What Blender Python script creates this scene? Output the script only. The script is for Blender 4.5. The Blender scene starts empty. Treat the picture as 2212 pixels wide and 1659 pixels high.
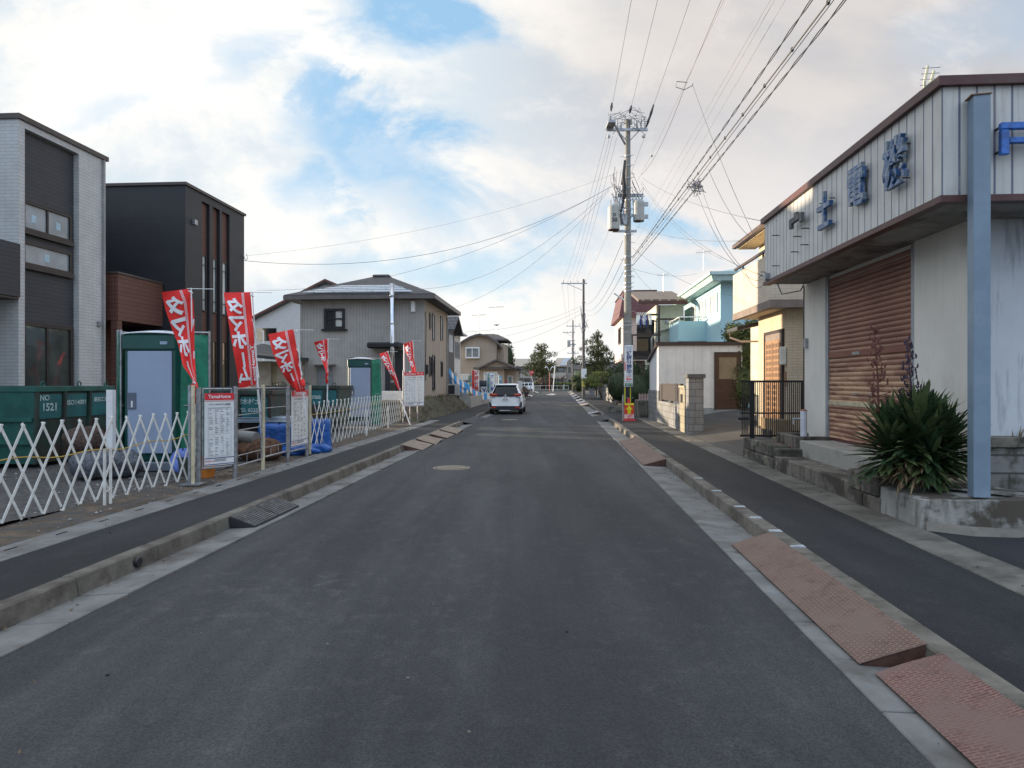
import bpy, bmesh, math, random
from mathutils import Vector, Matrix, Euler
R = math.radians
sc = bpy.context.scene
col = sc.collection
random.seed(7)
# ---------------------------------------------------------------- camera
EYE = 1.6
cd = bpy.data.cameras.new('camera'); cam = bpy.data.objects.new('camera', cd); col.objects.link(cam)
cam.location = (0, 0, EYE); cam.rotation_euler = (R(90), 0, R(-.0))
cd.sensor_width = 36; cd.lens = 36*1430/2212; cd.shift_y = -3.5/2212
cd.clip_start = .05; cd.clip_end = 3000
sc.camera = cam
# ---------------------------------------------------------------- light
SUN_EL, SUN_AZ = R(8), R(-66)          # azimuth from +Y (down the street), negative = left
sd = Vector((math.sin(SUN_AZ)*math.cos(SUN_EL), math.cos(SUN_AZ)*math.cos(SUN_EL), math.sin(SUN_EL)))
sl = bpy.data.lights.new('sun', 'SUN'); sl.energy = 4.6; sl.angle = R(.6); sl.color = (1, .83, .62)
so = bpy.data.objects.new('sun', sl); col.objects.link(so); so.rotation_euler = sd.to_track_quat('Z', 'Y').to_euler()
sc.view_settings.view_transform = 'Standard'; sc.view_settings.look = 'None'
sc.view_settings.exposure = 0.85; sc.view_settings.gamma = 1
wd = bpy.data.worlds.new('World'); sc.world = wd; wd.use_nodes = True

class NT:
    "tiny node helper"
    def __init__(s, nt): s.nt = nt
    def n(s, t, **k):
        x = s.nt.nodes.new(t)
        for a, b in k.items(): setattr(x, a, b)
        return x
    def l(s, a, b): s.nt.links.new(a, b)
    def setv(s, sock, v):
        if hasattr(v, 'is_output'): s.l(v, sock)
        else: sock.default_value = v
    def math(s, op, a, b=0, c=None, clamp=False):
        x = s.n('ShaderNodeMath', operation=op, use_clamp=clamp)
        s.setv(x.inputs[0], a); s.setv(x.inputs[1], b)
        if c is not None: s.setv(x.inputs[2], c)
        return x.outputs[0]
    def rng(s, v, a, b, c=0., d=1., smooth=True):
        x = s.n('ShaderNodeMapRange', interpolation_type='SMOOTHSTEP' if smooth else 'LINEAR')
        s.setv(x.inputs[0], v)
        for i, q in enumerate((a, b, c, d)): x.inputs[i+1].default_value = q
        return x.outputs[0]
    def mix(s, f, a, b, mode='MIX'):
        x = s.n('ShaderNodeMix', data_type='RGBA', blend_type=mode)
        s.setv(x.inputs[0], f)
        for q, i in ((a, 6), (b, 7)):
            if isinstance(q, tuple): q = (*q[:3], 1)
            s.setv(x.inputs[i], q)
        return x.outputs[2]
    def noise(s, vec, scale=5, detail=4, rough=.55, dist=0):
        x = s.n('ShaderNodeTexNoise')
        if vec is not None: s.l(vec, x.inputs['Vector'])
        x.inputs['Scale'].default_value = scale; x.inputs['Detail'].default_value = detail
        x.inputs['Roughness'].default_value = rough; x.inputs['Distortion'].default_value = dist
        return x.outputs['Fac']
    def mapv(s, vec, loc=(0, 0, 0), rot=(0, 0, 0), scale=(1, 1, 1)):
        x = s.n('ShaderNodeMapping'); s.l(vec, x.inputs[0])
        x.inputs[1].default_value = loc; x.inputs[2].default_value = rot; x.inputs[3].default_value = scale
        return x.outputs[0]
    def comb(s, a, b, c=0):
        x = s.n('ShaderNodeCombineXYZ')
        for i, q in enumerate((a, b, c)): s.setv(x.inputs[i], q)
        return x.outputs[0]
    def sep(s, v):
        x = s.n('ShaderNodeSeparateXYZ'); s.l(v, x.inputs[0]); return x.outputs

def sky():
    w = NT(wd.node_tree); wd.node_tree.nodes.clear()
    out = w.n('ShaderNodeOutputWorld'); bg = w.n('ShaderNodeBackground'); w.l(bg.outputs[0], out.inputs[0])
    st = w.n('ShaderNodeTexSky', sky_type='NISHITA'); st.sun_disc = False
    st.sun_elevation = SUN_EL; st.sun_rotation = SUN_AZ; st.air_density = 1.0; st.dust_density = .5; st.ozone_density = 2
    tc = w.n('ShaderNodeTexCoord').outputs['Generated']
    x, y, z = w.sep(tc)
    yy = w.math('MAXIMUM', y, .12)
    u = w.math('DIVIDE', x, yy); v = w.math('DIVIDE', z, yy)
    # clouds lie on a layer: flatten the noise towards the horizon
    n1 = w.noise(w.comb(u, w.math('MULTIPLY', v, 1.5), .3), 3.4, 10, .68, .3)
    n2 = w.noise(w.comb(u, w.math('MULTIPLY', v, 1.8), 4.3), 2.0, 6, .55, .3)
    n3 = w.noise(tc, 2.2, 5, .55, .2)
    du = w.math('ADD', u, w.math('MULTIPLY', w.math('SUBTRACT', n1, .5), .36))
    dv = w.math('ADD', v, w.math('MULTIPLY', w.math('SUBTRACT', n2, .5), .36))
    def blob(px, py, rx, ry, ang, s0=1.3, s1=.35):
        cu, cv = (px-1106)/1430, (826-py)/1430
        a = R(ang); ca, sa = math.cos(a), math.sin(a)
        eu = w.math('SUBTRACT', du, cu); ev = w.math('SUBTRACT', dv, cv)
        p = w.math('ADD', w.math('MULTIPLY', eu, ca*1430/rx), w.math('MULTIPLY', ev, sa*1430/rx))
        q = w.math('ADD', w.math('MULTIPLY', eu, -sa*1430/ry), w.math('MULTIPLY', ev, ca*1430/ry))
        d = w.math('SQRT', w.math('ADD', w.math('MULTIPLY', p, p), w.math('MULTIPLY', q, q)))
        return w.rng(d, s0, s1)
    blobs = [(900, 40, 190, 75, -18, 1.), (715, 210, 80, 150, 14, .85), (850, 350, 260, 105, -30, 1.), (1010, 80, 80, 45, 0, .7), (700, 400, 110, 60, -10, .7),
             (560, 60, 140, 60, 20, .45), (230, 180, 160, 50, 20, .3), (1010, 572, 330, 34, 3, .6), (1455, 500, 150, 55, -8, .95), (1140, 760, 240, 26, 0, .5),
             (770, 480, 60, 24, 0, .5), (640, 300, 70, 30, 0, .3), (2150, 60, 260, 90, 10, .28), (1420, 600, 150, 30, 0, .4)]
    f = None
    for b in blobs:
        g = w.math('MULTIPLY', blob(*b[:5]), b[5])
        f = g if f is None else w.math('MAXIMUM', f, g)
    # edge breakup
    f = w.math('MULTIPLY', f, w.rng(n1, .38, .68, 1.25, .75), clamp=True)
    blue = w.mix(w.rng(v, -.02, .38), (.42, .545, .60), (.235, .40, .57))
    nish = w.n('ShaderNodeVectorMath', operation='SCALE'); w.l(st.outputs[0], nish.inputs[0]); nish.inputs[3].default_value = .1
    blue = w.mix(.25, blue, nish.outputs[0])
    # cloud tone: bright to the left where the sun hides, grey high on the right
    dsun = w.rng(u, .5, -.7)
    grey = w.mix(w.rng(n2, .36, .66), (.30, .305, .33), (.43, .405, .39))
    high = w.rng(v, .12, .50)
    right = w.mix(high, (.53, .51, .50), grey)
    left = w.mix(w.rng(w.math('ADD', w.math('MULTIPLY', n2, .6), w.math('MULTIPLY', n1, .4)), .42, .58), (.41, .46, .50), (.62, .60, .565))
    cl = w.mix(w.rng(u, .28, -.15), right, left)
    lo = w.rng(v, .12, .0)
    cl = w.mix(w.math('MULTIPLY', lo, .6), cl, (.54, .57, .58))
    rims = w.rng(n1, .50, .68)
    cl = w.mix(w.math('MULTIPLY', rims, .35), cl, (.60, .565, .53))
    c = w.mix(f, cl, blue)
    # away from the view (overhead and behind the camera) a plain broken overcast
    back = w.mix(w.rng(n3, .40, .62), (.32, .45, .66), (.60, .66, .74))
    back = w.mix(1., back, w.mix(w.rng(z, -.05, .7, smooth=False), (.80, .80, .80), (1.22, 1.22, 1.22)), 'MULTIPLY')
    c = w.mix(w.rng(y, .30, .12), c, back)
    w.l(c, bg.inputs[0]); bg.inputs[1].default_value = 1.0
sky()

# ---------------------------------------------------------------- frames of reference
F, CX, HY, SL = 1430., 1106., 826., .07
ANG = -math.atan(SL)
def P(px, py, Y): return Vector(((px-CX)/F*Y, Y, EYE-(py-HY)/F*Y))
def G(px, py, z=0.):
    Y = F*(EYE-z)/(py-HY); return P(px, py, Y)
def S(s, Y, z=0.): return Vector((s+SL*Y, Y, z))     # street frame: s metres right of the axis

# ---------------------------------------------------------------- materials
MATS = {}
def _base(name):
    m = bpy.data.materials.new(name); m.use_nodes = True; nt = m.node_tree; nt.nodes.clear()
    w = NT(nt); o = w.n('ShaderNodeOutputMaterial'); b = w.n('ShaderNodeBsdfPrincipled'); w.l(b.outputs[0], o.inputs[0])
    MATS[name] = m
    return m, w, b
def _bump(w, b, h, s, d=.01):
    x = w.n('ShaderNodeBump'); x.inputs['Strength'].default_value = s; x.inputs['Distance'].default_value = d
    w.l(h, x.inputs['Height']); w.l(x.outputs[0], b.inputs['Normal'])
def M(name, c, rough=.6, metal=0., var=.14, scale=4., bump=0., bscale=60., bd=.01, streak=None, spec=.5, grime=None, coat=0):
    "plain surface with value variation; streak=(colour, amount) vertical runs; grime=(colour, scale, lo, hi)"
    if name in MATS: return MATS[name]
    m, w, b = _base(name)
    oc = w.n('ShaderNodeTexCoord').outputs['Object']
    n = w.noise(oc, scale, 6, .6)
    lo = tuple(max(0, v*(1-var)) for v in c); hi = tuple(min(1, v*(1+var)) for v in c)
    cc = w.mix(w.rng(n, .3, .7), lo, hi)
    if grime:
        g = w.noise(oc, grime[1], 6, .65)
        cc = w.mix(w.rng(g, grime[2], grime[3]), cc, grime[0])
    if streak:
        g = w.noise(w.mapv(oc, scale=(7, 7, .7)), 1.6, 5, .6)
        cc = w.mix(w.math('MULTIPLY', w.rng(g, .5, .72), streak[1]), cc, streak[0])
    w.l(cc, b.inputs['Base Color'])
    b.inputs['Roughness'].default_value = rough; b.inputs['Metallic'].default_value = metal
    b.inputs['Specular IOR Level'].default_value = spec; b.inputs['Coat Weight'].default_value = coat
    if bump: _bump(w, b, w.noise(oc, bscale, 4, .6), bump, bd)
    return m
def BR(name, c1, c2, mortar, bw, rh, ms=.01, off=.5, rough=.7, bump=.4, horiz=False, streak=None, metal=0., grime=None, bd=.01):
    "courses, boards or sheet seams: brick texture on walls (u = x+y, v = z) or on the ground (horiz)"
    m, w, b = _base(name)
    oc = w.n('ShaderNodeTexCoord').outputs['Object']
    x, y, z = w.sep(oc)
    v = oc if horiz else w.comb(w.math('ADD', x, y), z, 0)
    t = w.n('ShaderNodeTexBrick', offset=off, squash=1.0); w.l(v, t.inputs['Vector'])
    for k, q in (('Color1', (*c1, 1)), ('Color2', (*c2, 1)), ('Mortar', (*mortar, 1)), ('Scale', 1.), ('Mortar Size', ms), ('Mortar Smooth', .1),
                 ('Bias', 0.), ('Brick Width', bw), ('Row Height', rh)): t.inputs[k].default_value = q
    n = w.noise(oc, 2.3, 6, .6)
    cc = w.mix(1., t.outputs[0], w.mix(w.rng(n, .3, .7), (.90, .90, .90), (1.05, 1.05, 1.05)), 'MULTIPLY')
    if streak:
        g = w.noise(w.mapv(oc, scale=(7, 7, .5)), 1.6, 5, .65)
        cc = w.mix(w.math('MULTIPLY', w.rng(g, .48, .72), streak[1]), cc, streak[0])
    if grime:
        g = w.noise(oc, grime[1], 6, .65)
        cc = w.mix(w.rng(g, grime[2], grime[3]), cc, grime[0])
    w.l(cc, b.inputs['Base Color']); b.inputs['Roughness'].default_value = rough; b.inputs['Metallic'].default_value = metal
    _bump(w, b, w.math('SUBTRACT', 1., t.outputs['Fac']), bump, bd)
    return m
def asphalt(name, lo, hi, worn, seam=False):
    m, w, b = _base(name)
    oc = w.n('ShaderNodeTexCoord').outputs['Object']
    big = w.noise(w.mapv(oc, scale=(1, .28, 1)), .75, 6, .62, .4); fine = w.noise(oc, 85, 3, .8); mid = w.noise(oc, 5, 6, .7)
    c = w.mix(w.rng(big, .34, .66), lo, hi)
    c = w.mix(w.math('MULTIPLY', w.rng(mid, .50, .74), .55), c, worn)
    bands = w.noise(w.mapv(oc, rot=(0, 0, math.atan(.07)), scale=(1.9, .045, 1)), 1.0, 5, .55)
    c = w.mix(1., c, w.mix(w.rng(bands, .34, .66), (.80, .80, .82), (1.16, 1.15, 1.12)), 'MULTIPLY')
    cr = w.n('ShaderNodeTexVoronoi', feature='DISTANCE_TO_EDGE'); w.l(w.mapv(oc, scale=(.5, .22, 1)), cr.inputs['Vector']); cr.inputs['Scale'].default_value = .8
    wob = w.math('ADD', cr.outputs['Distance'], w.math('MULTIPLY', w.math('SUBTRACT', mid, .5), .03))
    c = w.mix(w.math('MULTIPLY', w.rng(wob, .006, .001), w.rng(big, .52, .60, 0, .55)), c, (.02, .02, .02))
    if seam:   # the second paver pass, a little darker, right of a wandering joint
        x, y, z = w.sep(oc)
        e = w.math('SUBTRACT', x, w.math('ADD', -.62, w.math('MULTIPLY', y, .115)))
        e = w.math('ADD', e, w.math('MULTIPLY', w.math('SUBTRACT', mid, .5), .35))
        c = w.mix(w.math('MULTIPLY', w.math('MULTIPLY', w.rng(e, -.1, .12), w.rng(e, 1.5, .5)), .35), c, tuple(v*.72 for v in lo))
        # pale scuffs near the left gutter
        sx = w.rng(w.math('ABSOLUTE', w.math('SUBTRACT', x, -1.75)), 1.1, .1); sy = w.rng(w.math('ABSOLUTE', w.math('SUBTRACT', y, 4.9)), 1.0, .1)
        c = w.mix(w.math('MULTIPLY', w.math('MULTIPLY', sx, sy), w.rng(mid, .46, .68, 0, .34)), c, (.14, .135, .125))
    g = w.mix(w.rng(fine, .30, .72), (.58, .58, .58), (1.44, 1.44, 1.44))
    c = w.mix(1., c, g, 'MULTIPLY')
    w.l(c, b.inputs['Base Color']); b.inputs['Roughness'].default_value = .78; b.inputs['Specular IOR Level'].default_value = .35
    _bump(w, b, fine, .45, .005)
    return m
def glass(name, c=(.03, .035, .04), rough=.06, var=.2, spec=.8):
    m, w, b = _base(name)
    oc = w.n('ShaderNodeTexCoord').outputs['Object']
    w.l(w.mix(w.rng(w.noise(oc, 1.5, 3), .35, .65), tuple(v*(1-var) for v in c), tuple(v*(1+var) for v in c)), b.inputs['Base Color'])
    b.inputs['Roughness'].default_value = rough; b.inputs['Specular IOR Level'].default_value = spec
    _bump(w, b, w.noise(oc, 1.2, 2), .05, .05)
    return m
def leafmat(name, c1, c2, sub=.15):
    m, w, b = _base(name)
    oc = w.n('ShaderNodeTexCoord').outputs['Object']
    n = w.noise(oc, 1.7, 3); n2 = w.noise(oc, 30, 2)
    c = w.mix(w.rng(n, .35, .65), c1, c2); c = w.mix(w.math('MULTIPLY', w.rng(n2, .5, .7), .5), c, tuple(v*1.6 for v in c2))
    w.l(c, b.inputs['Base Color']); b.inputs['Roughness'].default_value = .6; b.inputs['Specular IOR Level'].default_value = .25
    return m
def solid(name, c, **k): return M(name, c, **{**dict(var=.05), **k})

# ---------------------------------------------------------------- mesh builder
class MB:
    def __init__(s): s.v = []; s.f = []
    def add(s, vs, fs):
        k = len(s.v); s.v += [tuple(v) for v in vs]; s.f += [tuple(i+k for i in f) for f in fs]; return s
    def box(s, x0, y0, z0, x1, y1, z1, M=None):
        x0, x1 = sorted((x0, x1)); y0, y1 = sorted((y0, y1)); z0, z1 = sorted((z0, z1))
        vs = [Vector(p) for p in ((x0,y0,z0),(x1,y0,z0),(x1,y1,z0),(x0,y1,z0),(x0,y0,z1),(x1,y0,z1),(x1,y1,z1),(x0,y1,z1))]
        if M is not None: vs = [M @ v for v in vs]
        return s.add(vs, [(0,3,2,1),(4,5,6,7),(0,1,5,4),(1,2,6,5),(2,3,7,6),(3,0,4,7)])
    def hexa(s, b, t):   # bottom 4 and top 4 corners, counter-clockwise
        return s.add(list(b)+list(t), [(0,3,2,1),(4,5,6,7),(0,1,5,4),(1,2,6,5),(2,3,7,6),(3,0,4,7)])
    def prism(s, poly, a, b, axis='z'):
        n = len(poly)
        def mp(p, h):
            return {'z': (p[0], p[1], h), 'y': (p[0], h, p[1]), 'x': (h, p[0], p[1])}[axis]
        return s.add([mp(p, a) for p in poly]+[mp(p, b) for p in poly],
                     [tuple(range(n))[::-1], tuple(range(n, 2*n))]+[(i, (i+1) % n, n+(i+1) % n, n+i) for i in range(n)])
    def tube(s, p, q, r, r2=None, n=8, cap=True):
        p = Vector(p); q = Vector(q); r2 = r if r2 is None else r2
        d = q-p
        if d.length < 1e-6: return s
        m = d.to_track_quat('Z', 'Y').to_matrix()
        vs = [p+m @ Vector((r*math.cos(i*2*math.pi/n), r*math.sin(i*2*math.pi/n), 0)) for i in range(n)]
        vs += [q+m @ Vector((r2*math.cos(i*2*math.pi/n), r2*math.sin(i*2*math.pi/n), 0)) for i in range(n)]
        fs = [(i, (i+1) % n, n+(i+1) % n, n+i) for i in range(n)]
        if cap: fs += [tuple(range(n))[::-1], tuple(range(n, 2*n))]
        return s.add(vs, fs)
    def path(s, pts, r, n=6):
        pts = [Vector(p) for p in pts]; N = len(pts)
        rs = r if isinstance(r, (list, tuple)) else [r]*N
        vs = []
        for k, p in enumerate(pts):
            d = (pts[min(k+1, N-1)]-pts[max(k-1, 0)])
            m = d.to_track_quat('Z', 'Y').to_matrix()
            vs += [p+m @ Vector((rs[k]*math.cos(i*2*math.pi/n), rs[k]*math.sin(i*2*math.pi/n), 0)) for i in range(n)]
        fs = [(k*n+i, k*n+(i+1) % n, (k+1)*n+(i+1) % n, (k+1)*n+i) for k in range(N-1) for i in range(n)]
        fs += [tuple(range(n))[::-1], tuple(range((N-1)*n, N*n))]
        return s.add(vs, fs)
    def lathe(s, prof, n=16, c=(0, 0, 0)):
        c = Vector(c); vs = []
        for r, z in prof: vs += [c+Vector((r*math.cos(i*2*math.pi/n), r*math.sin(i*2*math.pi/n), z)) for i in range(n)]
        k = len(prof)
        fs = [(a*n+i, a*n+(i+1) % n, (a+1)*n+(i+1) % n, (a+1)*n+i) for a in range(k-1) for i in range(n)]
        fs += [tuple(range(n))[::-1], tuple(range((k-1)*n, k*n))]
        return s.add(vs, fs)
    def grid(s, fn, nu, nv):
        vs = [fn(i/nu, j/nv) for j in range(nv+1) for i in range(nu+1)]
        return s.add(vs, [(j*(nu+1)+i, j*(nu+1)+i+1, (j+1)*(nu+1)+i+1, (j+1)*(nu+1)+i) for j in range(nv) for i in range(nu)])
    def text(s, body, fn, size=1., bold=0., mirror=False, sub=0, align='CENTER'):
        vs, fs = glyphs(body, bold, sub, align)
        k = -1 if mirror else 1
        return s.add([fn(k*x*size, y*size) for x, y in vs], fs)
    def build(s, name, mat, parent=None, bevel=0, smooth=False, solid=0, seg=1):
        me = bpy.data.meshes.new(name); me.from_pydata(s.v, [], s.f); me.update()
        o = bpy.data.objects.new(name, me); col.objects.link(o)
        if mat: me.materials.append(mat)
        if parent: o.parent = parent
        if smooth:
            for p in me.polygons: p.use_smooth = True
        if solid: m = o.modifiers.new('s', 'SOLIDIFY'); m.thickness = solid; m.offset = 0
        if bevel: m = o.modifiers.new('b', 'BEVEL'); m.width = bevel; m.segments = seg; m.limit_method = 'ANGLE'; m.angle_limit = R(40)
        return o
_G = {}
def glyphs(body, bold, sub, align):
    k = (body, bold, sub, align)
    if k not in _G:
        c = bpy.data.curves.new('t', 'FONT'); c.body = body; c.offset = bold; c.align_x = align; c.align_y = 'CENTER'; c.resolution_u = 3
        o = bpy.data.objects.new('t', c); col.objects.link(o)
        dg = bpy.context.evaluated_depsgraph_get(); me = bpy.data.meshes.new_from_object(o.evaluated_get(dg))
        bm = bmesh.new(); bm.from_mesh(me)
        for _ in range(sub):
            long = [e for e in bm.edges if e.calc_length() > .18]
            if long: bmesh.ops.subdivide_edges(bm, edges=long, cuts=1); bmesh.ops.triangulate(bm, faces=bm.faces[:])
        bm.verts.ensure_lookup_table()
        _G[k] = ([(v.co.x, v.co.y) for v in bm.verts], [tuple(v.index for v in f.verts) for f in bm.faces])
        bm.free(); bpy.data.objects.remove(o); bpy.data.curves.remove(c); bpy.data.meshes.remove(me)
    return _G[k]
# ---------------------------------------------------------------- naming
def tag(o, label=None, cat=None, group=None, kind=None):
    if label: o['label'] = label
    if cat: o['category'] = cat
    if group: o['group'] = group
    if kind: o['kind'] = kind
    return o
def thing(name, label, cat, loc=(0, 0, 0), rz=0., group=None):
    o = bpy.data.objects.new(name, None); col.objects.link(o); o.location = loc; o.rotation_euler = (0, 0, rz); o.empty_display_size = .2
    return tag(o, label, cat, group)
def struct(name, mb, mat, **k): return tag(mb.build(name, mat, **k), kind='structure')
def copy_tree(o, parent=None):
    c = o.copy(); col.objects.link(c); c.parent = parent
    for ch in list(o.children): copy_tree(ch, c)
    return c
def lerp(a, b, t): return a+(b-a)*t
def poly_at(pts, t):
    n = len(pts)-1; k = min(int(t*n), n-1); f = t*n-k
    return tuple(lerp(a, b, f) for a, b in zip(pts[k], pts[k+1]))
# ================================================================ shared materials
m_asph = asphalt('asphalt_road', (.034, .0345, .036), (.060, .060, .061), (.092, .089, .083), seam=True)
m_asph2 = asphalt('asphalt_pavement', (.018, .0182, .0195), (.030, .0305, .032), (.046, .045, .042))
m_conc = M('concrete_gutter', (.19, .185, .172), .85, var=.22, scale=2.5, bump=.35, bscale=70, grime=((.105, .092, .078), 1.7, .46, .70))
m_kerb = M('concrete_kerb', (.175, .155, .125), .9, var=.2, scale=3, bump=.5, bscale=45, grime=((.085, .070, .055), 2.4, .40, .66))
m_conc_old = M('mossy_concrete', (.20, .18, .145), .9, var=.3, scale=2, bump=.6, bscale=25, grime=((.055, .047, .036), 1.9, .43, .60), streak=((.05, .043, .032), .85))
m_dirt = M('brown_soil', (.135, .098, .066), .95, var=.4, scale=2.5, bump=.9, bscale=18, bd=.05, grime=((.09, .085, .08), 6, .45, .6))
m_gravel = M('grey_gravel', (.105, .098, .09), .95, var=.5, scale=14, bump=1, bscale=22, bd=.05)
m_grass = M('dry_ground', (.11, .10, .06), .95, var=.4, scale=.3, bump=.5, bscale=4)
m_galv = M('galvanised_pipe', (.36, .37, .38), .42, .75, var=.25, scale=12, grime=((.22, .14, .09), 9, .62, .75))
m_white = M('white_paint', (.78, .78, .76), .4, var=.06, scale=9)
m_offwhite = M('aged_white_paint', (.72, .71, .66), .45, var=.12, scale=8, grime=((.45, .40, .30), 7, .60, .75))
m_black = M('black_metal', (.018, .018, .02), .4, var=.2)
m_dkbrown = M('dark_brown_metal', (.05, .032, .025), .45, var=.2)
m_steel = M('stainless_steel', (.62, .63, .65), .22, 1., var=.1)
m_glass = glass('window_glass'); m_glass2 = glass('pale_window_glass', (.16, .18, .19), .08)
m_curtain = M('net_curtain', (.55, .55, .52), .9, var=.15, scale=8)
m_red = M('red_cloth', (.82, .032, .026), .75, var=.1, scale=5)
m_wht_txt = solid('white_print', (.80, .80, .80), rough=.6)
m_blk_txt = solid('black_print', (.035, .035, .045), rough=.6)
m_gry_txt = solid('grey_print', (.25, .25, .27), rough=.6)
m_navy = solid('navy_print', (.02, .04, .20), rough=.5)
m_redp = solid('red_print', (.68, .03, .04), rough=.5)
m_rubber = M('black_rubber', (.022, .022, .023), .8, var=.2)
m_wire = solid('black_cable', (.03, .03, .035), rough=.6)
m_wire2 = solid('grey_cable', (.16, .16, .17), rough=.6)
m_rope = solid('yellow_rope', (.50, .33, .06), rough=.9)

# ================================================================ ground and road
def strip(name, s0, s1, y0, y1, z, mat, z1=None, step=1.5, jitter=0., seed=1):
    rnd = random.Random(seed)
    mb = MB(); n = max(1, int((y1-y0)/step)); z1 = z if z1 is None else z1
    vs = []
    for k in range(n+1):
        y = lerp(y0, y1, k/n)
        a = s0+rnd.uniform(-jitter, jitter); b = s1+rnd.uniform(-jitter, jitter)
        vs += [S(a, y, z), S(b, y, z1)]
    mb.add(vs, [(2*k, 2*k+1, 2*k+3, 2*k+2) for k in range(n)])
    return struct(name, mb, mat)
struct('ground', MB().add([(-900, -300, -.06), (900, -300, -.06), (900, 1500, -.06), (-900, 1500, -.06)], [(0, 1, 2, 3)]), m_grass)
strip('road', -3.21, 1.62, -8, 118.5, .004, m_asph, step=.35, jitter=.018)
strip('driveway_apron', -3.77, -3.19, 25.2, 29.4, .118, m_asph, z1=.002)
strip('driveway_apron', 1.60, 2.22, 27.0, 31.0, .002, m_asph, z1=.118)
struct('cross_road', MB().add([(-140, 118.5, -.01), (150, 118.5, -.01), (150, 127, -.01), (-140, 127, -.01)], [(0, 1, 2, 3)]), m_asph2)
mb = MB()
for p in ((1191, 853), (1196, 852), (1186, 852.5), (1192, 850.5)):
    c = G(px=p[0], py=p[1]); mb.box(c.x-.3, c.y-1.2, .006, c.x+.3, c.y+1.2, .010)
struct('road_marking', mb, m_white)
def kerbline(side, runs, seed):
    "gutter slabs and kerb stones, 0.6 m apiece with open joints"
    rnd = random.Random(seed); g = MB(); k = MB()
    for y0, y1 in runs:
        y = y0
        while y < y1-.1:
            e = min(y+.6, y1) if y < 45 else min(y+3, y1)
            jo = .006 if y < 45 else .004
            a, b = (1.56, 2.05) if side > 0 else (-3.24, -3.62)
            z = rnd.uniform(-.002, .003)
            lo, hi = min(a, b), max(a, b)
            za, zb = (.012, -.012) if side > 0 else (-.012, .012)
            g.hexa([S(lo, y+jo, -.1), S(hi, y+jo, -.1), S(hi, e-jo, -.1), S(lo, e-jo, -.1)],
                   [S(lo, y+jo, za+z), S(hi, y+jo, zb+z), S(hi, e-jo, zb+z), S(lo, e-jo, za+z)])
            y = e
        y = y0; st = 0
        while y < y1-.1:
            L = 1.0
            e = min(y+L, y1) if y < 45 else min(y+4, y1)
            jo = .005
            f0, f1, b1 = (2.035, 2.06, 2.215) if side > 0 else (-3.605, -3.635, -3.765)
            zt = .132+rnd.uniform(-.004, .004)
            zs = zt*(.35 if (y == y0 and y0 > 20) else 1)
            A = [S(f0, y+jo, -.08), S(b1, y+jo, -.08), S(b1, e-jo, -.08), S(f0, e-jo, -.08)]
            T = [S(f1, y+jo, zs), S(b1, y+jo, zs), S(b1, e-jo, zt), S(f1, e-jo, zt)]
            if side < 0: A = [A[1], A[0], A[3], A[2]]; T = [T[1], T[0], T[3], T[2]]
            k.hexa(A, T)
            y = e
    return g, k
g, k = kerbline(1, [(-4, 27.0), (31.0, 118)], 3); struct('gutter', g, m_conc, bevel=.006); struct('kerb', k, m_kerb, bevel=.012)
g, k = kerbline(-1, [(-4, 25.2), (29.4, 118)], 4); struct('gutter', g, m_conc, bevel=.006); struct('kerb', k, m_kerb, bevel=.012)
# the mortar under the joints
for a, b in ((1.575, 2.2), (-3.75, -3.25)): strip('gutter_bed', a, b, -4, 26.5 if a > 0 else 25, -.035, m_conc_old)
strip('pavement', 2.205, 3.22, -6, 27.0, .122, m_asph2); strip('pavement', 2.205, 3.9, 27.0, 118, .122, m_asph2)
strip('pavement', -4.60, -3.755, -6, 25.0, .122, m_asph2); strip('pavement', -5.3, -3.755, 25.0, 118, .122, m_asph2)
def covers(s0, s1, y0, y1, z, L, seed):
    mb = MB(); rnd = random.Random(seed); y = y0
    while y < y1:
        dz = rnd.uniform(-.004, .004)
        mb.hexa([S(s0, y+.006, 0), S(s1, y+.006, 0), S(s1, y+L-.006, 0), S(s0, y+L-.006, 0)],
                [S(s0, y+.006, z+dz), S(s1, y+.006, z+dz), S(s1, y+L-.006, z+dz), S(s0, y+L-.006, z+dz)])
        y += L
    return mb
struct('drain_cover_row', covers(3.225, 3.66, -4, 27, .128, .6, 1), M('worn_brown_concrete', (.155, .142, .12), .9, var=.25, scale=2.5, bump=.4, bscale=60, grime=((.085, .075, .06), 1.8, .44, .68)), bevel=.008)
struct('drain_cover_row', covers(-5.0, -4.605, -4, 25, .124, 1.2, 2), m_conc, bevel=.006)
# rectangular lifting slots in the left covers
mb = MB(); y = 5.2
while y < 24:
    for s in (-4.86,):
        mb.hexa([S(s, y, .1), S(s+.016, y, .1), S(s+.016, y+.13, .1), S(s, y+.13, .1)], [S(s, y, .1305), S(s+.016, y, .1305), S(s+.016, y+.13, .1305), S(s, y+.13, .1305)])
    y += .6
struct('cover_slot', mb, m_black)
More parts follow.
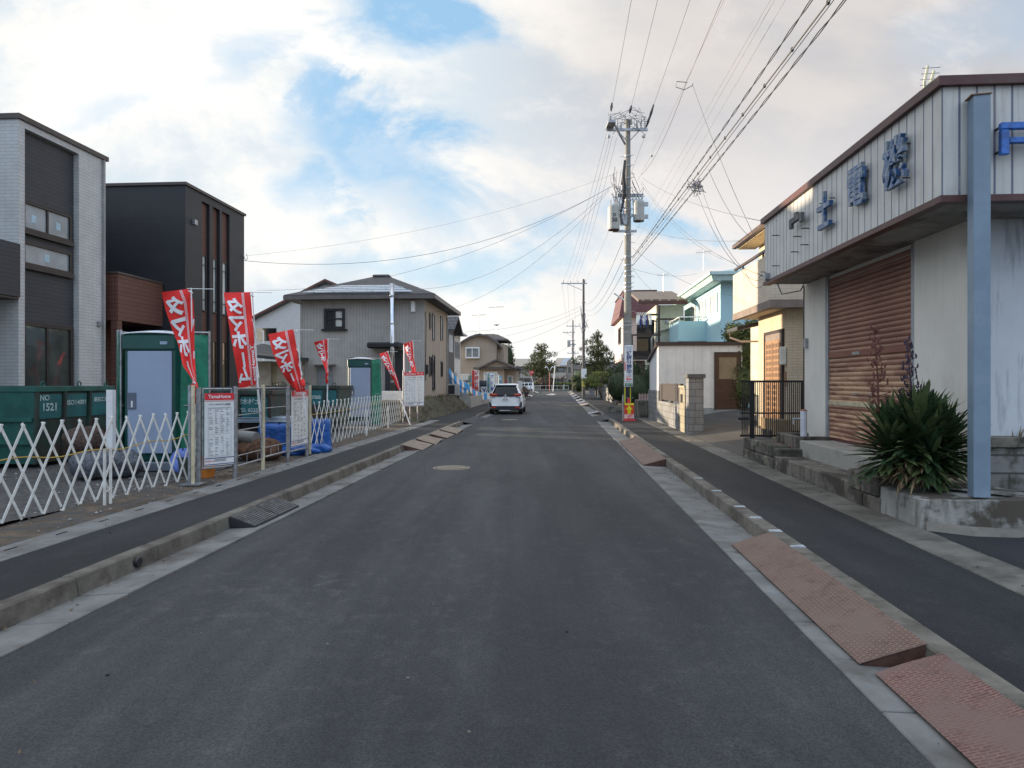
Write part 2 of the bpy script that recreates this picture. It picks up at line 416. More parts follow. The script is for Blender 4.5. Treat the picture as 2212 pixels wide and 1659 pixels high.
# left building plot: soil by the fence, gravel further in
def rough_sheet(name, s0, s1, y0, y1, z, amp, mat, n=60, seed=1):
    mb = MB(); rnd = random.Random(seed)
    w = [(rnd.uniform(.5, 2.5), rnd.uniform(.5, 2.5), rnd.uniform(0, 6)) for _ in range(7)]
    def f(u, v):
        s = lerp(s0, s1, u); y = lerp(y0, y1, v)
        h = sum(math.sin(a*s+b*y+c) for a, b, c in w)/4*amp+rnd.uniform(-1, 1)*amp*.25
        return S(s, y, (z if not callable(z) else z(s, y))+h)
    mb.grid(f, n, n*2); return struct(name, mb, mat, smooth=True)
rough_sheet('soil_ground', -5.9, -4.985, -4, 26, .085, .016, m_dirt, 26, 2)
rough_sheet('gravel_ground', -20, -5.85, 2, 30, .09, .02, m_gravel, 80, 3)
def mound(s, y):
    k = min(1, max(0, (-5.0-s)/1.1)); e = min(1, max(0, (y-25.3)/1.6))
    return .06+.78*k*k*(3-2*k)*e*(3-2*e)*1.0
rough_sheet('soil_mound', -14, -4.9, 25.2, 44, mound, .045, M('weedy_soil', (.090, .070, .050), .95, var=.45, scale=3, bump=1, bscale=9, bd=.08, grime=((.075, .08, .035), 2.3, .46, .62)), 60, 5)
strip('soil_ground', -40, -5.2, 44, 117, .05, m_grass, step=10)
# right plots
strip('shop_forecourt', 3.62, 14, -6, 7.9, .115, asphalt('asphalt_forecourt', (.020, .021, .024), (.033, .034, .038), (.05, .048, .046)), z1=.42)
def rise(s, y): return .115+.45*min(1, max(0, (s-3.7)/2.6))
mb = MB(); mb.grid(lambda u, v: S(lerp(3.66, 12, u), lerp(12.0, 27, v), rise(lerp(3.66, 12, u), 0)), 14, 8)
struct('driveway', mb, asphalt('asphalt_driveway', (.055, .052, .050), (.085, .080, .074), (.12, .11, .095)), smooth=True)
strip('garden_ground', 3.66, 40, 27, 117, .10, m_dirt, step=10)
# weeds along the kerbs, mound edge
def tufts(mb, pts, rnd, hmin, hmax, n=5):
    for p in pts:
        for _ in range(n):
            a = rnd.uniform(0, 6.28); h = rnd.uniform(hmin, hmax); q = p+Vector((rnd.uniform(-.05, .05), rnd.uniform(-.05, .05), 0))
            d = Vector((math.cos(a), math.sin(a), 0))*h*.5; w = Vector((-d.y, d.x, 0)).normalized()*h*.06
            mb.add([q-w, q+w, q+d+Vector((0, 0, h))], [(0, 1, 2)])
rnd = random.Random(5); mb = MB(); pts = []
for _ in range(900):
    s = rnd.uniform(-9, -5.1); y = rnd.uniform(25.4, 40); pts.append(S(s, y, mound(s, y)))
tufts(mb, pts, rnd, .05, .22)
tag(mb.build('weeds', leafmat('weed', (.09, .085, .035), (.16, .13, .06))), 'low brown and green weeds on the soil mound before the grey house', 'weeds', kind='stuff')
mb = MB(); pts = [S(rnd.uniform(-5.6, -5.02), rnd.uniform(3, 25), .09) for _ in range(160)]
tufts(mb, pts, rnd, .02, .06, 3)
tag(mb.build('weeds', leafmat('weed_low', (.10, .09, .04), (.13, .12, .05))), 'tiny dry grass tufts in the soil strip under the white lattice fence', 'weeds', kind='stuff')
mb = MB(); rnd = random.Random(31)
for y in (8.94, 7.8, 7.15, 6.5, 5.9, 10.1):
    L = rnd.uniform(.05, .11)
    mb.hexa([S(2.075, y, .12), S(2.2, y-.02, .12), S(2.2, y+L, .12), S(2.075, y+L*.7, .12)], [S(2.075, y, .1395), S(2.2, y-.02, .1395), S(2.2, y+L, .1395), S(2.075, y+L*.7, .1395)])
struct('paint_mark', mb, M('worn_white_marks', (.42, .44, .46), .8, var=.3, scale=18))
# loose stones
mb = MB()
for i in range(420):
    s = rnd.uniform(-9, -5.05); y = rnd.uniform(4, 16); r = rnd.uniform(.008, .028)
    c = S(s, y, .095); n = [(rnd.uniform(.6, 1.3)*r) for _ in range(6)]
    mb.add([c+Vector((n[0], 0, 0)), c+Vector((0, n[1], 0)), c+Vector((-n[2], 0, 0)), c+Vector((0, -n[3], 0)), c+Vector((0, 0, n[4]*.8)), c-Vector((0, 0, .02))],
           [(0, 1, 4), (1, 2, 4), (2, 3, 4), (3, 0, 4), (1, 0, 5), (2, 1, 5), (3, 2, 5), (0, 3, 5)])
tag(mb.build('stones', M('pale_stone', (.30, .28, .25), .9, var=.4, scale=20)), 'small pale stones scattered over the soil and gravel of the building plot', 'stones', kind='stuff')
mb = MB(); pts = []; rnd = random.Random(51)
for _ in range(260):
    k = rnd.choice((0, 1, 2, 3)); y = rnd.uniform(3, 26)
    s, z = ((3.665, .12), (-3.63, .012), (2.03, 0.0), (-4.605, .122))[k]
    if k == 0 or rnd.random() < .45: pts.append(S(s+rnd.uniform(-.012, .012), y, z))
tufts(mb, pts, rnd, .015, .06, 4)
tag(mb.build('weeds', leafmat('joint_weed', (.05, .065, .025), (.10, .10, .04))), 'tiny weeds growing in the joints along both kerbs and the shop wall', 'weeds', kind='stuff')
mb = MB()
for _ in range(300):
    s = rnd.choice((rnd.uniform(1.8, 2.02), rnd.uniform(-3.6, -3.4), rnd.uniform(3.3, 3.65), rnd.uniform(-4.5, 3))); y = rnd.uniform(2.2, 20); z = .132 if s > 2.2 or s < -3.63 else .006
    c = S(s, y, z); a = rnd.uniform(0, 6.28); r = rnd.uniform(.006, .018); u = Vector((math.cos(a), math.sin(a), .2))*r; v = Vector((-math.sin(a), math.cos(a), .3))*r*.6
    mb.add([c-u, c+v+Vector((0, 0, .004)), c+u+Vector((0, 0, .006)), c-v], [(0, 1, 2, 3)])
tag(mb.build('leaf_litter', leafmat('dead_leaf_litter', (.10, .065, .035), (.17, .12, .07))), 'small dry leaves and chips caught in the gutters and scattered on the pavements', 'leaves', kind='stuff')
# ---------------------------------------------------------------- manholes
def manhole(c, r, label):
    t = thing('manhole_cover', label, 'manhole cover', c)
    MB().lathe([(r*1.0, -.02), (r*1.0, .0075), (r*.93, .0075), (r*.93, -.02)], 40).build('frame_ring', M('worn_iron_ring', (.30, .26, .20), .5, .4, var=.3, scale=20), t)
    MB().lathe([(r*.915, -.02), (r*.915, .006)], 40).build('lid', M('iron_lid', (.15, .13, .105), .5, .5, var=.3, scale=15), t)
    mb = MB()
    for k in range(13):
        x = -r*.72+k*r*.12; h = math.sqrt(max(0, (r*.78)**2-x*x))
        mb.path([(x, lerp(-h, h, q/8)+.05*r*math.sin(x*9+q), .007) for q in range(9)], .012*r/.35, 4)
    for q in range(3): mb.lathe([((.25+.2*q)*r, .004), ((.25+.2*q)*r, .013), ((.29+.2*q)*r, .013), ((.29+.2*q)*r, .004)], 28)
    mb.build('relief_pattern', M('worn_iron_relief', (.36, .31, .24), .45, .5, var=.2, scale=20), t)
manhole(G(975, 1011, .004), .345, 'round cast manhole cover with worn pale relief in the near part of the road')
manhole(G(1101, 907, .004), .36, 'distant round manhole cover in the road behind the white hatchback')
# ---------------------------------------------------------------- kerb ramps
m_plate = BR('rusty_checker_plate', (.135, .072, .050), (.115, .058, .040), (.25, .165, .128), .055, .020, .005, rough=.66, streak=((.07, .035, .025), .6), horiz=True, bump=.9, bd=.004, metal=.15, grime=((.20, .135, .105), 2.2, .46, .64))  # paler grime colour paints in gloss highlights; dark streaks are rust
m_plate2 = BR('red_brown_checker_plate', (.13, .046, .032), (.11, .038, .027), (.27, .15, .12), .055, .020, .005, rough=.55, streak=((.06, .022, .018), .7), horiz=True, bump=.9, bd=.004, metal=.15, grime=((.20, .125, .108), 1.3, .42, .60))  # here too the paler patches are painted gloss highlights
m_rust = M('rusty_steel', (.10, .05, .035), .7, .3, var=.35, scale=12)
def ramp(label, y0, y1, s0, s1, z0, z1, mat, group, side=1, tilt=0., sag=0.):
    t = thing('kerb_ramp', label, 'kerb ramp', S(s0, y0, 0), ANG, group)
    L = y1-y0; w = abs(s1-s0); sg = 1 if s1 > s0 else -1; mb = MB(); n = 12
    for j in range(n+1):
        for i in range(5):
            u, v = i/4, j/n
            z = lerp(z0, z1, u)+tilt*(v-.5)*(1-u)+sag*math.sin(v*7)*(u*(1-u))*4
            mb.v.append((sg*u*w, v*L, z))
    mb.f += [(j*5+i, j*5+i+1, (j+1)*5+i+1, (j+1)*5+i) if sg > 0 else (j*5+i, (j+1)*5+i, (j+1)*5+i+1, j*5+i+1) for j in range(n) for i in range(4)]
    mb.build('plate', mat, t, solid=.006)
    for yy in (.012, L-.012):
        wb = MB()
        wb.prism([(sg*.02, .0), (sg*w, 0), (sg*w, z1-.008), (sg*.02, z0-.006)] if sg > 0 else [(sg*w, 0), (sg*.02, 0), (sg*.02, z0-.006), (sg*w, z1-.008)], yy-.004, yy+.004, 'y')
        wb.build('end_plate', m_rust, t)
    return t
GR = 'steel plate ramps laid against the right kerb'
ramp('long rusty pink steel ramp plate, second from the camera, tilted up to the right kerb', 3.72, 6.47, 1.69, 2.055, .02, .142, m_plate, GR)
ramp('dark red steel ramp plate nearest the camera at the right kerb, wavy and worn', .7, 3.60, 1.72, 2.075, .02, .137, m_plate2, GR, sag=.012)
ramp('rusty ramp plate with an open triangular end, nearest of the far set at right kerb', 12.65, 14.88, 1.62, 2.055, .02, .142, m_plate, GR)
ramp('middle rusty ramp plate of the far set along the right kerb', 14.91, 16.4, 1.62, 2.05, .02, .139, m_plate, GR)
ramp('short rusty ramp plate at the far end of the right set, nearest the pole', 16.43, 17.7, 1.62, 2.05, .02, .14, m_plate, GR)
GL = 'plywood coloured ramp plates on the left kerb'
m_ply = M('weathered_brown_board', (.235, .18, .135), .7, var=.2, scale=6, bump=.2)
ramp('brown board ramp nearest the camera of four, open at its near end', 15.5, 16.75, -3.18, -3.68, .02, .145, m_ply, GL, tilt=.02)
ramp('brown board ramp overlapping the nearest one on the left kerb, torn far corner', 16.95, 18.0, -3.15, -3.66, .03, .165, m_ply, GL, tilt=.06)
ramp('brown board ramp third along the left kerb, after the gap', 18.75, 20.1, -3.15, -3.66, .02, .15, m_ply, GL)
ramp('farthest brown board ramp on the left kerb, slightly raised', 20.3, 21.7, -3.12, -3.66, .04, .17, m_ply, GL, tilt=.05)
def rubber_ramp():
    t = thing('rubber_kerb_ramp', 'two piece black rubber kerb ramp with ribbed top on the left kerb', 'kerb ramp', S(-3.62, 7.28, 0), ANG)
    for k in range(2):
        mb = MB(); y = k*.62
        mb.prism([(0, 0), (.30, 0), (.30, .02), (0, .125)], y, y+.605, 'y'); b = mb.build('wedge_block', m_rubber, t, bevel=.004)
        mb = MB()
        for i in range(9):
            for j in range(14):
                x = .02+i*.031; z = lerp(.125, .02, x/.3)
                mb.box(x, y+.02+j*.042, z-.004, x+.022, y+.044+j*.042, z+.006)
        mb.build('grip_ribs', M('dusty_rubber', (.19, .18, .165), .8, var=.3, scale=9), b)
rubber_ramp()
mb = MB()
c = S(-3.603, 5.68, .055)
mb.tube(c+Vector((.012, 0, 0)), c+Vector((-.05, 0, 0)), .042, n=20)
tag(mb.build('drain_hole', m_black), 'round dark drain pipe mouth in the face of the left kerb', 'drain pipe')
# far rows of odd ramps on the right kerb
rnd = random.Random(11)
lab = ['grey rubber kerb ramps in a row beyond the pole on the right', 'worn slab at the kerb', '']
RC = [((.32, .31, .30), 'pale grey'), ((.16, .16, .17), 'dark grey'), ((.35, .26, .20), 'brown'), ((.55, .53, .48), 'cream'), ((.22, .23, .25), 'slate grey')]
for i, (y, L, ci, z, txt) in enumerate([(33.2, 1.2, 0, .12, 'low pale ramp slab closest past the pole, at the end of the far right kerb'),
        (34.6, 1.0, 1, .13, 'low dark ramp slab just past the nearest pale one on the far right kerb'),
        (44, 1.6, 1, .15, 'wide dark grey ramp, first of the far cluster on the right kerb'),
        (46, 2.2, 2, .12, 'brown ramp sticking out into the road in the far right cluster'),
        (49, 4, 4, .14, 'long slate grey ramp running up the far right kerb'),
        (56, 3, 3, .16, 'cream ramp in the middle of the far right kerb row'),
        (63, 3, 0, .2, 'pale grey tilted ramp far along the right kerb'),
        (72, 4, 3, .2, 'pale cream ramp near the end of the right kerb row'),
        (84, 5, 0, .15, 'farthest pale ramp at the right kerb, close to the junction')]):
    ramp(txt, y, y+L, 1.55+rnd.uniform(-.1, .05), 2.05, .02, z, M('ramp_'+RC[ci][1], RC[ci][0], .8), 'assorted ramps along the far right kerb', tilt=.03)
for y, txt, zz in ((57, 'white ramp sheet lying at the left kerb beside the banners', .1), (74, 'dark and white ramp at the left kerb ahead of the hatchback', .2), (98, 'far pale ramp at the left kerb near the stop sign', .2)):
    ramp(txt, y, y+4.5, -3.0, -3.6, .02, zz, M('ramp_cream', (.6, .6, .58), .8), 'ramps along the far left kerb')
# litter on the asphalt
rnd = random.Random(21); mb = MB()
for _ in range(30):
    s = rnd.uniform(-3.1, 1.5); y = rnd.uniform(2.2, 14)**1.0; r = rnd.uniform(.003, .008); c = S(s, y, .006)
    mb.box(c.x-r, c.y-r*.7, .004, c.x+r, c.y+r*.7, .006+r*.7)
tag(mb.build('grit', M('pale_grit', (.20, .17, .13), .9, var=.3)), 'specks of pale grit and leaf bits on the asphalt', 'grit', kind='stuff')
# ================================================================ left side: fence, signs, flags, site equipment
def win(par, face, pos, a0, a1, z0, z1, fr, gl=None, mv=(), mh=(), fw=.05, out=.05, sill=0, name='window', pane_out=.012):
    gl = gl or m_glass
    mp = {'f': lambda a, o, z: (a, pos-o, z), 'l': lambda a, o, z: (pos-o, a, z), 'r': lambda a, o, z: (pos+o, a, z)}[face]
    def bx(mb, a, b, c, d, o0, o1):
        p = mp(a, o0, c); q = mp(b, o1, d); mb.box(p[0], p[1], p[2], q[0], q[1], q[2])
    f = MB()
    bx(f, a0, a0+fw, z0, z1, -.02, out); bx(f, a1-fw, a1, z0, z1, -.02, out)
    bx(f, a0+fw, a1-fw, z0, z0+fw, -.02, out); bx(f, a0+fw, a1-fw, z1-fw, z1, -.02, out)
    for m in mv: bx(f, m-fw*.4, m+fw*.4, z0+fw, z1-fw, -.02, out*.8)
    for m in mh: bx(f, a0+fw, a1-fw, m-fw*.3, m+fw*.3, -.02, out*.7)
    if sill: bx(f, a0-sill, a1+sill, z0-.09, z0-.002, -.02, out+.05)
    w = f.build(name, fr, par)
    g = MB(); bx(g, a0+fw, a1-fw, z0+fw, z1-fw, -.02, pane_out); g.build('pane', gl, w)
    return w
# ---------------------------------------------------------------- concertina fences
def concertina(label, A, B, n, h, z0, extra_l=0, name='expanding_fence', foot_at=()):
    t = thing(name, label, 'fence', A, math.atan2(B.y-A.y, B.x-A.x))
    L = (B-A).length; p = L/n; fr, bk, rv = MB(), MB(), MB()
    for k in range(-extra_l, n):
        x0 = k*p; x1 = x0+2*p
        cl = 1.
        if x1 > L+.01: cl = (L-x0)/(2*p)
        def bar(mb, xa, za, xb, zb, yo):
            d = Vector((xb-xa, 0, zb-za)); l = d.length; m = Matrix.Translation((xa, yo, za)) @ Matrix.Rotation(-math.atan2(d.z, d.x), 4, 'Y')
            mb.box(0, -.004, -.0142, l, .004, .0142, m)
        zb = z0+.02*math.sin(k*1.7); zt = z0+h+.012*math.sin(k*2.1)
        bar(fr, x0, zb, x0+2*p*cl, lerp(zb, zt, cl), -.011)
        bar(bk, x0, zt, x0+2*p*cl, lerp(zt, zb, cl), .011)
        for q in (0, .5, 1., 1.5, 2):
            if x0+q*p <= L+.01:
                z = lerp(zb, zt, q/2); fr.tube((x0+q*p, -.02, z), (x0+q*p, .018, z), .006 if 0 < q < 2 else .011, n=6)
    fr.build('front_slats', m_offwhite, t); bk.build('back_slats', m_offwhite, t)
    for fx in foot_at:
        f = MB(); b = 0
        for s in (-.05, .05): f.box(fx+s-.012, -.04, z0-.14, fx+s+.012, -.015, z0+.62)
        f.box(fx-.11, -.12, z0-.165, fx+.11, .08, z0-.15)
        f.box(fx-.05, -.035, z0+.08, fx+.05, -.02, z0+.10); f.build('foot_stand', m_offwhite, t)
    return t
A = S(-5.7, 6.77, 0); B = S(-5.5, 10.12, 0)
concertina('white expanding lattice fence at the left edge before the green skip', A, B, 13, .99, .165, extra_l=5, foot_at=(1.45,))
C0 = S(-5.13, 13.62, 0); D0 = S(-5.88, 24.8, 0)
concertina('far white expanding lattice fence drawn together before the second toilet', C0, D0, 31, .98, .2, foot_at=(5.2, 8.4))
# yellow rope along the fences
def rope(pts, label):
    mb = MB(); mb.path(pts, .007, 5); tag(mb.build('rope', m_rope, smooth=True), label, 'rope')
rope([Vector((lerp(A.x, B.x, t), lerp(A.y, B.y, t)-.05, .80-.05*math.sin(t*3.1)+.02*math.sin(t*21)+.03*t)) for t in [i/24-.35 for i in range(33)]]+[Vector((-4.72, 10.15, .87))], 'yellow and black rope strung along the near lattice fence')
rope([Vector((lerp(C0.x, D0.x, t), lerp(C0.y, D0.y, t)-.05, .93-.12*math.sin(t*3.1)+.25*t)) for t in [i/30 for i in range(24)]], 'yellow rope sagging along the far lattice fence')
# ---------------------------------------------------------------- fence and frame posts
def P0(px, py, z=.1): return G(px, py, z)
def post(name, label, c, h, r, mat, group=None, square=False):
    mb = MB()
    if square: mb.box(c.x-r, c.y-r, c.z-.02, c.x+r, c.y+r, c.z+h)
    else: mb.tube(c-Vector((0, 0, .02)), c+Vector((0, 0, h)), r, n=12)
    return tag(mb.build(name, mat, bevel=.003 if square else 0), label, 'post', group)
m_cream_bar = M('cream_steel_bar', (.62, .54, .36), .5, var=.2, scale=6, grime=((.3, .16, .08), 8, .6, .7))
fpost = [P0(429, 1042), P0(508, 1033), P0(568, 1013), P0(622, 997), P0(663, 986)]
tp = thing('fence_end_post', 'cream square end post of the near lattice fence on a flat steel foot', 'post', P0(419, 1046))
MB().box(-.03, -.03, 0, .012, .012, 1.46).build('upright', m_cream_bar, tp, bevel=.003)
MB().box(-.075, -.03, .02, -.035, .015, 1.46).build('guard_strip', m_galv, tp)
MB().box(-.16, -.13, 0, .14, .13, .015).build('base_plate', m_galv, tp)
tp = thing('fence_end_post', 'cream square end post of the far lattice fence beside the second notice board', 'post', P0(670, 984))
MB().box(-.02, -.02, 0, .02, .02, 1.44).build('upright', m_cream_bar, tp, bevel=.003)
MB().box(-.10, -.08, 0, .10, .08, .03).build('base_plate', m_conc_old, tp)
PL = ['thick grey round post at the left of the large notice board', 'grey round post between the large notice board and the empty frame',
      'cream and grey round post in the middle of the empty frames', 'grey round post at the left of the second notice board', 'grey round post at the right of the second notice board']
for i, c in enumerate(fpost): post('scaffold_post', PL[i], c, [1.42, 1.44, 1.46, 1.44, 1.44][i], [.036, .034, .032, .034, .036][i], m_galv if i != 2 else m_cream_bar, 'scaffold posts along the pavement')
def pipe_frame(label, a, b, za, zb, bars, verts=()):
    t = thing('pipe_frame', label, 'frame', a, math.atan2(b.y-a.y, b.x-a.x), 'low pipe frames between the scaffold posts')
    L = (b-a).length; mb = MB()
    for z in (za, zb): mb.tube((.06, 0, z), (L-.06, 0, z), .016)
    mb.tube((.06, 0, za), (.06, 0, zb), .016); mb.tube((L-.06, 0, za), (L-.06, 0, zb), .016)
    mb.build('outer_frame', m_galv, t)
    mb = MB()
    for z in bars: mb.tube((.07, 0, z), (L-.07, 0, z), .009)
    for x in verts: mb.tube((x*L, 0, za), (x*L, 0, min(bars) if bars else zb), .006)
    mb.build('rails', m_galv, t)
pipe_frame('pipe frame that carries the large notice board', fpost[0], fpost[1], .20, 1.40, (.32,), (.3, .66))
pipe_frame('empty pipe frame beside the large notice board, showing the green skip', fpost[1], fpost[2], .18, 1.40, (.34, .74, .98), (.4, .8))
pipe_frame('empty pipe frame with bent wire before the blue sheeting', fpost[2], fpost[3], .20, 1.40, (.36, 1.05), (.3, .6))
pipe_frame('pipe frame that carries the smaller notice board', fpost[3], fpost[4], .18, 1.40, (.30,), (.4, .7))
# ---------------------------------------------------------------- notice boards
def notice(label, a, w, h, z0, rz, title, boxes=True, group='red and white site notice boards', out=-.04):
    t = thing('notice_board', label, 'notice board', (a.x, a.y, 0), rz, group)
    MB().box(0, out, z0, w, out+.008, z0+h).build('panel', m_white, t)
    y = out-.003
    def bx(mb, x0, x1, v0, v1, o=0): mb.box(w*x0, y-.001*o, z0+h*v0, w*x1, y-.001*o-.0015, z0+h*v1)
    r = MB(); bx(r, 0, 1, .905, 1.0); bx(r, 0, 1, .888, .893); r.build('red_header', m_redp, t)
    k = MB(); bx(k, 0, 1, .098, .108); bx(k, 0, 1, .012, .022); k.build('blue_stripes', m_navy, t)
    MB().text(title, lambda a_, b_: (w/2+a_, y-.004, z0+h*.952+b_), w*.16, .02).build('header_lettering', m_wht_txt, t)
    MB().text('タマホーム', lambda a_, b_: (w*.17+a_, y-.004, z0+h*.062+b_), w*.066, .03).build('red_lettering', m_redp, t)
    MB().text('タマタウン石巻中里 2号地', lambda a_, b_: (w*.40+a_, y-.004, z0+h*.845+b_), w*.047, .02).build('title_lettering', m_blk_txt, t)
    g = MB(); rnd = random.Random(int(w*1e4)+int(a.y*10))
    bx(g, .70, .88, .832, .858)
    for v in (.80, .435, .125): bx(g, .12, .90, v, v+.0022)
    for (x0, x1, v0, v1) in ((.12, .90, .79, .794), (.12, .124, .44, .79), (.515, .519, .44, .79), (.896, .90, .44, .79), (.12, .124, .13, .42), (.62, .624, .13, .42), (.896, .90, .13, .42)): bx(g, x0, x1, v0, v1)
    v = .765
    while v > .14:
        if not .40 < v < .44:
            for x0, x1 in ((.15, .33), (.35, .50), (.55, .70), (.73, .87)):
                if rnd.random() < .8:
                    l = rnd.uniform(.3, 1)*(x1-x0)
                    n = int(l/.022)
                    for i in range(n): bx(g, x0+i*.022, x0+i*.022+.016, v, v+rnd.choice((.006, .009, .012)))
        v -= .024
    for v in (.075, .055): 
        for i in range(16): bx(g, .34+i*.024, .34+i*.024+.018, v, v+.012)
    g.build('small_print', m_gry_txt, t)
    return t
d = (fpost[1]-fpost[0]); rz = math.atan2(d.y, d.x); u = d.normalized()
notice('largest notice board, between the first two grey posts by the pavement', fpost[0]+u*.07, d.length-.11, 1.10, .335, rz, 'TamaHome')
d = (fpost[4]-fpost[3]); rz2 = math.atan2(d.y, d.x); u = d.normalized()
notice('narrow notice board between the far grey posts under the third red flag', fpost[3]+u*.07, d.length-.12, 1.08, .36, rz2, 'TamaHome')
fb = P(872, 912, 24.2); fb.z = 0; fc = P(885, 912, 24.6); fc.z = 0
notice('left one of the distant pair of tall notice boards past the far fence', fb, .52, 1.25, .72, math.atan2(.3, .5), 'TamaHome', out=-.03)
notice('right one of the distant pair of tall notice boards with red print at its foot', P(887, 912, 24.5)*Vector((1, 1, 0)) if False else Vector((P(887, 912, 24.5).x, 24.5, 0)), .52, 1.27, .72, math.atan2(.3, .5), 'タマホーム', out=-.03)
for i, (px, yy) in enumerate(((871, 24.15), (886, 24.45), (902, 24.85))):
    c = P(px, 900, yy); c.z = .08
    post('scaffold_post', ['far left post of the distant notice board pair', 'middle post of the distant notice board pair', 'far right post of the distant notice board pair'][i], c, 1.95, .022, m_galv, 'scaffold posts along the pavement')
mb = MB(); mb.tube(P(865, 862, 24), (P(887, 920, 23.6)), .02); tag(mb.build('brace_pole', m_white), 'white slanting brace leaning beside the distant notice boards', 'brace')
c = P(873, 900, 25.5); c.z = .1; post('tall_white_pole', 'tall slim white pole behind the distant notice boards', c, 2.95, .03, m_white)
# ---------------------------------------------------------------- flags (seen from the back, so their print is mirrored)
def banner(label, Y, Lp, Rp, pole, word, side_word=True, group='red sale flags on white poles', tail=None, n=6, sz=.40, wpx=None):
    t = thing('sale_flag', label, 'flag', (0, 0, 0), 0, group)
    o = P(pole[0][0], pole[0][1], Y); o.z = 0; t.location = o
    ph = Y*1.3
    def srf(u, v, off=0):
        a = poly_at(Lp, v); b = poly_at(Rp, v)
        px, py = lerp(a[0], b[0], u), lerp(a[1], b[1], u)
        dy = (1-u)*.16*math.sin(v*4+ph)+.035*math.sin(u*7+v*6+ph)+.02*math.sin(v*17+u*4)-.12*(1-u)
        return P(px, py, Y+dy+off)-o
    MB().grid(srf, 14, 40).build('cloth', m_red, t, smooth=True)
    def onf(uc, vc, su, sv): return lambda x, y: srf(min(1, max(0, uc+x*su)), min(1, max(0, vc-y*sv)), -.016)
    st = MB()
    for du in (0, .035, .07):
        st.grid(lambda u, v: srf(.66+du+u*.016, .005+v*.985, -.016), 1, 40)
    st.build('white_stripes', m_wht_txt, t, smooth=True)
    tx = MB()
    vv = [.17, .345, .52, .70, .87][:len(word)]
    for ch, v in zip(word, vv):
        if ch == 'ー':
            tx.grid(lambda u, q: srf(.36+u*.11, v-.07+q*.15, -.016), 1, 8)
        else: tx.text(ch, onf(.35, v, .68, .195), 1.0, .038, mirror=True, sub=3)
    if side_word:
        su, sv = .19, .078
        tx.text('TamaHome', lambda x, y: srf(min(1, max(0, .87+y*su)), min(1, max(0, .72+x*sv*.9)), -.016) if False else srf(min(1, max(0, .875-y*su)), min(1, max(0, .76+x*sv)), -.016), 1.05, .03, sub=2)
    tx.build('lettering', m_wht_txt, t)
    p = MB(); a = P(pole[0][0], pole[0][1], Y+.02)-o; b = P(pole[1][0], pole[1][1], Y+.02)-o
    p.tube(b, a, .013, .010, n=8); p.build('pole', m_white, t)
    q = MB(); e = P(pole[0][0]+44*11/Y, pole[0][1]+1, Y)-o; q.tube(a+Vector((-.06, 0, -.01)), e+Vector((0, 0, -.01)), .006, n=6); q.build('cross_bar', m_white, t)
    c = MB()
    for v in (.03, .3, .55, .78, .97):
        if v*len(word)/5 > 1.2: break
        s = srf(1, v); k = b.lerp(a, 1-(v*.95)); c.tube(s+Vector((-.01, 0, 0)), k+Vector((.02, 0, 0)), .012, n=6)
    c.build('clips', m_white, t)
    if tail:
        m = MB(); pts = [P(x, y, Y-.02)-o for x, y in tail]; m.path(pts, [.05, .035, .045, .02][:len(pts)], 7); m.build('wrapped_end', m_red, t, smooth=True)
TW = 'タマホーム'
banner('red flag twisted to a point over the cream end post, leftmost of the row', 10.05, [(349, 631), (357, 668), (372, 712), (385, 745), (395, 790), (414, 818), (419, 834)], [(407, 624), (418, 648), (420, 700), (420, 745), (422, 790), (424, 820), (427, 838)], [(413, 622), (421, 1000)], TW[:5], False, tail=[(419, 828), (424, 842), (421, 856), (420, 872)])
banner('second red flag from the left, fully open before the dark house', 11.6, [(483, 632), (491, 680), (500, 735), (510, 790), (517, 840)], [(541, 631), (545, 680), (549, 730), (553, 785), (556, 830)], [(545, 630), (567, 985)], TW, True)
banner('third red flag from the left, sagging above the narrow notice board', 12.7, [(579, 722), (590, 765), (606, 800), (622, 825), (640, 846)], [(634, 711), (640, 745), (645, 780), (650, 812), (656, 846)], [(640.5, 711), (660, 900)], TW[:4]+'ー' if False else 'タマホー', False, tail=[(652, 820), (656, 832), (655, 845)])
banner('fourth red flag, wrapped down its pole in front of the grey house wall', 20, [(678, 739), (688, 765), (698, 785), (705, 806)], [(707, 732), (708, 760), (708, 785), (708, 810)], [(709, 731), (706, 880)], 'タマホ', False, tail=[(707, 803), (705, 816), (707, 828)])
banner('fifth red flag, narrow and leaning right beside the steel flue', 22.5, [(819, 764), (832, 790), (848, 818), (860, 842)], [(836, 759), (847, 790), (858, 815), (866, 842)], [(837.5, 758), (866, 850)], 'タマホ', False)
banner('sixth red flag, above the distant pair of notice boards', 25, [(871.5, 743), (880, 770), (890, 800), (896, 822)], [(891, 736), (893, 770), (899, 800), (900, 828)], [(892, 735), (899, 850)], 'タマ木' if False else 'タマホ', False)
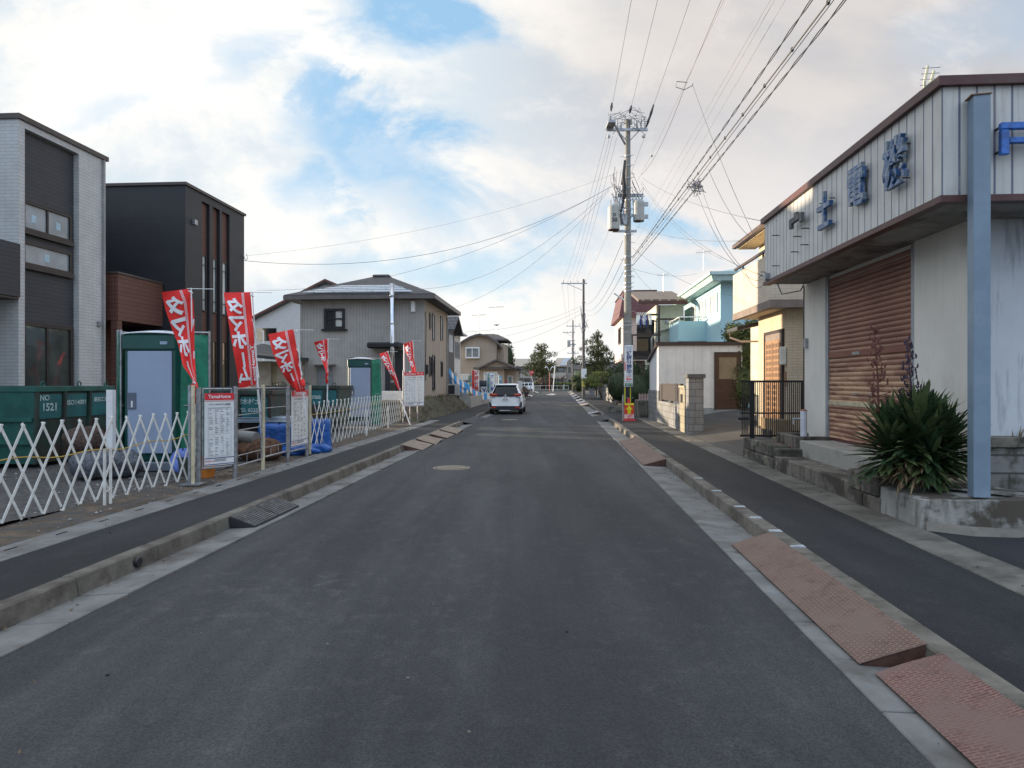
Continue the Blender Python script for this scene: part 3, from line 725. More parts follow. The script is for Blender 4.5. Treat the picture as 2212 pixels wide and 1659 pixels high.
# ---------------------------------------------------------------- skips
m_skipg = M('faded_green_paint', (.020, .105, .085), .55, var=.3, scale=2.5, grime=((.055, .045, .035), 2.5, .55, .7))
m_skipd = M('grimy_dark_green_paint', (.030, .062, .050), .6, var=.4, scale=2, grime=((.05, .038, .03), 2.2, .42, .62))
m_skipt = M('teal_paint', (.025, .145, .155), .55, var=.2, scale=3, grime=((.03, .10, .09), 6, .55, .7))
def skip(label, loc, rz, L, W, H, words, endmat, sidemat, ribs, z0=.16, twords=None):
    t = thing('skip', label, 'skip', loc, rz, 'green steel skips on the building plot')
    fl = .12
    mb = MB()   # open trough: four leaning sides and a floor. long side is x=0..; near end y=0
    def side(a, b, c, d, th=.02): mb.hexa(a, b)
    # long side facing +x at x=0, end facing -y at y=0
    o = [(-W, 0), (0, 0), (0, L), (-W, L)]
    i = [(-W+.05, .05), (-.05, .05), (-.05, L-.05), (-W+.05, L-.05)]
    bo = [(-W+fl, fl*.6), (-fl*.3, fl*.6), (-fl*.3, L-fl*.6), (-W+fl, L-fl*.6)]
    vs = [(x, y, z0) for x, y in bo]+[(x, y, H) for x, y in o]+[(x, y, H) for x, y in i]+[(x*.98, y, z0+.05) for x, y in bo]
    fs = [(3, 2, 1, 0)]+[(k, (k+1) % 4, 4+(k+1) % 4, 4+k) for k in range(4)]+[(4+k, 4+(k+1) % 4, 8+(k+1) % 4, 8+k) for k in range(4)]+[(8+k, 8+(k+1) % 4, 12+(k+1) % 4, 12+k) for k in range(4)]+[(12, 13, 14, 15)]
    mb.add(vs, fs); mb.build('trough', sidemat, t)
    r = MB()
    r.box(-W-.04, -.04, H-.10, .04, .0, H); r.box(-W-.04, L, H-.10, .04, L+.04, H); r.box(0.003, 0, H-.10, .045, L, H); r.box(-W-.045, 0, H-.10, -W-.003, L, H)
    r.build('rim', endmat, t, bevel=.008)
    for k in range(ribs+1):
        y = .02+(L-.04)*k/ribs; r = MB()
        r.hexa([(-fl*.3, y-.03, z0), (-fl*.3+.05, y-.03, z0), (-fl*.3+.05, y+.03, z0), (-fl*.3, y+.03, z0)], [(0, y-.03, H-.1), (.05, y-.03, H-.1), (.05, y+.03, H-.1), (0, y+.03, H-.1)])
        r.build('side_rib', sidemat, t)
    MB().hexa([(-W+fl, fl*.6-.02, z0), (-fl*.3, fl*.6-.02, z0), (-fl*.3, fl*.6, z0), (-W+fl, fl*.6, z0)], [(-W, -.02, H-.1), (0, -.02, H-.1), (0, 0, H-.1), (-W, 0, H-.1)]).build('end_wall', endmat, t)
    r = MB()
    for z in (z0+.35, z0+.75): r.box(-W+.03, -.045, z, -.03, .05, z+.07)
    r.build('end_rails', endmat, t)
    h = MB()
    for (x, y) in ((-.02, .2), (-.02, L*.55), (-.02, L-.15), (-W*.5, .02)):
        for k in range(8):
            a0, a1 = k*math.pi/4, (k+1)*math.pi/4
            h.tube((x, y+.05*math.cos(a0), H+.04+.045*math.sin(a0)), (x, y+.05*math.cos(a1), H+.04+.045*math.sin(a1)), .013, n=6)
    h.build('lifting_lugs', endmat, t)
    p = MB()
    for k in range(ribs):
        y0, y1 = .06+(L-.04)*k/ribs, -.04+(L-.04)*(k+1)/ribs
        p.hexa([(-.028, y0, H-.58), (.001, y0, H-.58), (.001, y1, H-.58), (-.028, y1, H-.58)], [(-.018, y0, H-.14), (.010, y0, H-.14), (.010, y1, H-.14), (-.018, y1, H-.14)])
    p.build('painted_panel', m_skipt, t)
    x = MB()
    for s, y, z, sz in words: x.text(s, lambda a, b: (.018, y+a, z+b), sz, .02)
    x.build('lettering', M('chalky_white_print', (.50, .62, .60), .8, var=.3, scale=12), t)
    if twords:
        x = MB()
        for s, y, z, sz in twords: x.text(s, lambda a, b: (y+a, -.012, z+b), sz, .02)
        x.build('end_lettering', M('chalky_white_print', (.50, .62, .60), .8), t)
    return t
skip('big green skip at the left edge painted NO 1521, behind the lattice fence', S(-9.17, 11.6, 0), ANG, 2.0, 2.6, 1.53, [('NO', .20, 1.32, .14), ('1521', .32, 1.15, .19), ('ISO14001', .99, 1.22, .125), ('建設工業', 1.65, 1.26, .10)], m_skipg, m_skipd, 3)
skip('dark green skip behind the empty pipe frame with white painted lettering', Vector((-7.25, 14.3, 0)), R(-90), 2.05, 1.6, 1.43, [], m_skipd, m_skipd, 3)
t3 = skip('long green skip marked 3008 standing before the grey house', Vector((-7.5, 20.3, 0)), R(-90), 2.2, 1.6, 1.50, [], m_skipd, m_skipd, 5)
for t_, ws, w_ in ((0, None, None),): pass
def plate_text(name, label, o, wds, w, h, mat=m_skipt):
    pass
# lettering on the camera-facing long sides of the two further skips
def face_words(par, items, x, mat):
    m = MB()
    for s, y, z, sz in items: m.text(s, lambda a, b: (x, y+a, z+b), sz, .02)
    m.build('lettering', mat, par)
ch = M('chalky_white_print', (.50, .62, .60), .8)
for o in [o for o in col.objects if o.name.startswith('skip')]:
    if '3008' in o['label']: face_words(o, [('建設工業', .28, 1.30, .13), ('土木', .30, 1.14, .12), ('NO 3008', 1.35, 1.14, .15), ('圏', 1.25, 1.30, .14)], .018, ch)
    if 'empty pipe' in o['label']: face_words(o, [('茨木村土', 1.56, 1.18, .135), ('TEL 0225', 1.56, 1.0, .11)], .018, ch)
# ---------------------------------------------------------------- portable toilets and their green wind screens
m_tgreen = M('dark_green_plastic', (.012, .075, .062), .35, var=.12)
m_tblue = M('pale_blue_plastic', (.31, .38, .50), .4, var=.05, scale=2)
m_sheet = M('green_mesh_sheet', (.012, .20, .115), .6, var=.25, scale=3, bump=.4, bscale=6, bd=.05)
def toilet(label, c, w=.86, h=2.5, rz=0.):
    t = thing('portable_toilet', label, 'portable toilet', c, rz)
    d = .95
    mb = MB(); mb.box(-w/2, 0.03, .16, w/2, d, h-.1); mb.build('cabin', m_tgreen, t, bevel=.03)
    mb = MB(); mb.box(-w/2-.01, -.01, h-.32, w/2+.01, .08, h-.06); mb.build('lintel', m_tgreen, t, bevel=.02)
    mb = MB()
    n = 8
    mb.grid(lambda u, v: (lerp(-w/2-.02, w/2+.02, u), lerp(-.03, d+.02, v), h-.06+.085*math.sin(math.pi*min(1, max(0, u)))**.5*math.sin(math.pi*(.12+.76*v))), 12, 8)
    mb.build('roof', M('translucent_white_plastic', (.74, .78, .82), .35), t, smooth=True, solid=.02)
    mb = MB(); mb.box(-w/2, -.03, .0, w/2, d, .16); mb.build('base', M('grey_plastic_base', (.16, .19, .22), .6), t, bevel=.02)
    dr = MB(); dr.box(-w/2+.085, -.012, .30, w/2-.035, .03, h-.345); dr = dr.build('door', m_tblue, t, bevel=.012)
    k = MB(); k.box(-w/2+.09, -.03, 1.05, -w/2+.24, -.012, 1.33); k = k.build('lock_plate', M('grey_lock_plate', (.12, .14, .19), .4), dr, bevel=.006)
    MB().box(-w/2+.165, -.04, 1.08, -w/2+.19, -.03, 1.19).build('handle', m_white, k)
    MB().box(w/2-.22, -.02, h-.23, w/2-.10, -.01, h-.18).build('maker_label', M('pale_label', (.3, .4, .5), .5), t)
    return t
toilet('near portable toilet with pale blue door, wrapped by green sheets, behind the first flag', Vector((-6.13, 11.15, .1)), .86, 2.37)
toilet('far portable toilet with pale blue door in front of the grey house', Vector((-5.28, 22.9, .1)), .82, 2.35)
def screen(label, pts, z0, z1, post_r=.022):
    t = thing('wind_screen', label, 'screen', (pts[0].x, pts[0].y, 0))
    o = pts[0]*1; o.z = 0
    for i, p in enumerate(pts): 
        q = p-o; MB().tube((q.x, q.y, .05), (q.x, q.y, z1+.07), post_r).build('post', m_galv, t)
    r = MB()
    for a, b in zip(pts, pts[1:]): r.tube((a.x-o.x, a.y-o.y, z1+.04), (b.x-o.x, b.y-o.y, z1+.04), .018); r.tube((a.x-o.x, a.y-o.y, 1.2), (b.x-o.x, b.y-o.y, 1.2), .014)
    r.build('rails', m_galv, t)
    for a, b in zip(pts, pts[1:]):
        d = b-a; nn = Vector((-d.y, d.x, 0)).normalized()
        MB().grid(lambda u, v: (a.x-o.x+d.x*u+nn.x*.018*math.sin(u*9+v*4), a.y-o.y+d.y*u+nn.y*.03*math.sin(u*9+v*5)+.012*math.sin(u*31), lerp(z0, z1, v)+.012*math.cos(u*12.6*3)*v), 16, 14).build('sheet', m_sheet, t, smooth=True, solid=.004)
    return t
screen('green sheet screen on pipes around the near toilet', [Vector((-6.75, 12.4, 0)), Vector((-6.68, 11.22, 0)), Vector((-6.62, 11.2, 0))], .1, 2.42)
screen('green sheet screen to the right of the near toilet, behind the first flag', [Vector((-5.92, 11.35, 0)), Vector((-5.25, 11.48, 0))], .1, 2.42)
screen('narrow green sheet screen to the right of the far toilet', [Vector((-4.90, 23.0, 0)), Vector((-4.62, 23.35, 0))], .1, 2.40)
# ---------------------------------------------------------------- clutter behind the frames
def sagbag(name, label, cat, c, r, h, mat, seed, n=18):
    rnd = random.Random(seed); mb = MB()
    ph = [rnd.uniform(0, 6) for _ in range(6)]
    def f(u, v):
        a = u*2*math.pi; p = v*math.pi*.97+.02
        k = 1+.13*math.sin(3*a+ph[0]+4*v)+.08*math.sin(7*a+ph[1])+.07*math.sin(9*v+ph[2]+2*a)
        return (c[0]+r[0]*math.sin(p)**.7*math.cos(a)*k, c[1]+r[1]*math.sin(p)**.7*math.sin(a)*k, c[2]+max(0, h*(.5-.5*math.cos(p))*(1+.05*math.sin(5*a+ph[3]))))
    mb.grid(f, n*2, n)
    return tag(mb.build(name, mat, smooth=True), label, cat)
m_tarp = M('blue_tarpaulin', (.014, .10, .36), .35, var=.25, scale=5, bump=.8, bscale=7, bd=.06)
def sheetbox(name, label, cat, c, w, d, h, mat, rz=0, seed=1):
    rnd = random.Random(seed); ph = rnd.uniform(0, 6); mb = MB()
    M4 = Matrix.Translation(c) @ Matrix.Rotation(rz, 4, 'Z')
    def f(u, v):
        a = u*2*math.pi; x, y = math.cos(a), math.sin(a); k = 1/max(abs(x), abs(y))**.85
        fl = 1+.05*math.sin(11*a+ph)*(1-v)+.12*(1-v)**3
        if v > .8: q = (1-v)/.2; zz = h; k *= q
        else: zz = h*v/.8
        return M4 @ Vector((w/2*x*k*fl, d/2*y*k*fl, zz+.012*math.sin(9*a+ph)))
    mb.grid(f, 64, 12); return tag(mb.build(name, mat, smooth=True), label, cat)
b = P(607, 975, 14.3); sheetbox('tarpaulin_stack', 'stack wrapped in bright blue tarpaulin behind the bent wire frame', 'tarpaulin', Vector((b.x, 14.3, .1)), .9, .9, .62, m_tarp, .3, 3)
b = P(683, 975, 14.6); sheetbox('blue_bin', 'blue sheet-covered bin behind the start of the far lattice fence', 'bin', Vector((b.x, 14.9, .1)), .45, .5, .66, m_tarp, .2, 5)
sagbag('tarpaulin_bundle', 'crumpled blue tarpaulin bundle lying at the pavement edge', 'tarpaulin', (P(690, 970, 14).x, 14.0, .08), (.26, .2), .22, m_tarp, 4)
sagbag('tarpaulin_bundle', 'blue tarpaulin spilling under the narrow notice board', 'tarpaulin', (P(645, 970, 13.7).x, 13.75, .08), (.4, .25), .2, m_tarp, 14)
t = thing('sheet_pile', 'pile of pale corrugated roofing sheets lying on the blue stack', 'roofing sheets', (P(603, 930, 14.6).x, 14.5, .72), R(8))
for k in range(4):
    MB().grid(lambda u, v: (lerp(-.75, .55, u)-.05*k, lerp(-.35, .35, v)+.05*k, .03+k*.028+.012*math.sin(v*40)), 3, 40).build('sheet', M('pale_roof_sheet', (.45, .52, .60), .3, .5, var=.2, scale=5), t, solid=.004)
m_pipe = M('grey_pipe_roll', (.30, .29, .27), .7, var=.2, scale=4)
for i, (px, z, txt) in enumerate(((530, .52, 'upper thick grey roll of a pair lying behind the empty frame'), (537, .30, 'lower thick grey roll of a pair lying behind the empty frame'))):
    c = P(px, 930, 12.9); mb = MB(); mb.tube((c.x-1.4, 13.4, z+.12), (c.x+.25, 12.8+.1*i, z), .12, n=18); tag(mb.build('insulation_roll', m_pipe, smooth=False), txt, 'roll', 'grey rolls behind the empty frame')
t = thing('bucket', 'orange plastic bucket standing under the large notice board', 'bucket', (P(453, 1040, 10.7).x, 10.62, .08))
MB().lathe([(.10, 0), (.14, .30), (.15, .305), (.15, .325), (.132, .325), (.095, .02)], 22).build('pail', M('orange_plastic', (.62, .20, .03), .5, var=.15, scale=8), t, smooth=False)
sagbag('straw_heap', 'brown heap of straw and scraps behind the cream middle post', 'heap', (P(560, 975, 12.8).x, 12.9, .08), (.42, .35), .42, M('brown_straw', (.17, .085, .05), .95, var=.5, scale=12, bump=1, bscale=20, bd=.05), 8)
for i, (px, Y, z, r, tx) in enumerate(((190, 9.3, .1, .33, 'silvery wrapped sack on the left behind the near lattice fence'), (250, 9.5, .1, .36, 'grey wrapped sack at the middle of the near lattice fence'), (175, 9.8, .45, .3, 'brown load lying on top of the wrapped sacks'))):
    c = P(px, 950, Y+.9); sagbag('wrapped_sack', tx, 'sack', (c.x, c.y+.1, z), (r, r*.8), .42, M('plastic_wrap_grey' if i < 2 else 'brown_scrap', (.10, .105, .12) if i < 2 else (.085, .05, .038), .4 if i < 2 else .8, var=.5, scale=25, bump=1, bscale=30, bd=.03), i+20)
sagbag('blue_bag', 'white and blue plastic bag behind the near cream end post', 'bag', (P(395, 980, 10.7).x, 10.7, .1), (.17, .15), .42, M('blue_white_plastic', (.10, .15, .40), .4, var=.6, scale=2.5), 31)
c = P(399, 1000, 10.6); t = thing('steel_drum', 'dark green drum under the blue bag at the end post', 'drum', (P(392, 1000, 10.6).x, 10.72, .08)); MB().lathe([(.17, 0), (.17, .01), (.165, .15), (.17, .16), (.165, .3), (.17, .32)], 18).build('barrel', m_skipd, t)
c = P(134, 1000, 8.9); post('site_post', 'broad white timber post between the green skip and the near toilet', Vector((P(240, 870, 10.6).x, 10.6, .1)), 1.38, .05, m_white, square=True)
mb = MB(); c = P(105, 975, 10.9)
for k in range(2): pass
for i, (px, py, L, lb) in enumerate(((925, 850, 1.6, 'white panels stacked behind the far toilet on its left'), (985, 850, 1.5, 'white panels standing behind the far toilet on its right'))):
    q = P([741, 830][i], 850, 27.5); tt = thing('panel_stack', lb, 'panels', (q.x, 27.5, .1))
    for k in range(5): MB().box(-.5, -.05*k, .22*k, .55, .05+.02*k, .22*k+.2).build('panel', m_white, tt)
q = P(846, 860, 26); tt = thing('pallet_crate', 'wooden crate with a white lid beside the steel flue', 'crate', (q.x, 26, .1))
MB().box(-.45, 0, 0, .45, .6, .78).build('box', M('plywood', (.42, .25, .12), .8, var=.2), tt); MB().box(-.6, -.1, .80, .6, .7, 1.15).build('lid', m_white, tt)
# ================================================================ houses on the left
m_found = M('foundation_concrete', (.34, .34, .33), .85, var=.15)
def bx(par, name, mat, *b, bevel=0):
    mb = MB()
    for q in (b[0] if isinstance(b[0], list) else [b]): mb.box(*q)
    return mb.build(name, mat, par, bevel=bevel)
def hip(par, mat, x0, x1, y0, y1, z, zr, rl=0., oh=.5, fas=.18, name='roof', fmat=None, axis='x'):
    "hip roof; ridge along axis with half-length rl"
    cx, cy = (x0+x1)/2, (y0+y1)/2; X0, X1, Y0, Y1 = x0-oh, x1+oh, y0-oh, y1+oh
    ra, rb = ((cx-rl, cy), (cx+rl, cy)) if axis == 'x' else ((cx, cy-rl), (cx, cy+rl))
    mb = MB(); k = [(X0, Y0), (X1, Y0), (X1, Y1), (X0, Y1)]
    vs = [(*p, z) for p in k]+[(*p, z+fas) for p in k]+[(*ra, zr), (*rb, zr)]
    fs = [(3, 2, 1, 0), (0, 1, 5, 4), (1, 2, 6, 5), (2, 3, 7, 6), (3, 0, 4, 7)]
    if axis == 'x': fs += [(4, 5, 9, 8), (5, 6, 9), (6, 7, 8, 9), (7, 4, 8)]
    else: fs += [(4, 5, 8), (5, 6, 9, 8), (6, 7, 9), (7, 4, 8, 9)]
    mb.add(vs, fs); r = mb.build(name, mat, par)
    if fmat:
        g = MB(); e = .03
        for a, b in (((X0-e, Y0-e), (X1+e, Y0)), ((X0-e, Y1), (X1+e, Y1+e)), ((X0-e, Y0), (X0, Y1)), ((X1, Y0), (X1+e, Y1))): g.box(a[0], a[1], z-.03, b[0], b[1], z+fas*.8)
        g.build('gutter', fmat, r)
    return r
def gable(par, mat, x0, x1, y0, y1, z, zr, oh=.4, ov=.4, th=.14, ridge='y', name='roof', cx=None):
    "gable roof slabs; ridge along y (gable faces the camera) or along x"
    mb = MB()
    if ridge == 'y':
        c = (x0+x1)/2 if cx is None else cx; s = (zr-z)/(c-x0); s2 = (zr-z)/(x1-c)
        mb.prism([(x0-ov, z-ov*s), (c, zr), (x1+ov, z-ov*s2), (x1+ov, z-ov*s2+th), (c, zr+th), (x0-ov, z-ov*s+th)], y0-oh, y1+oh, 'y')
    else:
        c = (y0+y1)/2; s = (zr-z)/(c-y0)
        mb.prism([(y0-ov, z-ov*s), (c, zr), (y1+ov, z-ov*s), (y1+ov, z-ov*s+th), (c, zr+th), (y0-ov, z-ov*s+th)], x0-oh, x1+oh, 'x')
    return mb.build(name, mat, par)
h0 = thing('house', 'unseen grey house added outside the left edge to shade the street', 'house', (-23, 1, 0), ANG)  # added out of view to keep the low sun off the street
m_shade_house = M('shade_house_render', (.4, .39, .37), .8)
bx(h0, 'wall', m_shade_house, [(0, 0, 0, 7, 19, 6.4)]); gable(h0, M('shade_house_roof', (.1, .1, .1), .7), 0, 7, 0, 19, 6.4, 8.6, ridge='x'); MB().prism([(0, 6.4), (19, 6.4), (9.5, 8.58)], 0, 7, 'x').build('gable_wall', m_shade_house, h0); win(h0, 'r', 7, 2, 4, 3.6, 5, m_white); win(h0, 'r', 7, 7, 9, 1, 3, m_white)
# --- tall white tiled house at the left edge
m_wtile = BR('white_ceramic_tile', (.54, .54, .53), (.52, .52, .51), (.36, .36, .355), .30, .075, .006, rough=.45, bump=.3)
m_char = BR('charcoal_siding', (.040, .042, .048), (.048, .050, .056), (.02, .02, .022), 1.5, .09, .006, rough=.6, bump=.3)
m_cap = M('dark_roof_cap', (.07, .055, .05), .5, var=.2)
def sticker(w_, x, y, z, s=.14):
    pass
h1 = thing('house', 'white tiled box house at the left edge with a charcoal recess and slim windows', 'house', S(-11.5, 14.1), ANG)
bx(h1, 'wall', m_wtile, [(-6, 0, 0, 0, .17, 7.22), (-6, .17, 0, -.14, 1.78, 7.22), (-6, 1.78, 0, 0, 2.72, 7.22), (-.14, .17, 7.08, 0, 1.78, 7.22)])
bx(h1, 'recess_wall', m_char, [(-.16, .172, .3, -.132, 1.778, 7.078)])
bx(h1, 'roof_cap', m_cap, [(-6.05, -.04, 7.22, .05, 2.78, 7.33)])
bx(h1, 'balcony', m_char, [(-3, -4.6, 3.41, .06, -.02, 4.54)])
bx(h1, 'balcony_soffit', m_dkbrown, [(-3, -4.6, 3.36, .04, -.03, 3.40)])
m_sash = M('dark_bronze_sash', (.035, .028, .026), .4, .3)
gl_up = glass('sky_reflection_glass', (.25, .28, .30), .05)  # base colour lightened to stand for bright sky reflection
wa = win(h1, 'r', -.13, .22, 1.66, 4.92, 5.56, m_sash, gl_up, mv=(.93,), fw=.06, sill=.02)
wb = win(h1, 'r', -.13, .22, 1.66, 4.16, 4.68, m_sash, gl_up, fw=.06, sill=.02)
wc = win(h1, 'r', -.13, .22, 1.70, .50, 2.92, m_sash, glass('patio_glass', (.06, .065, .06), .04), mv=(.93,), fw=.08)
for par, y, z in ((wa, .55, 5.22), (wa, 1.27, 5.22), (wb, .93, 4.42)): bx(par, 'sticker', M('pale_blue_sticker', (.40, .55, .62), .6), [(-.118, y-.07, z-.09, -.112, y+.07, z+.08)])
bx(h1, 'downpipe', M('grey_downpipe', (.30, .30, .29), .5), [(.005, 2.58, .2, .06, 2.64, 7.2)])
bx(h1, 'sidewall_vent', M('grey_vent', (.2, .2, .2), .5), [(-.001, 2.4, 3.0, .05, 2.52, 3.12)])
# --- dark box house
m_dark = BR('dark_navy_siding', (.020, .022, .027), (.024, .026, .031), (.012, .012, .014), 3., .45, .006, rough=.55, bump=.2)
m_brn = BR('red_brown_siding', (.15, .065, .045), (.135, .058, .04), (.04, .02, .016), 1.8, .11, .006, rough=.6, bump=.3)
h2 = thing('house', 'nearly black box house with three tall red brown strips and slot windows', 'house', S(-10.65, 18.9), ANG)
ST = [(.88, 1.32), (1.50, 1.93), (2.07, 2.55)]
wl = [(-7, 0, 0, 0, ST[0][0], 7.24)]; e = [0]+[v for p in ST for v in p]+[3.55]
for a, b in ((1.32, 1.50), (1.93, 2.07), (2.55, 3.55)): wl.append((-7, a, 0, 0, b, 7.24))
for a, b in ST: wl += [(-.2, a, 7.02, 0, b, 7.24), (-7, a, 0, -.12, b, 7.24)]
bx(h2, 'wall', m_dark, wl)
bx(h2, 'sun_block_wing', m_dark, [(-7, -2.05, 0, -4.1, -.01, 7.24)])  # unseen block added to stop sunlight passing between the two houses
bx(h2, 'brown_strips', m_brn, [(-.125, a+.002, 0, -.10, b-.002, 7.018) for a, b in ST])
bx(h2, 'roof_cap', m_cap, [(-7.05, -.05, 7.24, .05, 3.6, 7.32)])
for a, b in ST:
    win(h2, 'r', -.10, a+.10, b-.08, 3.75, 5.45, m_sash, glass('bright_slot_glass', (.42, .46, .45), .1), mh=(5.15, 4.1), fw=.035)
    win(h2, 'r', -.10, a+.10, b-.08, 1.1, 2.9, m_sash, glass('amber_room_glass', (.14, .10, .05), .06), mh=(2.3,), fw=.035)
bx(h2, 'downpipe', m_black, [(-4.2, -.07, .2, -4.14, -.005, 7.2)]); bx(h2, 'vent_hood', m_galv, [(.005, .35, 6.2, .09, .5, 6.34)]); bx(h2, 'vent_hood', m_galv, [(.005, 3.1, 2.3, .09, 3.25, 2.44)])
bx(h2, 'balcony', m_brn, [(-4, -1.95, 3.2, -.66, -1.75, 4.4), (-.9, -1.75, 3.2, -.66, -.02, 4.4), (-4, -1.75, 3.2, -.9, -.02, 3.3)])
bx(h2, 'balcony_cap', m_cap, [(-4, -1.98, 4.4, -.63, -1.72, 4.45), (-.93, -1.72, 4.4, -.63, -.01, 4.45)])
bx(h2, 'porch_post', m_brn, [(-.86, -1.94, 0, -.68, -1.76, 3.2)])
bx(h2, 'porch_wall', m_brn, [(-4, -.5, 0, -2.0, -.02, 3.2)])
bx(h2, 'entrance_lamp', M('lamp_glass', (.4, .38, .33), .3), [(-3.3, -.58, 1.9, -3.15, -.5, 2.2)])
mb = MB(); mb.path([(0.0, 3.5, 5.9), (.08, 3.5, 5.72), (.16, 3.48, 5.78), (.1, 3.5, 5.95)], .012); mb.build('wire_anchor', m_galv, h2)
# --- grey siding house with solar panels
m_gsid = BR('grey_vertical_siding', (.365, .35, .325), (.37, .355, .33), (.28, .27, .25), .15, 50, .012, 0, rough=.7, bump=.5)
m_bsid = M('warm_lit_grey_render', (.40, .325, .26), .85, var=.06, scale=1)  # warm light on the street side is put into this wall colour
m_tile = BR('grey_roof_tile', (.050, .052, .056), (.040, .042, .046), (.022, .022, .024), .28, .16, .015, rough=.6, bump=.5, grime=((.065, .06, .058), 1.3, .5, .75))
h3 = thing('house', 'grey ribbed two storey house with solar panels on its hip roof', 'house', S(-6.4, 31.6), ANG)
bx(h3, 'wall', m_gsid, [(-6, 0, .8, 0, .1, 5.62), (-6, .1, .8, -5.9, 6.7, 5.62), (-6, 6.6, .8, 0, 6.7, 5.62)])
bx(h3, 'street_wall', m_bsid, [(-.12, .1, .8, -.001, 6.6, 5.62)])
bx(h3, 'foundation', m_found, [(-5.95, .05, 0, -.05, 6.65, .8)])
rf = hip(h3, m_tile, -6, 0, 0, 6.9, 5.56, 7.25, .35, .62, .2, fmat=M('brown_grey_gutter', (.12, .105, .095), .5))
bx(rf, 'ridge_cap', m_tile, [(-3.5, 3.2, 7.1, -2.5, 3.7, 7.32)], bevel=.09)
# solar rows lie on the front slope
sl_ = (7.25-5.76)/(3.45+.62)
pm = BR('solar_panel', (.42, .46, .50), (.46, .50, .54), (.10, .12, .16), .95, 3, .02, 0, rough=.14, bump=.1)  # pale blue-grey cells carry the reflected sky in their colour
for k, (xa, xb) in enumerate(((-5.5, -.4), (-5.15, -.75), (-4.75, -1.0), (-4.35, -1.35))):
    d0 = .12+k*.37; d1 = d0+.19
    y0, y1 = -.62+d0, -.62+d1; z0, z1 = 5.76+d0*sl_+.06, 5.76+d1*sl_+.06
    MB().hexa([(xa-.25, y0, z0), (xb-.05, y0, z0), (xb-.28, y1, z1), (xa+.05, y1, z1)], [(xa-.25, y0, z0+.05), (xb-.05, y0, z0+.05), (xb-.28, y1, z1+.05), (xa+.05, y1, z1+.05)]).build('solar_row', pm, rf)
bw = win(h3, 'f', 0, -4.87, -3.86, 4.17, 5.15, m_black, m_glass, mv=(-4.36,), mh=(4.66,), fw=.12, out=.09, sill=.12)
bx(bw, 'curtain', m_curtain, [(-4.32, -.018, 4.28, -3.98, -.013, 5.04)])
bx(h3, 'canopy', m_black, [(-2.55, -.9, 3.2, -1.0, -.005, 3.48)], bevel=.06)
bx(h3, 'recess_door', M('dark_door', (.03, .032, .036), .5), [(-1.9, -.012, .9, -1.02, .0, 3.15)])
bx(h3, 'back_door', M('grey_side_door', (.22, .24, .26), .5), [(-5.2, -.06, .9, -4.45, -.005, 2.35)])
bx(h3, 'door_hood', m_galv, [(-5.35, -.45, 2.42, -4.3, -.005, 2.47)])
bx(h3, 'wall_box', m_white, [(-.62, -.16, 4.95, -.42, -.005, 5.48)], bevel=.02)
bx(h3, 'wall_vent', M('brown_vent', (.10, .08, .07), .5), [(-3.6, -.1, 2.62, -3.42, -.005, 2.8)])
mb = MB(); mb.tube((-6.03, -.04, .8), (-6.03, -.04, 5.4), .035); mb.tube((.05, 6.3, .8), (.05, 6.3, 5.3), .04); mb.build('downpipe', M('grey_pipe', (.28, .27, .25), .5), h3)
for y0, y1, z0, z1 in ((1.15, 1.55, 4.25, 5.05), (2.0, 2.55, 3.75, 5.1), (4.3, 4.9, 3.9, 5.2), (1.2, 1.75, 1.9, 2.9), (2.0, 2.6, 1.2, 3.0), (4.4, 4.9, 1.9, 2.75)):
    win(h3, 'r', 0, y0, y1, z0, z1, m_sash, glass('side_glass', (.35, .36, .36), .3) if z0 > 3 else m_glass, fw=.05)
mb = MB(); mb.path([(.03, .15, 5.0), (.06, .15, 4.4), (.03, .15, 2.3), (.04, .15, 1.7)], .02); mb.build('service_cable', m_black, h3); bx(h3, 'meter_box', m_black, [(0, .2, 2.0, .14, .6, 2.45)])
fl = thing('steel_flue', 'shiny stainless flue pipe standing before the grey house wall', 'flue', (P(849, 800, 30.9).x, 30.9, .4))
MB().tube((0, 0, 0), (-.05, 0, 5.82), .105, n=16).build('pipe', m_steel, fl, smooth=True)
for z in (1.2, 2.6, 3.9, 5.2): MB().tube((-.01*z, 0, z), (-.01*z, 0, z+.07), .115, n=16).build('joint_band', m_galv, fl)
mb = MB(); mb.tube((0, 0, 4.9), (-.9, .6, 2.2), .006); mb.build('guy_wire', m_galv, fl)
# --- white house behind the grey one, its open gable to the camera
m_verge = M('red_brown_verge', (.13, .05, .035), .6)
h4 = thing('house', 'white gabled house behind the grey one on its left, with an open balcony', 'house', Vector((-15.1, 38.5, 0)), ANG)
bx(h4, 'wall', M('white_render', (.52, .54, .55), .8, var=.05), [(0, 0, 2.5, .4, 6, 5.3), (.4, 0, 2.5, 9, 6, 4.0), (1.45, .001, 4.0, 9, 6, 5.45), (.4, .0, 4.75, 1.45, .2, 5.6)])
MB().prism([(0.1, 5.25), (1.45, 5.4), (8.9, 5.4), (4.5, 7.26), (4.3, 7.26)], .004, 6, 'y').build('gable_wall', MATS['white_render'], h4)
bx(h4, 'pillar', M('cream_render', (.55, .48, .36), .8), [(.25, -.02, 4, .62, .4, 4.75)])
bx(h4, 'lower_wall', M('cream_brown_render', (.36, .32, .26), .8), [(0.1, .02, 0, 9, 5.9, 2.5)])
gable(h4, m_tile, 0, 9.6, 0, 6, 5.15, 7.3, .22, .5, .2, cx=4.4)
gable(h4, m_verge, 0.02, 9.58, -.26, -.225, 5.25, 7.40, 0, .5, .14, cx=4.4, name='verge_trim')
bx(h4, 'window_hood', m_black, [(3.2, -.2, 4.2, 5.2, 0, 4.4)])
mb = MB(); mb.tube((.8, -.3, 2.4), (.8, -.3, 4.6), .04); mb.build('downpipe', m_white, h4)
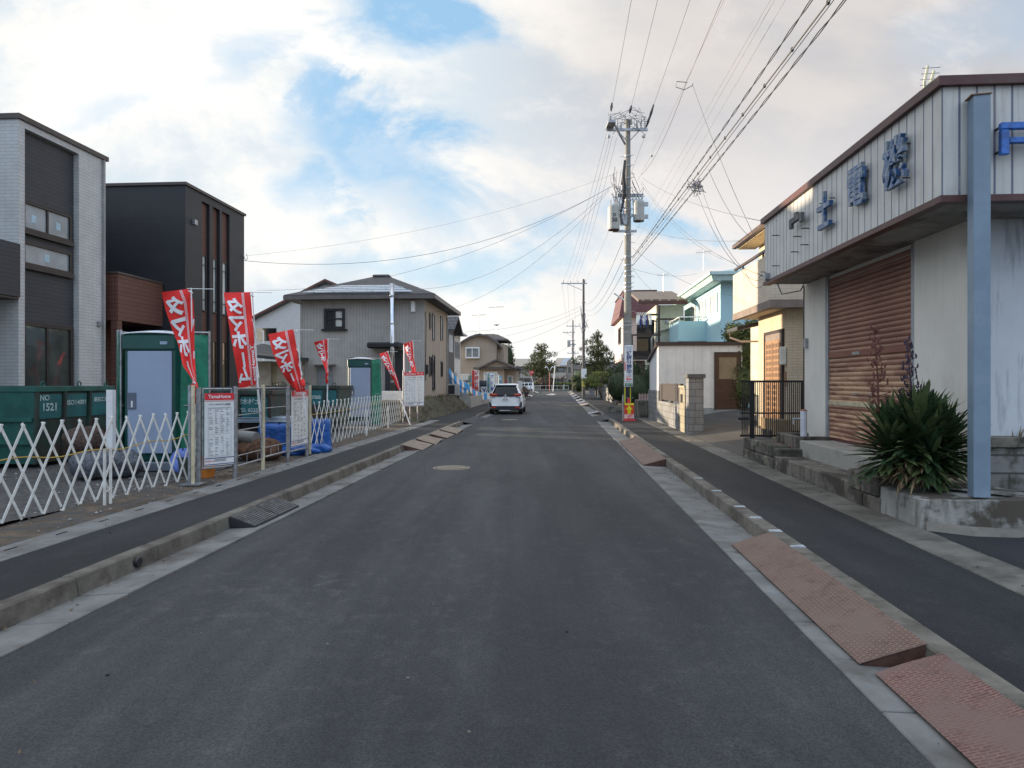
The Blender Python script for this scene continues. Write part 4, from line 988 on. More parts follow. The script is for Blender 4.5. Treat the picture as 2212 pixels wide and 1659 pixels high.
h5 = thing('carport', 'low lean-to with dark tiled roof and cream wall left of the grey house', 'lean-to', Vector((-12.4, 31, 0)), ANG)
bx(h5, 'wall', M('cream_brown_render', (.36, .32, .26), .8), [(0, .3, 0, 1.0, 3, 2.6), (1.3, .3, 0, 2.3, 3, 2.4)])
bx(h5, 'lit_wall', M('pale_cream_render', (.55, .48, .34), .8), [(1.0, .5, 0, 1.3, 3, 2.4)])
MB().hexa([(-.6, -.6, 2.85), (2.5, -.6, 2.55), (2.5, 3, 2.75), (-.6, 3, 3.2)], [(-.6, -.6, 3.0), (2.5, -.6, 2.68), (2.5, 3, 2.9), (-.6, 3, 3.6)]).build('roof', m_tile, h5)
sagbag('potted_shrub', 'dry brown bush in front of the cream lean-to', 'shrub', (-10.3, 29.6, .5), (.35, .3), 1.1, leafmat('dry_bush', (.06, .05, .035), (.10, .08, .05)), 61, 10)
# --- beyond the grey house
m_dgr = M('dark_grey_render', (.11, .10, .10), .8)
h6 = thing('house', 'dark grey house with striped tile gable edge just past the grey house', 'house', S(-7.1, 42), ANG)
bx(h6, 'wall', m_dgr, [(-6, 0, .2, 0, 3.2, 5.0)])
MB().prism([(0, 5.0), (3.2, 5.0), (1.6, 5.75)], -6, -.01, 'x').build('gable_wall', m_dgr, h6)
gable(h6, BR('grey_wave_tile', (.16, .16, .17), (.13, .13, .14), (.04, .04, .04), .3, .12, .03, bump=1), -6, .2, 0, 3.2, 5.0, 5.8, .35, .4, .16, ridge='x')
for y in (.9, 1.4, 1.9): win(h6, 'r', 0, y, y+.28, 3.6, 4.7, m_white, glass('pale_slit_glass', (.55, .58, .58), .3), fw=.04)
h7 = thing('house', 'narrow white house with four tall slit windows between two darker houses', 'house', S(-7.25, 46), ANG)
bx(h7, 'wall', M('clean_white_render', (.62, .62, .60), .75, var=.05), [(-6, 0, .2, 0, 3.0, 5.0)])
MB().hexa([(-6.5, -.4, 5.0), (.5, -.4, 5.0), (.5, 3.2, 5.0), (-6.5, 3.2, 5.0)], [(-6.5, -.4, 5.5), (.5, -.4, 5.12), (.5, 3.2, 5.12), (-6.5, 3.2, 5.5)]).build('roof', M('pale_trim', (.55, .54, .5), .6), h7)
for y in (.35, .95, 1.55, 2.15): win(h7, 'r', 0, y, y+.32, 3.3, 4.5, m_galv, m_glass, fw=.05)
bx(h7, 'street_door', M('grey_door', (.3, .31, .33), .5), [(-.01, .3, .3, .03, 1.1, 2.3)])
h8 = thing('house', 'purple grey house with white trimmed gable seen behind the brown house', 'house', Vector((-6.7, 78, 0)), ANG)
m_pgr = M('purple_grey_render', (.17, .14, .15), .8)
bx(h8, 'wall', m_pgr, [(0, 0, 0, 5, 6, 5.6)]); MB().prism([(0, 5.6), (5, 5.6), (2.5, 7.0)], 0, 6, 'y').build('gable_wall', m_pgr, h8)
gable(h8, M('light_grey_roof', (.22, .21, .22), .6), 0, 5, 0, 6, 5.6, 7.05, .3, .4, .1); gable(h8, m_white, 0, 5, -.35, -.30, 5.62, 7.1, 0, .42, .22, name='white_verge')
win(h8, 'f', 0, 1.3, 2.3, 4.9, 6.1, m_white, m_glass2, fw=.15)
# --- brown house with curved gable
m_brend = M('brown_beige_render', (.36, .29, .22), .85, var=.06, scale=1)
m_broof = M('brown_grey_shingle', (.10, .085, .08), .7, var=.2, scale=2)
h9 = thing('house', 'beige brown house with curved gable, white bay window and projecting porch roof', 'house', Vector((-5.0, 64, 0)), ANG)
bx(h9, 'wall', m_brend, [(0, 0, 0, 3.55, 7, 5.5), (3.55, 1.5, 0, 4.1, 7, 5.4), (-.9, 1, 0, 0, 6, 3.0)])
arc = [(-.35, 5.0), (0.3, 5.45), (1.0, 5.85), (1.9, 6.1), (2.7, 5.92), (3.4, 5.5), (3.95, 4.95)]
MB().prism([(0, 5.4)]+[p for p in arc if 0 <= p[0] <= 3.5]+[(3.55, 5.4)], 0.01, 6.9, 'y').build('gable_wall', m_brend, h9)
MB().prism(arc+[(p[0], p[1]+.2) for p in arc[::-1]], -.45, 7.3, 'y').build('roof', m_broof, h9)
hip(h9, m_broof, .8, 4.2, 2.2, 6.8, 5.75, 6.6, .6, .3, .12, name='back_roof')
b = win(h9, 'f', -.32, .55, 1.9, 3.95, 5.4-.45, m_white, m_glass2, mv=(1.2,), fw=.08)
bx(b, 'bay_box', m_white, [(.56, -.31, 3.9, 1.89, -.002, 4.0), (.56, -.31, 4.90, 1.89, -.002, 4.98), (.56, -.3, 4.0, .62, -.002, 4.9), (1.83, -.3, 4.0, 1.89, -.002, 4.9)])
bx(b, 'curtain', m_curtain, [(.70, -.322, 4.05, 1.12, -.318, 4.85), (1.3, -.322, 4.05, 1.75, -.318, 4.85)])
win(h9, 'f', 0, -.3, .9, 1.0, 2.4, m_white, m_curtain, fw=.06)
gable(h9, m_broof, -1.1, .3, .6, 6, 3.1, 3.55, .3, .2, .14, name='side_roof')
MB().prism([(2.6, 2.95), (5.4, 2.95), (4.0, 3.5)], -4.45, -4.3, 'y').build('porch_gable', m_brend, h9)
bx(h9, 'porch_wall', m_brend, [(2.3, -4.2, 0, 4.6, -.01, 2.9), (4.6, -3.4, 0, 5.6, 1.5, 2.8)])
gable(h9, m_broof, 2.9, 5.1, -4.5, 1.4, 3.05, 3.55, .35, .7, .15, name='porch_roof')
hip(h9, m_broof, 2.2, 5.7, -4.3, 1.5, 2.8, 3.3, 1.2, .35, .15, name='lower_roof', axis='y')
win(h9, 'f', -4.2, 2.75, 4.0, .9, 2.55, m_white, m_curtain, mv=(3.1, 3.4, 3.7), mh=(2.1,), fw=.08, name='entrance_door')
win(h9, 'f', -3.4, 4.85, 5.3, 1.1, 2.2, m_white, m_glass2, fw=.06)
mb = MB(); mb.tube((3.6, -.05, 0), (3.6, -.05, 5.2), .05); mb.build('downpipe', m_dkbrown, h9)
def antenna(label, c, h, s=1.):
    t = thing('roof_antenna', label, 'antenna', c)
    MB().tube((0, 0, 0), (0, 0, h), .025*s, n=6).build('mast', m_galv, t)
    mb = MB(); mb.tube((-.55*s, 0, h-.1), (.55*s, 0, h-.02), .014*s, n=5)
    for k in range(7): x = (-.5+k*.16)*s; mb.tube((x, -.3*s, h-.09+k*.01), (x, .3*s, h-.09+k*.01), .008*s, n=4); mb.tube((x, 0, h-.3*s), (x, 0, h+.12*s), .006*s, n=4)
    mb.build('elements', m_galv, t); return t
antenna('slim aerial on the purple grey house behind the brown house', (-4.0, 80, 6.6), 3.2, 1.6)
ta = antenna('aerial with a small dish on the curved gable of the brown house', (-1.6, 68, 6.5), 2.9, 1.4)
MB().lathe([(.02, 0), (.3, .12), (.32, .13)], 12).build('dish', m_galv, ta).location = (0, 0, .9)
# --- retaining wall, plot edge, sales banners
m_block = BR('grey_block_wall', (.30, .29, .27), (.26, .255, .24), (.16, .155, .145), .40, .20, .008, rough=.9, bump=.4, grime=((.14, .13, .11), 2, .5, .7), streak=((.12, .11, .09), .5))
rw = thing('retaining_wall', 'low concrete retaining wall along the pavement past the soil mound', 'wall', S(-5.25, 38.6, 0), ANG)
bx(rw, 'wall_panel', M('pale_concrete_panel', (.38, .36, .32), .85, var=.15, streak=((.2, .17, .13), .5)), [(0, 0, 0, .15, 11, .78)]); bx(rw, 'end_panel', MATS['pale_concrete_panel'], [(-.9, -.02, 0, -.002, .16, .74)])
rw2 = thing('low_wall', 'low grey block wall running back from the retaining wall beside the grey house', 'wall', S(-8.5, 40.5, 0), ANG)
bx(rw2, 'wall_panel', m_found, [(0, 0, 0, 3.0, .2, .95)])
ac = thing('air_conditioner', 'outdoor air conditioner unit at the far corner of the grey house', 'air conditioner', S(-6.05, 38.0, .75), ANG)
bx(ac, 'casing', M('grey_white_casing', (.42, .42, .40), .5), [(-.4, 0, .1, .35, .3, .75)], bevel=.02); bx(ac, 'grille', m_black, [(-.3, -.01, .18, .1, 0, .68)]); bx(ac, 'feet', m_black, [(-.35, 0, -.5, -.28, .3, .1), (.25, 0, -.5, .32, .3, .1)])
m_sky = M('sky_blue_cloth', (.04, .33, .72), .7, var=.1); m_skyd = m_white
def pennants(label, a, b, sag, n):
    t = thing('pennant_string', label, 'pennants', a, 0, 'strings of blue and white pennants before the banners')
    d = b-a; w, l = MB(), MB(); c = MB(); pts = []
    for i in range(n+1):
        u = i/n; p = d*u+Vector((0, 0, -sag*4*u*(1-u))); pts.append(p)
        if i < n:
            q = d*((i+.8)/n)+Vector((0, 0, -sag*4*((i+.8)/n)*(1-(i+.8)/n)))
            mb = l if i % 2 else w
            mb.add([p, q, q+Vector((.03, -.03, -.42)), p+Vector((.04, -.05, -.42))], [(0, 1, 2, 3)])
            k = w if False else None
    l.build('white_pennants', m_white, t, solid=.006); w.build('blue_pennants', m_sky, t, solid=.006)
    c.path(pts, .012, 4); c.build('cord', m_white, t)
YB = 43.
for i, (a, b, sg, tx) in enumerate((((969, 793), (1014, 828), .25, 'topmost string of blue and white pennants'), ((970, 802), (1012, 838), .3, 'second string of blue and white pennants from the top'),
                                   ((970, 812), (1011, 846), .35, 'third string of blue and white pennants'), ((1008, 826), (1058, 848), .3, 'lowest string of pennants reaching towards the banners'))):
    pennants(tx, P(*a, YB+i*.2), P(*b, YB+2), sg, 8)
def nobori(label, px, Y, top, wpx, hpx, mat, word, tmat, group='tall sale banners past the grey house', edge=None, base=.1, lean=0):
    c = P(px, 830, Y); t = thing('tall_banner', label, 'banner', (c.x, Y, 0), 0, group)
    k = Y/1430; w, h = wpx*k, hpx*k; zt = EYE-(top-HY)*k
    MB().grid(lambda u, v: (lerp(0, w, u)+lean*(1-v)*k, .05*math.sin(v*6+u*3), zt-h*(1-v)), 6, 20).build('cloth', mat, t, smooth=True, solid=.004)
    MB().tube((-.03, 0, .0), (-.03, 0, zt+.1), .02, n=6).build('pole', m_white, t)
    tx = MB(); n = len(word)
    for i, ch in enumerate(word):
        tx.text(ch, lambda x, y: (w*(.62 if edge else .5)+x*w*(.66 if edge else .85), -.07, zt-h*(i+.55)/n+y*min(h/n, w*1.1)), 1.0, .02)
    tx.build('lettering', tmat, t)
    if edge:
        MB().box(.0, -.055, zt-h, w*.28, -.05, zt).build('edge_band', edge, t)
nobori('red and white sale banner with bold red writing behind the retaining wall', 1020, 47, 800, 15, 58, m_white, '好評分譲中', m_redp, edge=m_red)
nobori('yellow and grey blue banner just left of the bold red one', 1058.5/1.0-46, 47.5, 811, 6, 45, M('grey_blue_cloth', (.12, .30, .40), .7), '好評分譲', M('yellow_print', (.70, .65, .05), .6))
nobori('grey blue banner with yellow digits beside the white blue lettered one', 1053, 45, 807, 6, 52, MATS['grey_blue_cloth'], '0120', MATS['yellow_print'])
nobori('white banner with blue writing just left of the hatchback roof', 1059, 44, 807, 8, 52, m_white, 'アイ設計', M('blue_print', (.03, .12, .50), .6))
nobori('far pale blue banner seen above the hatchback roof', 1078, 55, 812, 6, 26, MATS['grey_blue_cloth'], '分譲', m_wht_txt)
bb = thing('banner_board', 'white and blue printed sheet hung low between the banners and the hatchback', 'banner', P(1040, 858, 46)*1, 0)
k = 46/1430
MB().box(0, 0, 0, 20*k, .03, 22*k).build('sheet', m_white, bb); MB().box(0.02, -.01, 0.02, 20*k-.02, 0, 9*k).build('blue_area', m_sky, bb); MB().text('VA', lambda x, y: (10*k+x, -.012, 15*k+y), .4, .04).build('lettering', m_navy, bb)
dn = thing('leaning_banner', 'dark blue banner with a red edge leaning beyond the hatchback', 'banner', P(1084, 838, 60), 0)
k = 60/1430
MB().prism([(0, 0), (14*k, 0), (4*k, 19*k), (0, 21*k)], 0, .03, 'y').build('cloth', m_navy, dn); MB().prism([(4*k, 19*k), (6.5*k, 19*k), (16*k, 0), (14*k, 0)], -.01, .03, 'y').build('edge_band', m_red, dn)
st_ = thing('banner_weights', 'pale grey sheet and stakes on the ground beside the banners', 'base', P(1052, 868, 52), 0)
MB().prism([(-1.2, 0), (1.0, .0), (.9, .08), (-.6, .35)], 0, .8, 'y').build('sheet', M('grey_white_sheet', (.5, .52, .53), .6), st_)
# front walls of the brown house
wl_ = thing('block_wall', 'grey block garden wall with pillars in front of the brown house', 'wall', S(-4.5, 53.5, 0), ANG)
bx(wl_, 'wall_panel', m_block, [(0, 2, 0, .18, 20, 1.0), (-3.6, 2, 0, 0, 2.18, .95)]); bx(wl_, 'pillar', m_block, [(-.15, 1.7, 0, .35, 2.2, 1.5)]); bx(wl_, 'pillar', m_block, [(-.1, 10, 0, .35, 10.5, 1.5)])
gf = thing('white_fence', 'white slatted fence panels on the wall before the brown house porch', 'fence', S(-4.42, 56, 0), ANG)
mb = MB(); 
for k_ in range(14): mb.box(-2.6+k_*.19, -.02, 1.0, -2.6+k_*.19+.06, .02, 1.45)
mb.box(-2.65, -.03, 1.42, .05, .03, 1.5); mb.box(-2.65, -.03, .98, .05, .03, 1.05)
mb.build('slats', m_white, gf)
nb = thing('meter_cabinet', 'pale grey cabinet on a post beside the block wall, ahead of the hatchback', 'cabinet', P(1123, 846, 58), 0)
bx(nb, 'box', M('pale_grey_box', (.45, .47, .48), .5), [(-.22, 0, .25, .22, .12, .95)]); bx(nb, 'post', m_galv, [(-.04, .03, -.3, .04, .1, .25)])
# ================================================================ right side
m_fasc = BR('old_white_ribbed_sheet', (.62, .61, .565), (.58, .57, .53), (.15, .16, .22), .17, 60, .012, 0, rough=.5, bump=.6, streak=((.30, .22, .17), .40), grime=((.50, .49, .46), 1.2, .48, .8))
m_maroon = M('maroon_trim', (.085, .026, .022), .5, var=.2, scale=3, grime=((.09, .05, .04), 5, .5, .7))
m_plast = M('weathered_white_render', (.74, .70, .62), .85, var=.06, scale=1.4, streak=((.46, .43, .37), .14), grime=((.50, .46, .39), 1.0, .58, .85))
m_plast2 = M('stained_bluish_render', (.62, .64, .66), .85, var=.08, scale=1.4, streak=((.16, .17, .20), .6))
# --- old shop
sh = thing('shop_building', 'old corner shop with ribbed white fascia, rusty roller shutter and worn blue sign letters', 'shop', S(3.9, 6.73), ANG)
bx(sh, 'fascia', m_fasc, [(0, 0, 3.50, .07, 5.80, 4.60), (.07, 0, 3.50, 6, .07, 4.60), (.07, 5.73, 3.5, 6, 5.8, 4.6)])
bx(sh, 'roof_edge', m_maroon, [(-.06, -.06, 4.60, 6.1, .14, 4.695), (-.06, .14, 4.60, .14, 5.86, 4.695)])
bx(sh, 'roof', M('brown_flat_roof', (.10, .08, .07), .7), [(.14, .14, 4.55, 6, 5.75, 4.66)])
bx(sh, 'lower_trim', m_maroon, [(-.025, -.025, 3.43, .10, 5.82, 3.497), (.10, -.025, 3.43, 6.0, .10, 3.497)])
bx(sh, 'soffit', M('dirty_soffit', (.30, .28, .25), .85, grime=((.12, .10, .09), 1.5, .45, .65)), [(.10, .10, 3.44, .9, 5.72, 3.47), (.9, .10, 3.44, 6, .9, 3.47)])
bx(sh, 'front_wall', m_plast, [(.75, .8, .35, .93, 1.98, 3.44), (.75, 4.88, .35, .93, 5.85, 3.44), (.80, 1.98, 3.3, .93, 4.88, 3.44)])
bx(sh, 'side_wall', m_plast2, [(.93, .802, .30, 6.0, .95, 3.44)])
bx(sh, 'far_wall', m_plast, [(.93, 5.70, .35, 6.0, 5.848, 3.44)])
bx(sh, 'corner_trim', m_dkbrown, [(.735, 5.85, .35, .77, 5.875, 3.42)])
sj = M('shutter_rail_grey', (.33, .35, .37), .5, .3, var=.15)
bx(sh, 'shutter_jambs', sj, [(.765, 1.98, .6, .84, 2.09, 3.42), (.765, 4.80, .6, .84, 4.88, 3.42)])
# roller shutter: curled slats
m_shut = None
def shutter_mat():
    m, w, b = _base('rusty_shutter')
    oc = w.n('ShaderNodeTexCoord').outputs['Object']; x, y, z = w.sep(oc)
    n = w.noise(w.mapv(oc, scale=(1, .55, 3.2)), 2.1, 6, .65); n2 = w.noise(w.mapv(oc, scale=(3, 1.4, 20)), 1.5, 5, .7); n3 = w.noise(oc, 1.2, 4)
    c = w.mix(w.rng(n3, .36, .64), (.26, .125, .085), (.34, .165, .11))
    low = w.rng(z, 2.3, 1.5)
    c = w.mix(w.math('MULTIPLY', w.rng(n, .44, .60), w.math('MULTIPLY', low, .85)), c, (.60, .39, .235))
    c = w.mix(w.math('MULTIPLY', w.rng(n2, .58, .70), low), c, (.20, .075, .05))
    w.l(c, b.inputs['Base Color']); b.inputs['Roughness'].default_value = .55; b.inputs['Metallic'].default_value = .1
    return m
mb = MB(); z = .62; prof = []
while z < 3.36:
    for q in range(5): prof.append((.80-.016*math.sin(math.pi*q/5), z+.075*q/5))
    prof.append((.812, z+.0755)); z += .077
mb.add([(x, yy, zz) for x, zz in prof for yy in (2.08, 4.82)], [(2*i, 2*i+1, 2*i+3, 2*i+2) for i in range(len(prof)-1)])
shu = mb.build('roller_shutter', shutter_mat(), sh, solid=.003)
bx(shu, 'cream_band', M('cream_slat', (.52, .45, .30), .6, var=.15, scale=9, streak=((.2, .1, .06), .5)), [(.775, 2.09, 1.22, .79, 4.81, 1.285)])
bx(shu, 'red_brown_band', M('plain_rust_slat', (.22, .08, .05), .6), [(.775, 2.09, 2.02, .79, 4.81, 2.10)])
bx(shu, 'handle_plate', m_galv, [(.765, 3.60, 2.035, .775, 3.86, 2.085)])
bx(shu, 'latch', m_galv, [(.77, 3.15, 1.40, .778, 3.28, 1.43)]); bx(shu, 'latch', m_galv, [(.77, 3.7, 1.40, .778, 3.83, 1.43)])
bx(shu, 'bottom_bar', m_maroon, [(.775, 2.09, .585, .82, 4.81, .66)])
bx(sh, 'threshold', m_found, [(.70, 1.98, .35, .95, 4.9, .58)])
bx(sh, 'wall_box', M('grey_wall_box', (.33, .33, .33), .5), [(.70, 5.66, 2.25, .75, 5.76, 2.42)])
bx(sh, 'junction_bracket', m_galv, [(-.08, 5.5, 3.5, -.005, 5.62, 3.62)])
# peeling blue letters on standoffs
m_let = M('peeling_blue_paint', (.04, .115, .28), .35, var=.5, scale=9, bump=.5, bscale=14, bd=.02, grime=((.20, .24, .28), 9, .48, .56))
m_letg = M('faded_grey_letter', (.13, .13, .125), .7, var=.4, scale=10)
def letter(label, ch, y, z, sz, mat, d=.055):
    t = thing('sign_letter', label, 'sign letter', sh.matrix_world @ Vector((0, 0, 0)) if False else S(3.9, 6.73), ANG, 'blue raised letters on the shop fascia')
    vs, fs = glyphs(ch, .022, 0, 'CENTER')
    mb = MB(); n = len(vs)
    A = [(-.10, y-a*sz, z+b*sz*1.15) for a, b in vs]; B = [(-.10+d, y-a*sz, z+b*sz*1.15) for a, b in vs]
    mb.add(A+B, [tuple(f) for f in fs]+[tuple(i+n for i in f[::-1]) for f in fs])
    cnt = {}
    for f in fs:
        for i in range(len(f)):
            e = (f[i], f[(i+1) % len(f)]); cnt[tuple(sorted(e))] = cnt.get(tuple(sorted(e)), []) + [e]
    for k_, v in cnt.items():
        if len(v) == 1: a, b = v[0]; mb.f.append((b, a, a+n, b+n))
    mb.build('face', mat, t)
    r = MB()
    for dy, dz in ((.2, .22), (-.2, .2), (-.18, -.2)): r.tube((-.13+d, y+dy*sz/.55, z+dz*sz/.55), (0, y+dy*sz/.55, z+dz*sz/.55), .008, n=5)
    r.build('standoffs', m_black, t)
    return t
letter('second sign letter from the far end of the fascia, a cross over a foot bar', '士', 9.52-6.73, 4.02, .50, m_let)
letter('third sign letter along the fascia, dense strokes grey above and blue below', '電', 8.5-6.73, 4.08, .49, m_let)
letter('last sign letter on the street side of the fascia, nearest the shop corner', '機', 7.52-6.73, 4.06, .51, m_let)
t = thing('sign_letter', 'broken grey remnant of the first sign letter at the far end of the fascia', 'sign letter', S(3.9, 6.73), ANG, 'blue raised letters on the shop fascia')
yc = 10.56-6.73
bx(t, 'face', m_letg, [(-.13, yc-.27, 4.17, -.075, yc+.27, 4.25), (-.13, yc-.05, 4.25, -.075, yc+.05, 4.31), (-.13, yc+.19, 4.10, -.075, yc+.27, 4.17), (-.13, yc-.27, 4.11, -.075, yc-.19, 4.17)])
mb = MB()
for dy, z in ((-.25, 4.0), (.1, 3.95), (-.22, 3.75), (.2, 3.72), (1.15, 4.2), (1.15, 3.66)): mb.tube((-.12, yc+dy, z), (0, yc+dy, z), .009, n=5)
mb.build('standoffs', m_black, t)
t = thing('sign_letter', 'glossy blue letter cut by the right edge of the view, on the camera-facing fascia', 'sign letter', S(3.9, 6.73), ANG, 'blue raised letters on the shop fascia')
x0 = .49
bx(t, 'face', M('glossy_blue_paint', (.02, .12, .42), .2, var=.4, scale=10, bump=.4, bscale=12, bd=.02), [(x0, -.14, 4.11, x0+.60, -.085, 4.18), (x0, -.14, 3.86, x0+.08, -.085, 4.11), (x0+.08, -.14, 3.97, x0+.55, -.085, 4.03), (x0+.52, -.14, 4.03, x0+.58, -.085, 4.11)], bevel=.008)
bx(t, 'standoffs', m_black, [(x0+.02, -.085, 4.14, x0+.04, 0, 4.16), (x0+.02, -.085, 3.9, x0+.04, 0, 3.92)])
ta = thing('roof_antenna', 'pale yellow folded tv aerial rising behind the shop roof edge', 'antenna', P(2000, 235, 10.5))
MB().path([(-.02, 0, 0), (-.03, 0, .25), (-.02, 0, .42), (.03, 0, .68)], .022, 6).path([(-.05, 0, .3), (.08, 0, .42), (.13, 0, .6)], .022, 6).build('frame', M('pale_yellow_tube', (.55, .54, .38), .5), ta)
mb = MB()
for k in range(7): mb.tube((-.13+.01*k, 0, .1+k*.09), (.17+.01*k, 0, .12+k*.09), .006, n=4)
mb.build('elements', m_galv, ta)
# post
bp = thing('square_post', 'tall blue grey square steel post standing on the planter corner', 'post', (4.655, 6.6, .46), R(-14))
bx(bp, 'column', M('blue_grey_paint', (.20, .27, .34), .5, var=.10, scale=3, grime=((.30, .36, .40), 2, .5, .8)), [(-.075, -.075, 0, .075, .075, 3.98)], bevel=.006)
bx(bp, 'top_plate', M('rust_edge', (.25, .15, .10), .7), [(-.10, -.09, 3.98, .08, .08, 3.99)])
# steps, planter
st1 = thing('concrete_steps', 'two worn concrete steps below the roller shutter', 'steps', S(3.70, 8.3), ANG)
bx(st1, 'lower_step', m_conc_old, [(0, 0, 0, .45, 3.05, .345)], bevel=.015); bx(st1, 'upper_step', M('pale_step_concrete', (.34, .32, .28), .9, var=.2, scale=2, bump=.4, bscale=30, grime=((.17, .15, .12), 2, .5, .7)), [(.42, .0, 0, 1.0, 3.05, .61)], bevel=.015)
st2 = thing('water_trough', 'concrete tap basin at the far end of the steps', 'basin', S(4.1, 11.45), ANG)
bx(st2, 'basin_wall', m_conc_old, [(0, 0, .1, .12, 1.0, .66), (.12, 0, .1, .62, .1, .66), (.12, .9, .1, .62, 1.0, .66)], bevel=.01); bx(st2, 'basin_floor', m_black, [(.12, .1, .1, .62, .9, .5)])
tp = thing('water_tap', 'white standpipe with a brass tap beside the shutter wall', 'tap', S(4.30, 11.6, .12), ANG)
MB().tube((0, 0, 0), (0, 0, .98), .055, n=14).build('standpipe', M('white_plastic_pipe', (.62, .64, .68), .4), tp, smooth=False)
MB().tube((0, 0, .84), (-.16, .05, .84), .015).tube((-.16, .05, .86), (-.16, .05, .74), .013).build('tap_spout', m_galv, tp); MB().lathe([(.03, .98), (.06, .985), (.05, 1.0), (.015, 1.01)], 10).build('cap', M('brass_cap', (.35, .15, .08), .5, .4), tp)
sp = thing('stone_planter', 'rough dark stone planter under the black fence', 'planter', S(3.72, 11.45), ANG)
m_stone = M('dark_rough_stone', (.10, .088, .07), .95, var=.5, scale=4, bump=1, bscale=9, bd=.06, grime=((.24, .225, .16), 3, .54, .68))
rnd = random.Random(8)
for k, (y0, y1) in enumerate(((0, .55), (.57, 1.15), (1.17, 1.85))):
    for z0, z1 in ((.05, .28), (.285, .50)):
        mb = MB(); j = rnd.uniform(-.02, .02); mb.box(j, y0, z0, .28+j, y1, z1); o_ = mb.build('stone', m_stone, sp, bevel=.025, seg=2)
bx(sp, 'soil', m_dirt, [(.2, .1, .1, .9, 1.8, .44)]); bx(sp, 'end_stones', m_stone, [(.0, -.25, .05, .9, -.01, .47)], bevel=.02)
mb = MB(); rnd = random.Random(4)
for _ in range(70):
    p = Vector((.25+rnd.uniform(-.12, .3), .5+rnd.uniform(-.5, .6), .44)); a = rnd.uniform(0, 6.28); l = rnd.uniform(.04, .1); mb.add([p, p+Vector((.02, 0, .0)), p+Vector((math.cos(a)*l, math.sin(a)*l, rnd.uniform(.03, .09)))], [(0, 1, 2)])
rp = mb.build('red_leaves', leafmat('red_leaf', (.35, .05, .02), (.42, .12, .05)), sp)
pl = thing('planter', 'concrete planter with rounded near corner that holds the spiky plant and the blue post', 'planter', (0, 0, 0))
foot = [S(3.66, 8.28), S(3.66, 7.5), S(3.66, 6.72)]+[Vector((x, y, 0)) for x, y in ((4.17, 6.66), (4.45, 6.44), (4.75, 6.34), (5.02, 6.37), (5.20, 6.52), (5.28, 6.78), (5.25, 7.2), (5.1, 7.5), (4.9, 8.28))]
foot = foot[2:]+foot[:2]
def ring(pts, z, k=1.): 
    c = Vector((4.6, 7.3, 0)); return [Vector(((p.x-c.x)*k+c.x, (p.y-c.y)*k+c.y, z(p) if callable(z) else z)) for p in pts]
n = len(foot); zt = lambda p: .41+.055*max(0, min(1, (p.x-4.13)/.5))
r0 = ring(foot, -.0, 1.03); r1 = ring(foot, zt, 1.0); r2 = ring(foot, lambda p: zt(p)+.005, .965)
m_plant = M('stained_planter_concrete', (.31, .30, .27), .9, var=.25, scale=2.2, bump=.5, bscale=25, grime=((.080, .066, .048), 2.1, .44, .57), streak=((.07, .06, .045), .75))
MB().add(r0+r1+r2, [(i, (i+1) % n, n+(i+1) % n, n+i) for i in range(n)]+[(n+i, n+(i+1) % n, 2*n+(i+1) % n, 2*n+i) for i in range(n)]+[tuple(range(2*n, 3*n))]).build('curb', m_plant, pl)
MB().add([Vector((p.x, p.y, .474 if p.x > 4.2 else .43)) for p in ring(foot[4:], 0, .80)], [tuple(range(n-4))]).build('cement_top', m_plant, pl)
ap = ring(foot[1:9], .215, 1.0); aq = ring(foot[1:9], .125, 1.12)
MB().add(ap+aq, [(i, i+1, 8+i+1, 8+i) for i in range(7)]).build('cement_apron', M('pale_apron_cement', (.17, .155, .13), .9, var=.2, scale=5), pl)
stb = thing('edging_stones', 'row of mossy block stones between the steps and the planter curb', 'stones', S(3.62, 7.5), ANG)
bx(stb, 'upper_stones', m_stone, [(0.0, .02, .29, .30, .42, .50), (.0, .44, .29, .28, .80, .53)], bevel=.02); bx(stb, 'lower_stones', m_conc_old, [(.01, .0, .0, .3, .40, .285), (.0, .42, .0, .3, .82, .28)], bevel=.015)
rb = thing('block_planter', 'mossy concrete block planter with dry grass at the right edge, under the stained wall', 'planter', Vector((5.25, 7.28, 0)), ANG)
m_blk2 = BR('mossy_blocks', (.24, .235, .22), (.19, .185, .17), (.08, .075, .07), .42, .20, .012, rough=.9, bump=.6, grime=((.065, .06, .045), 2.5, .45, .62))
bx(rb, 'blocks', m_blk2, [(0, 0, .1, 3.2, .18, .88)], bevel=.01); bx(rb, 'coping', m_conc_old, [(-.05, -.03, .885, .38, .25, 1.0)], bevel=.01)
mb = MB(); rnd = random.Random(9)
tufts(mb, [Vector((rnd.uniform(.35, 2.2), rnd.uniform(.15, .3), .85)) for _ in range(150)], rnd, .05, .3, 5)
mb.build('dry_grass', leafmat('straw_grass', (.24, .17, .09), (.32, .24, .15)), rb)
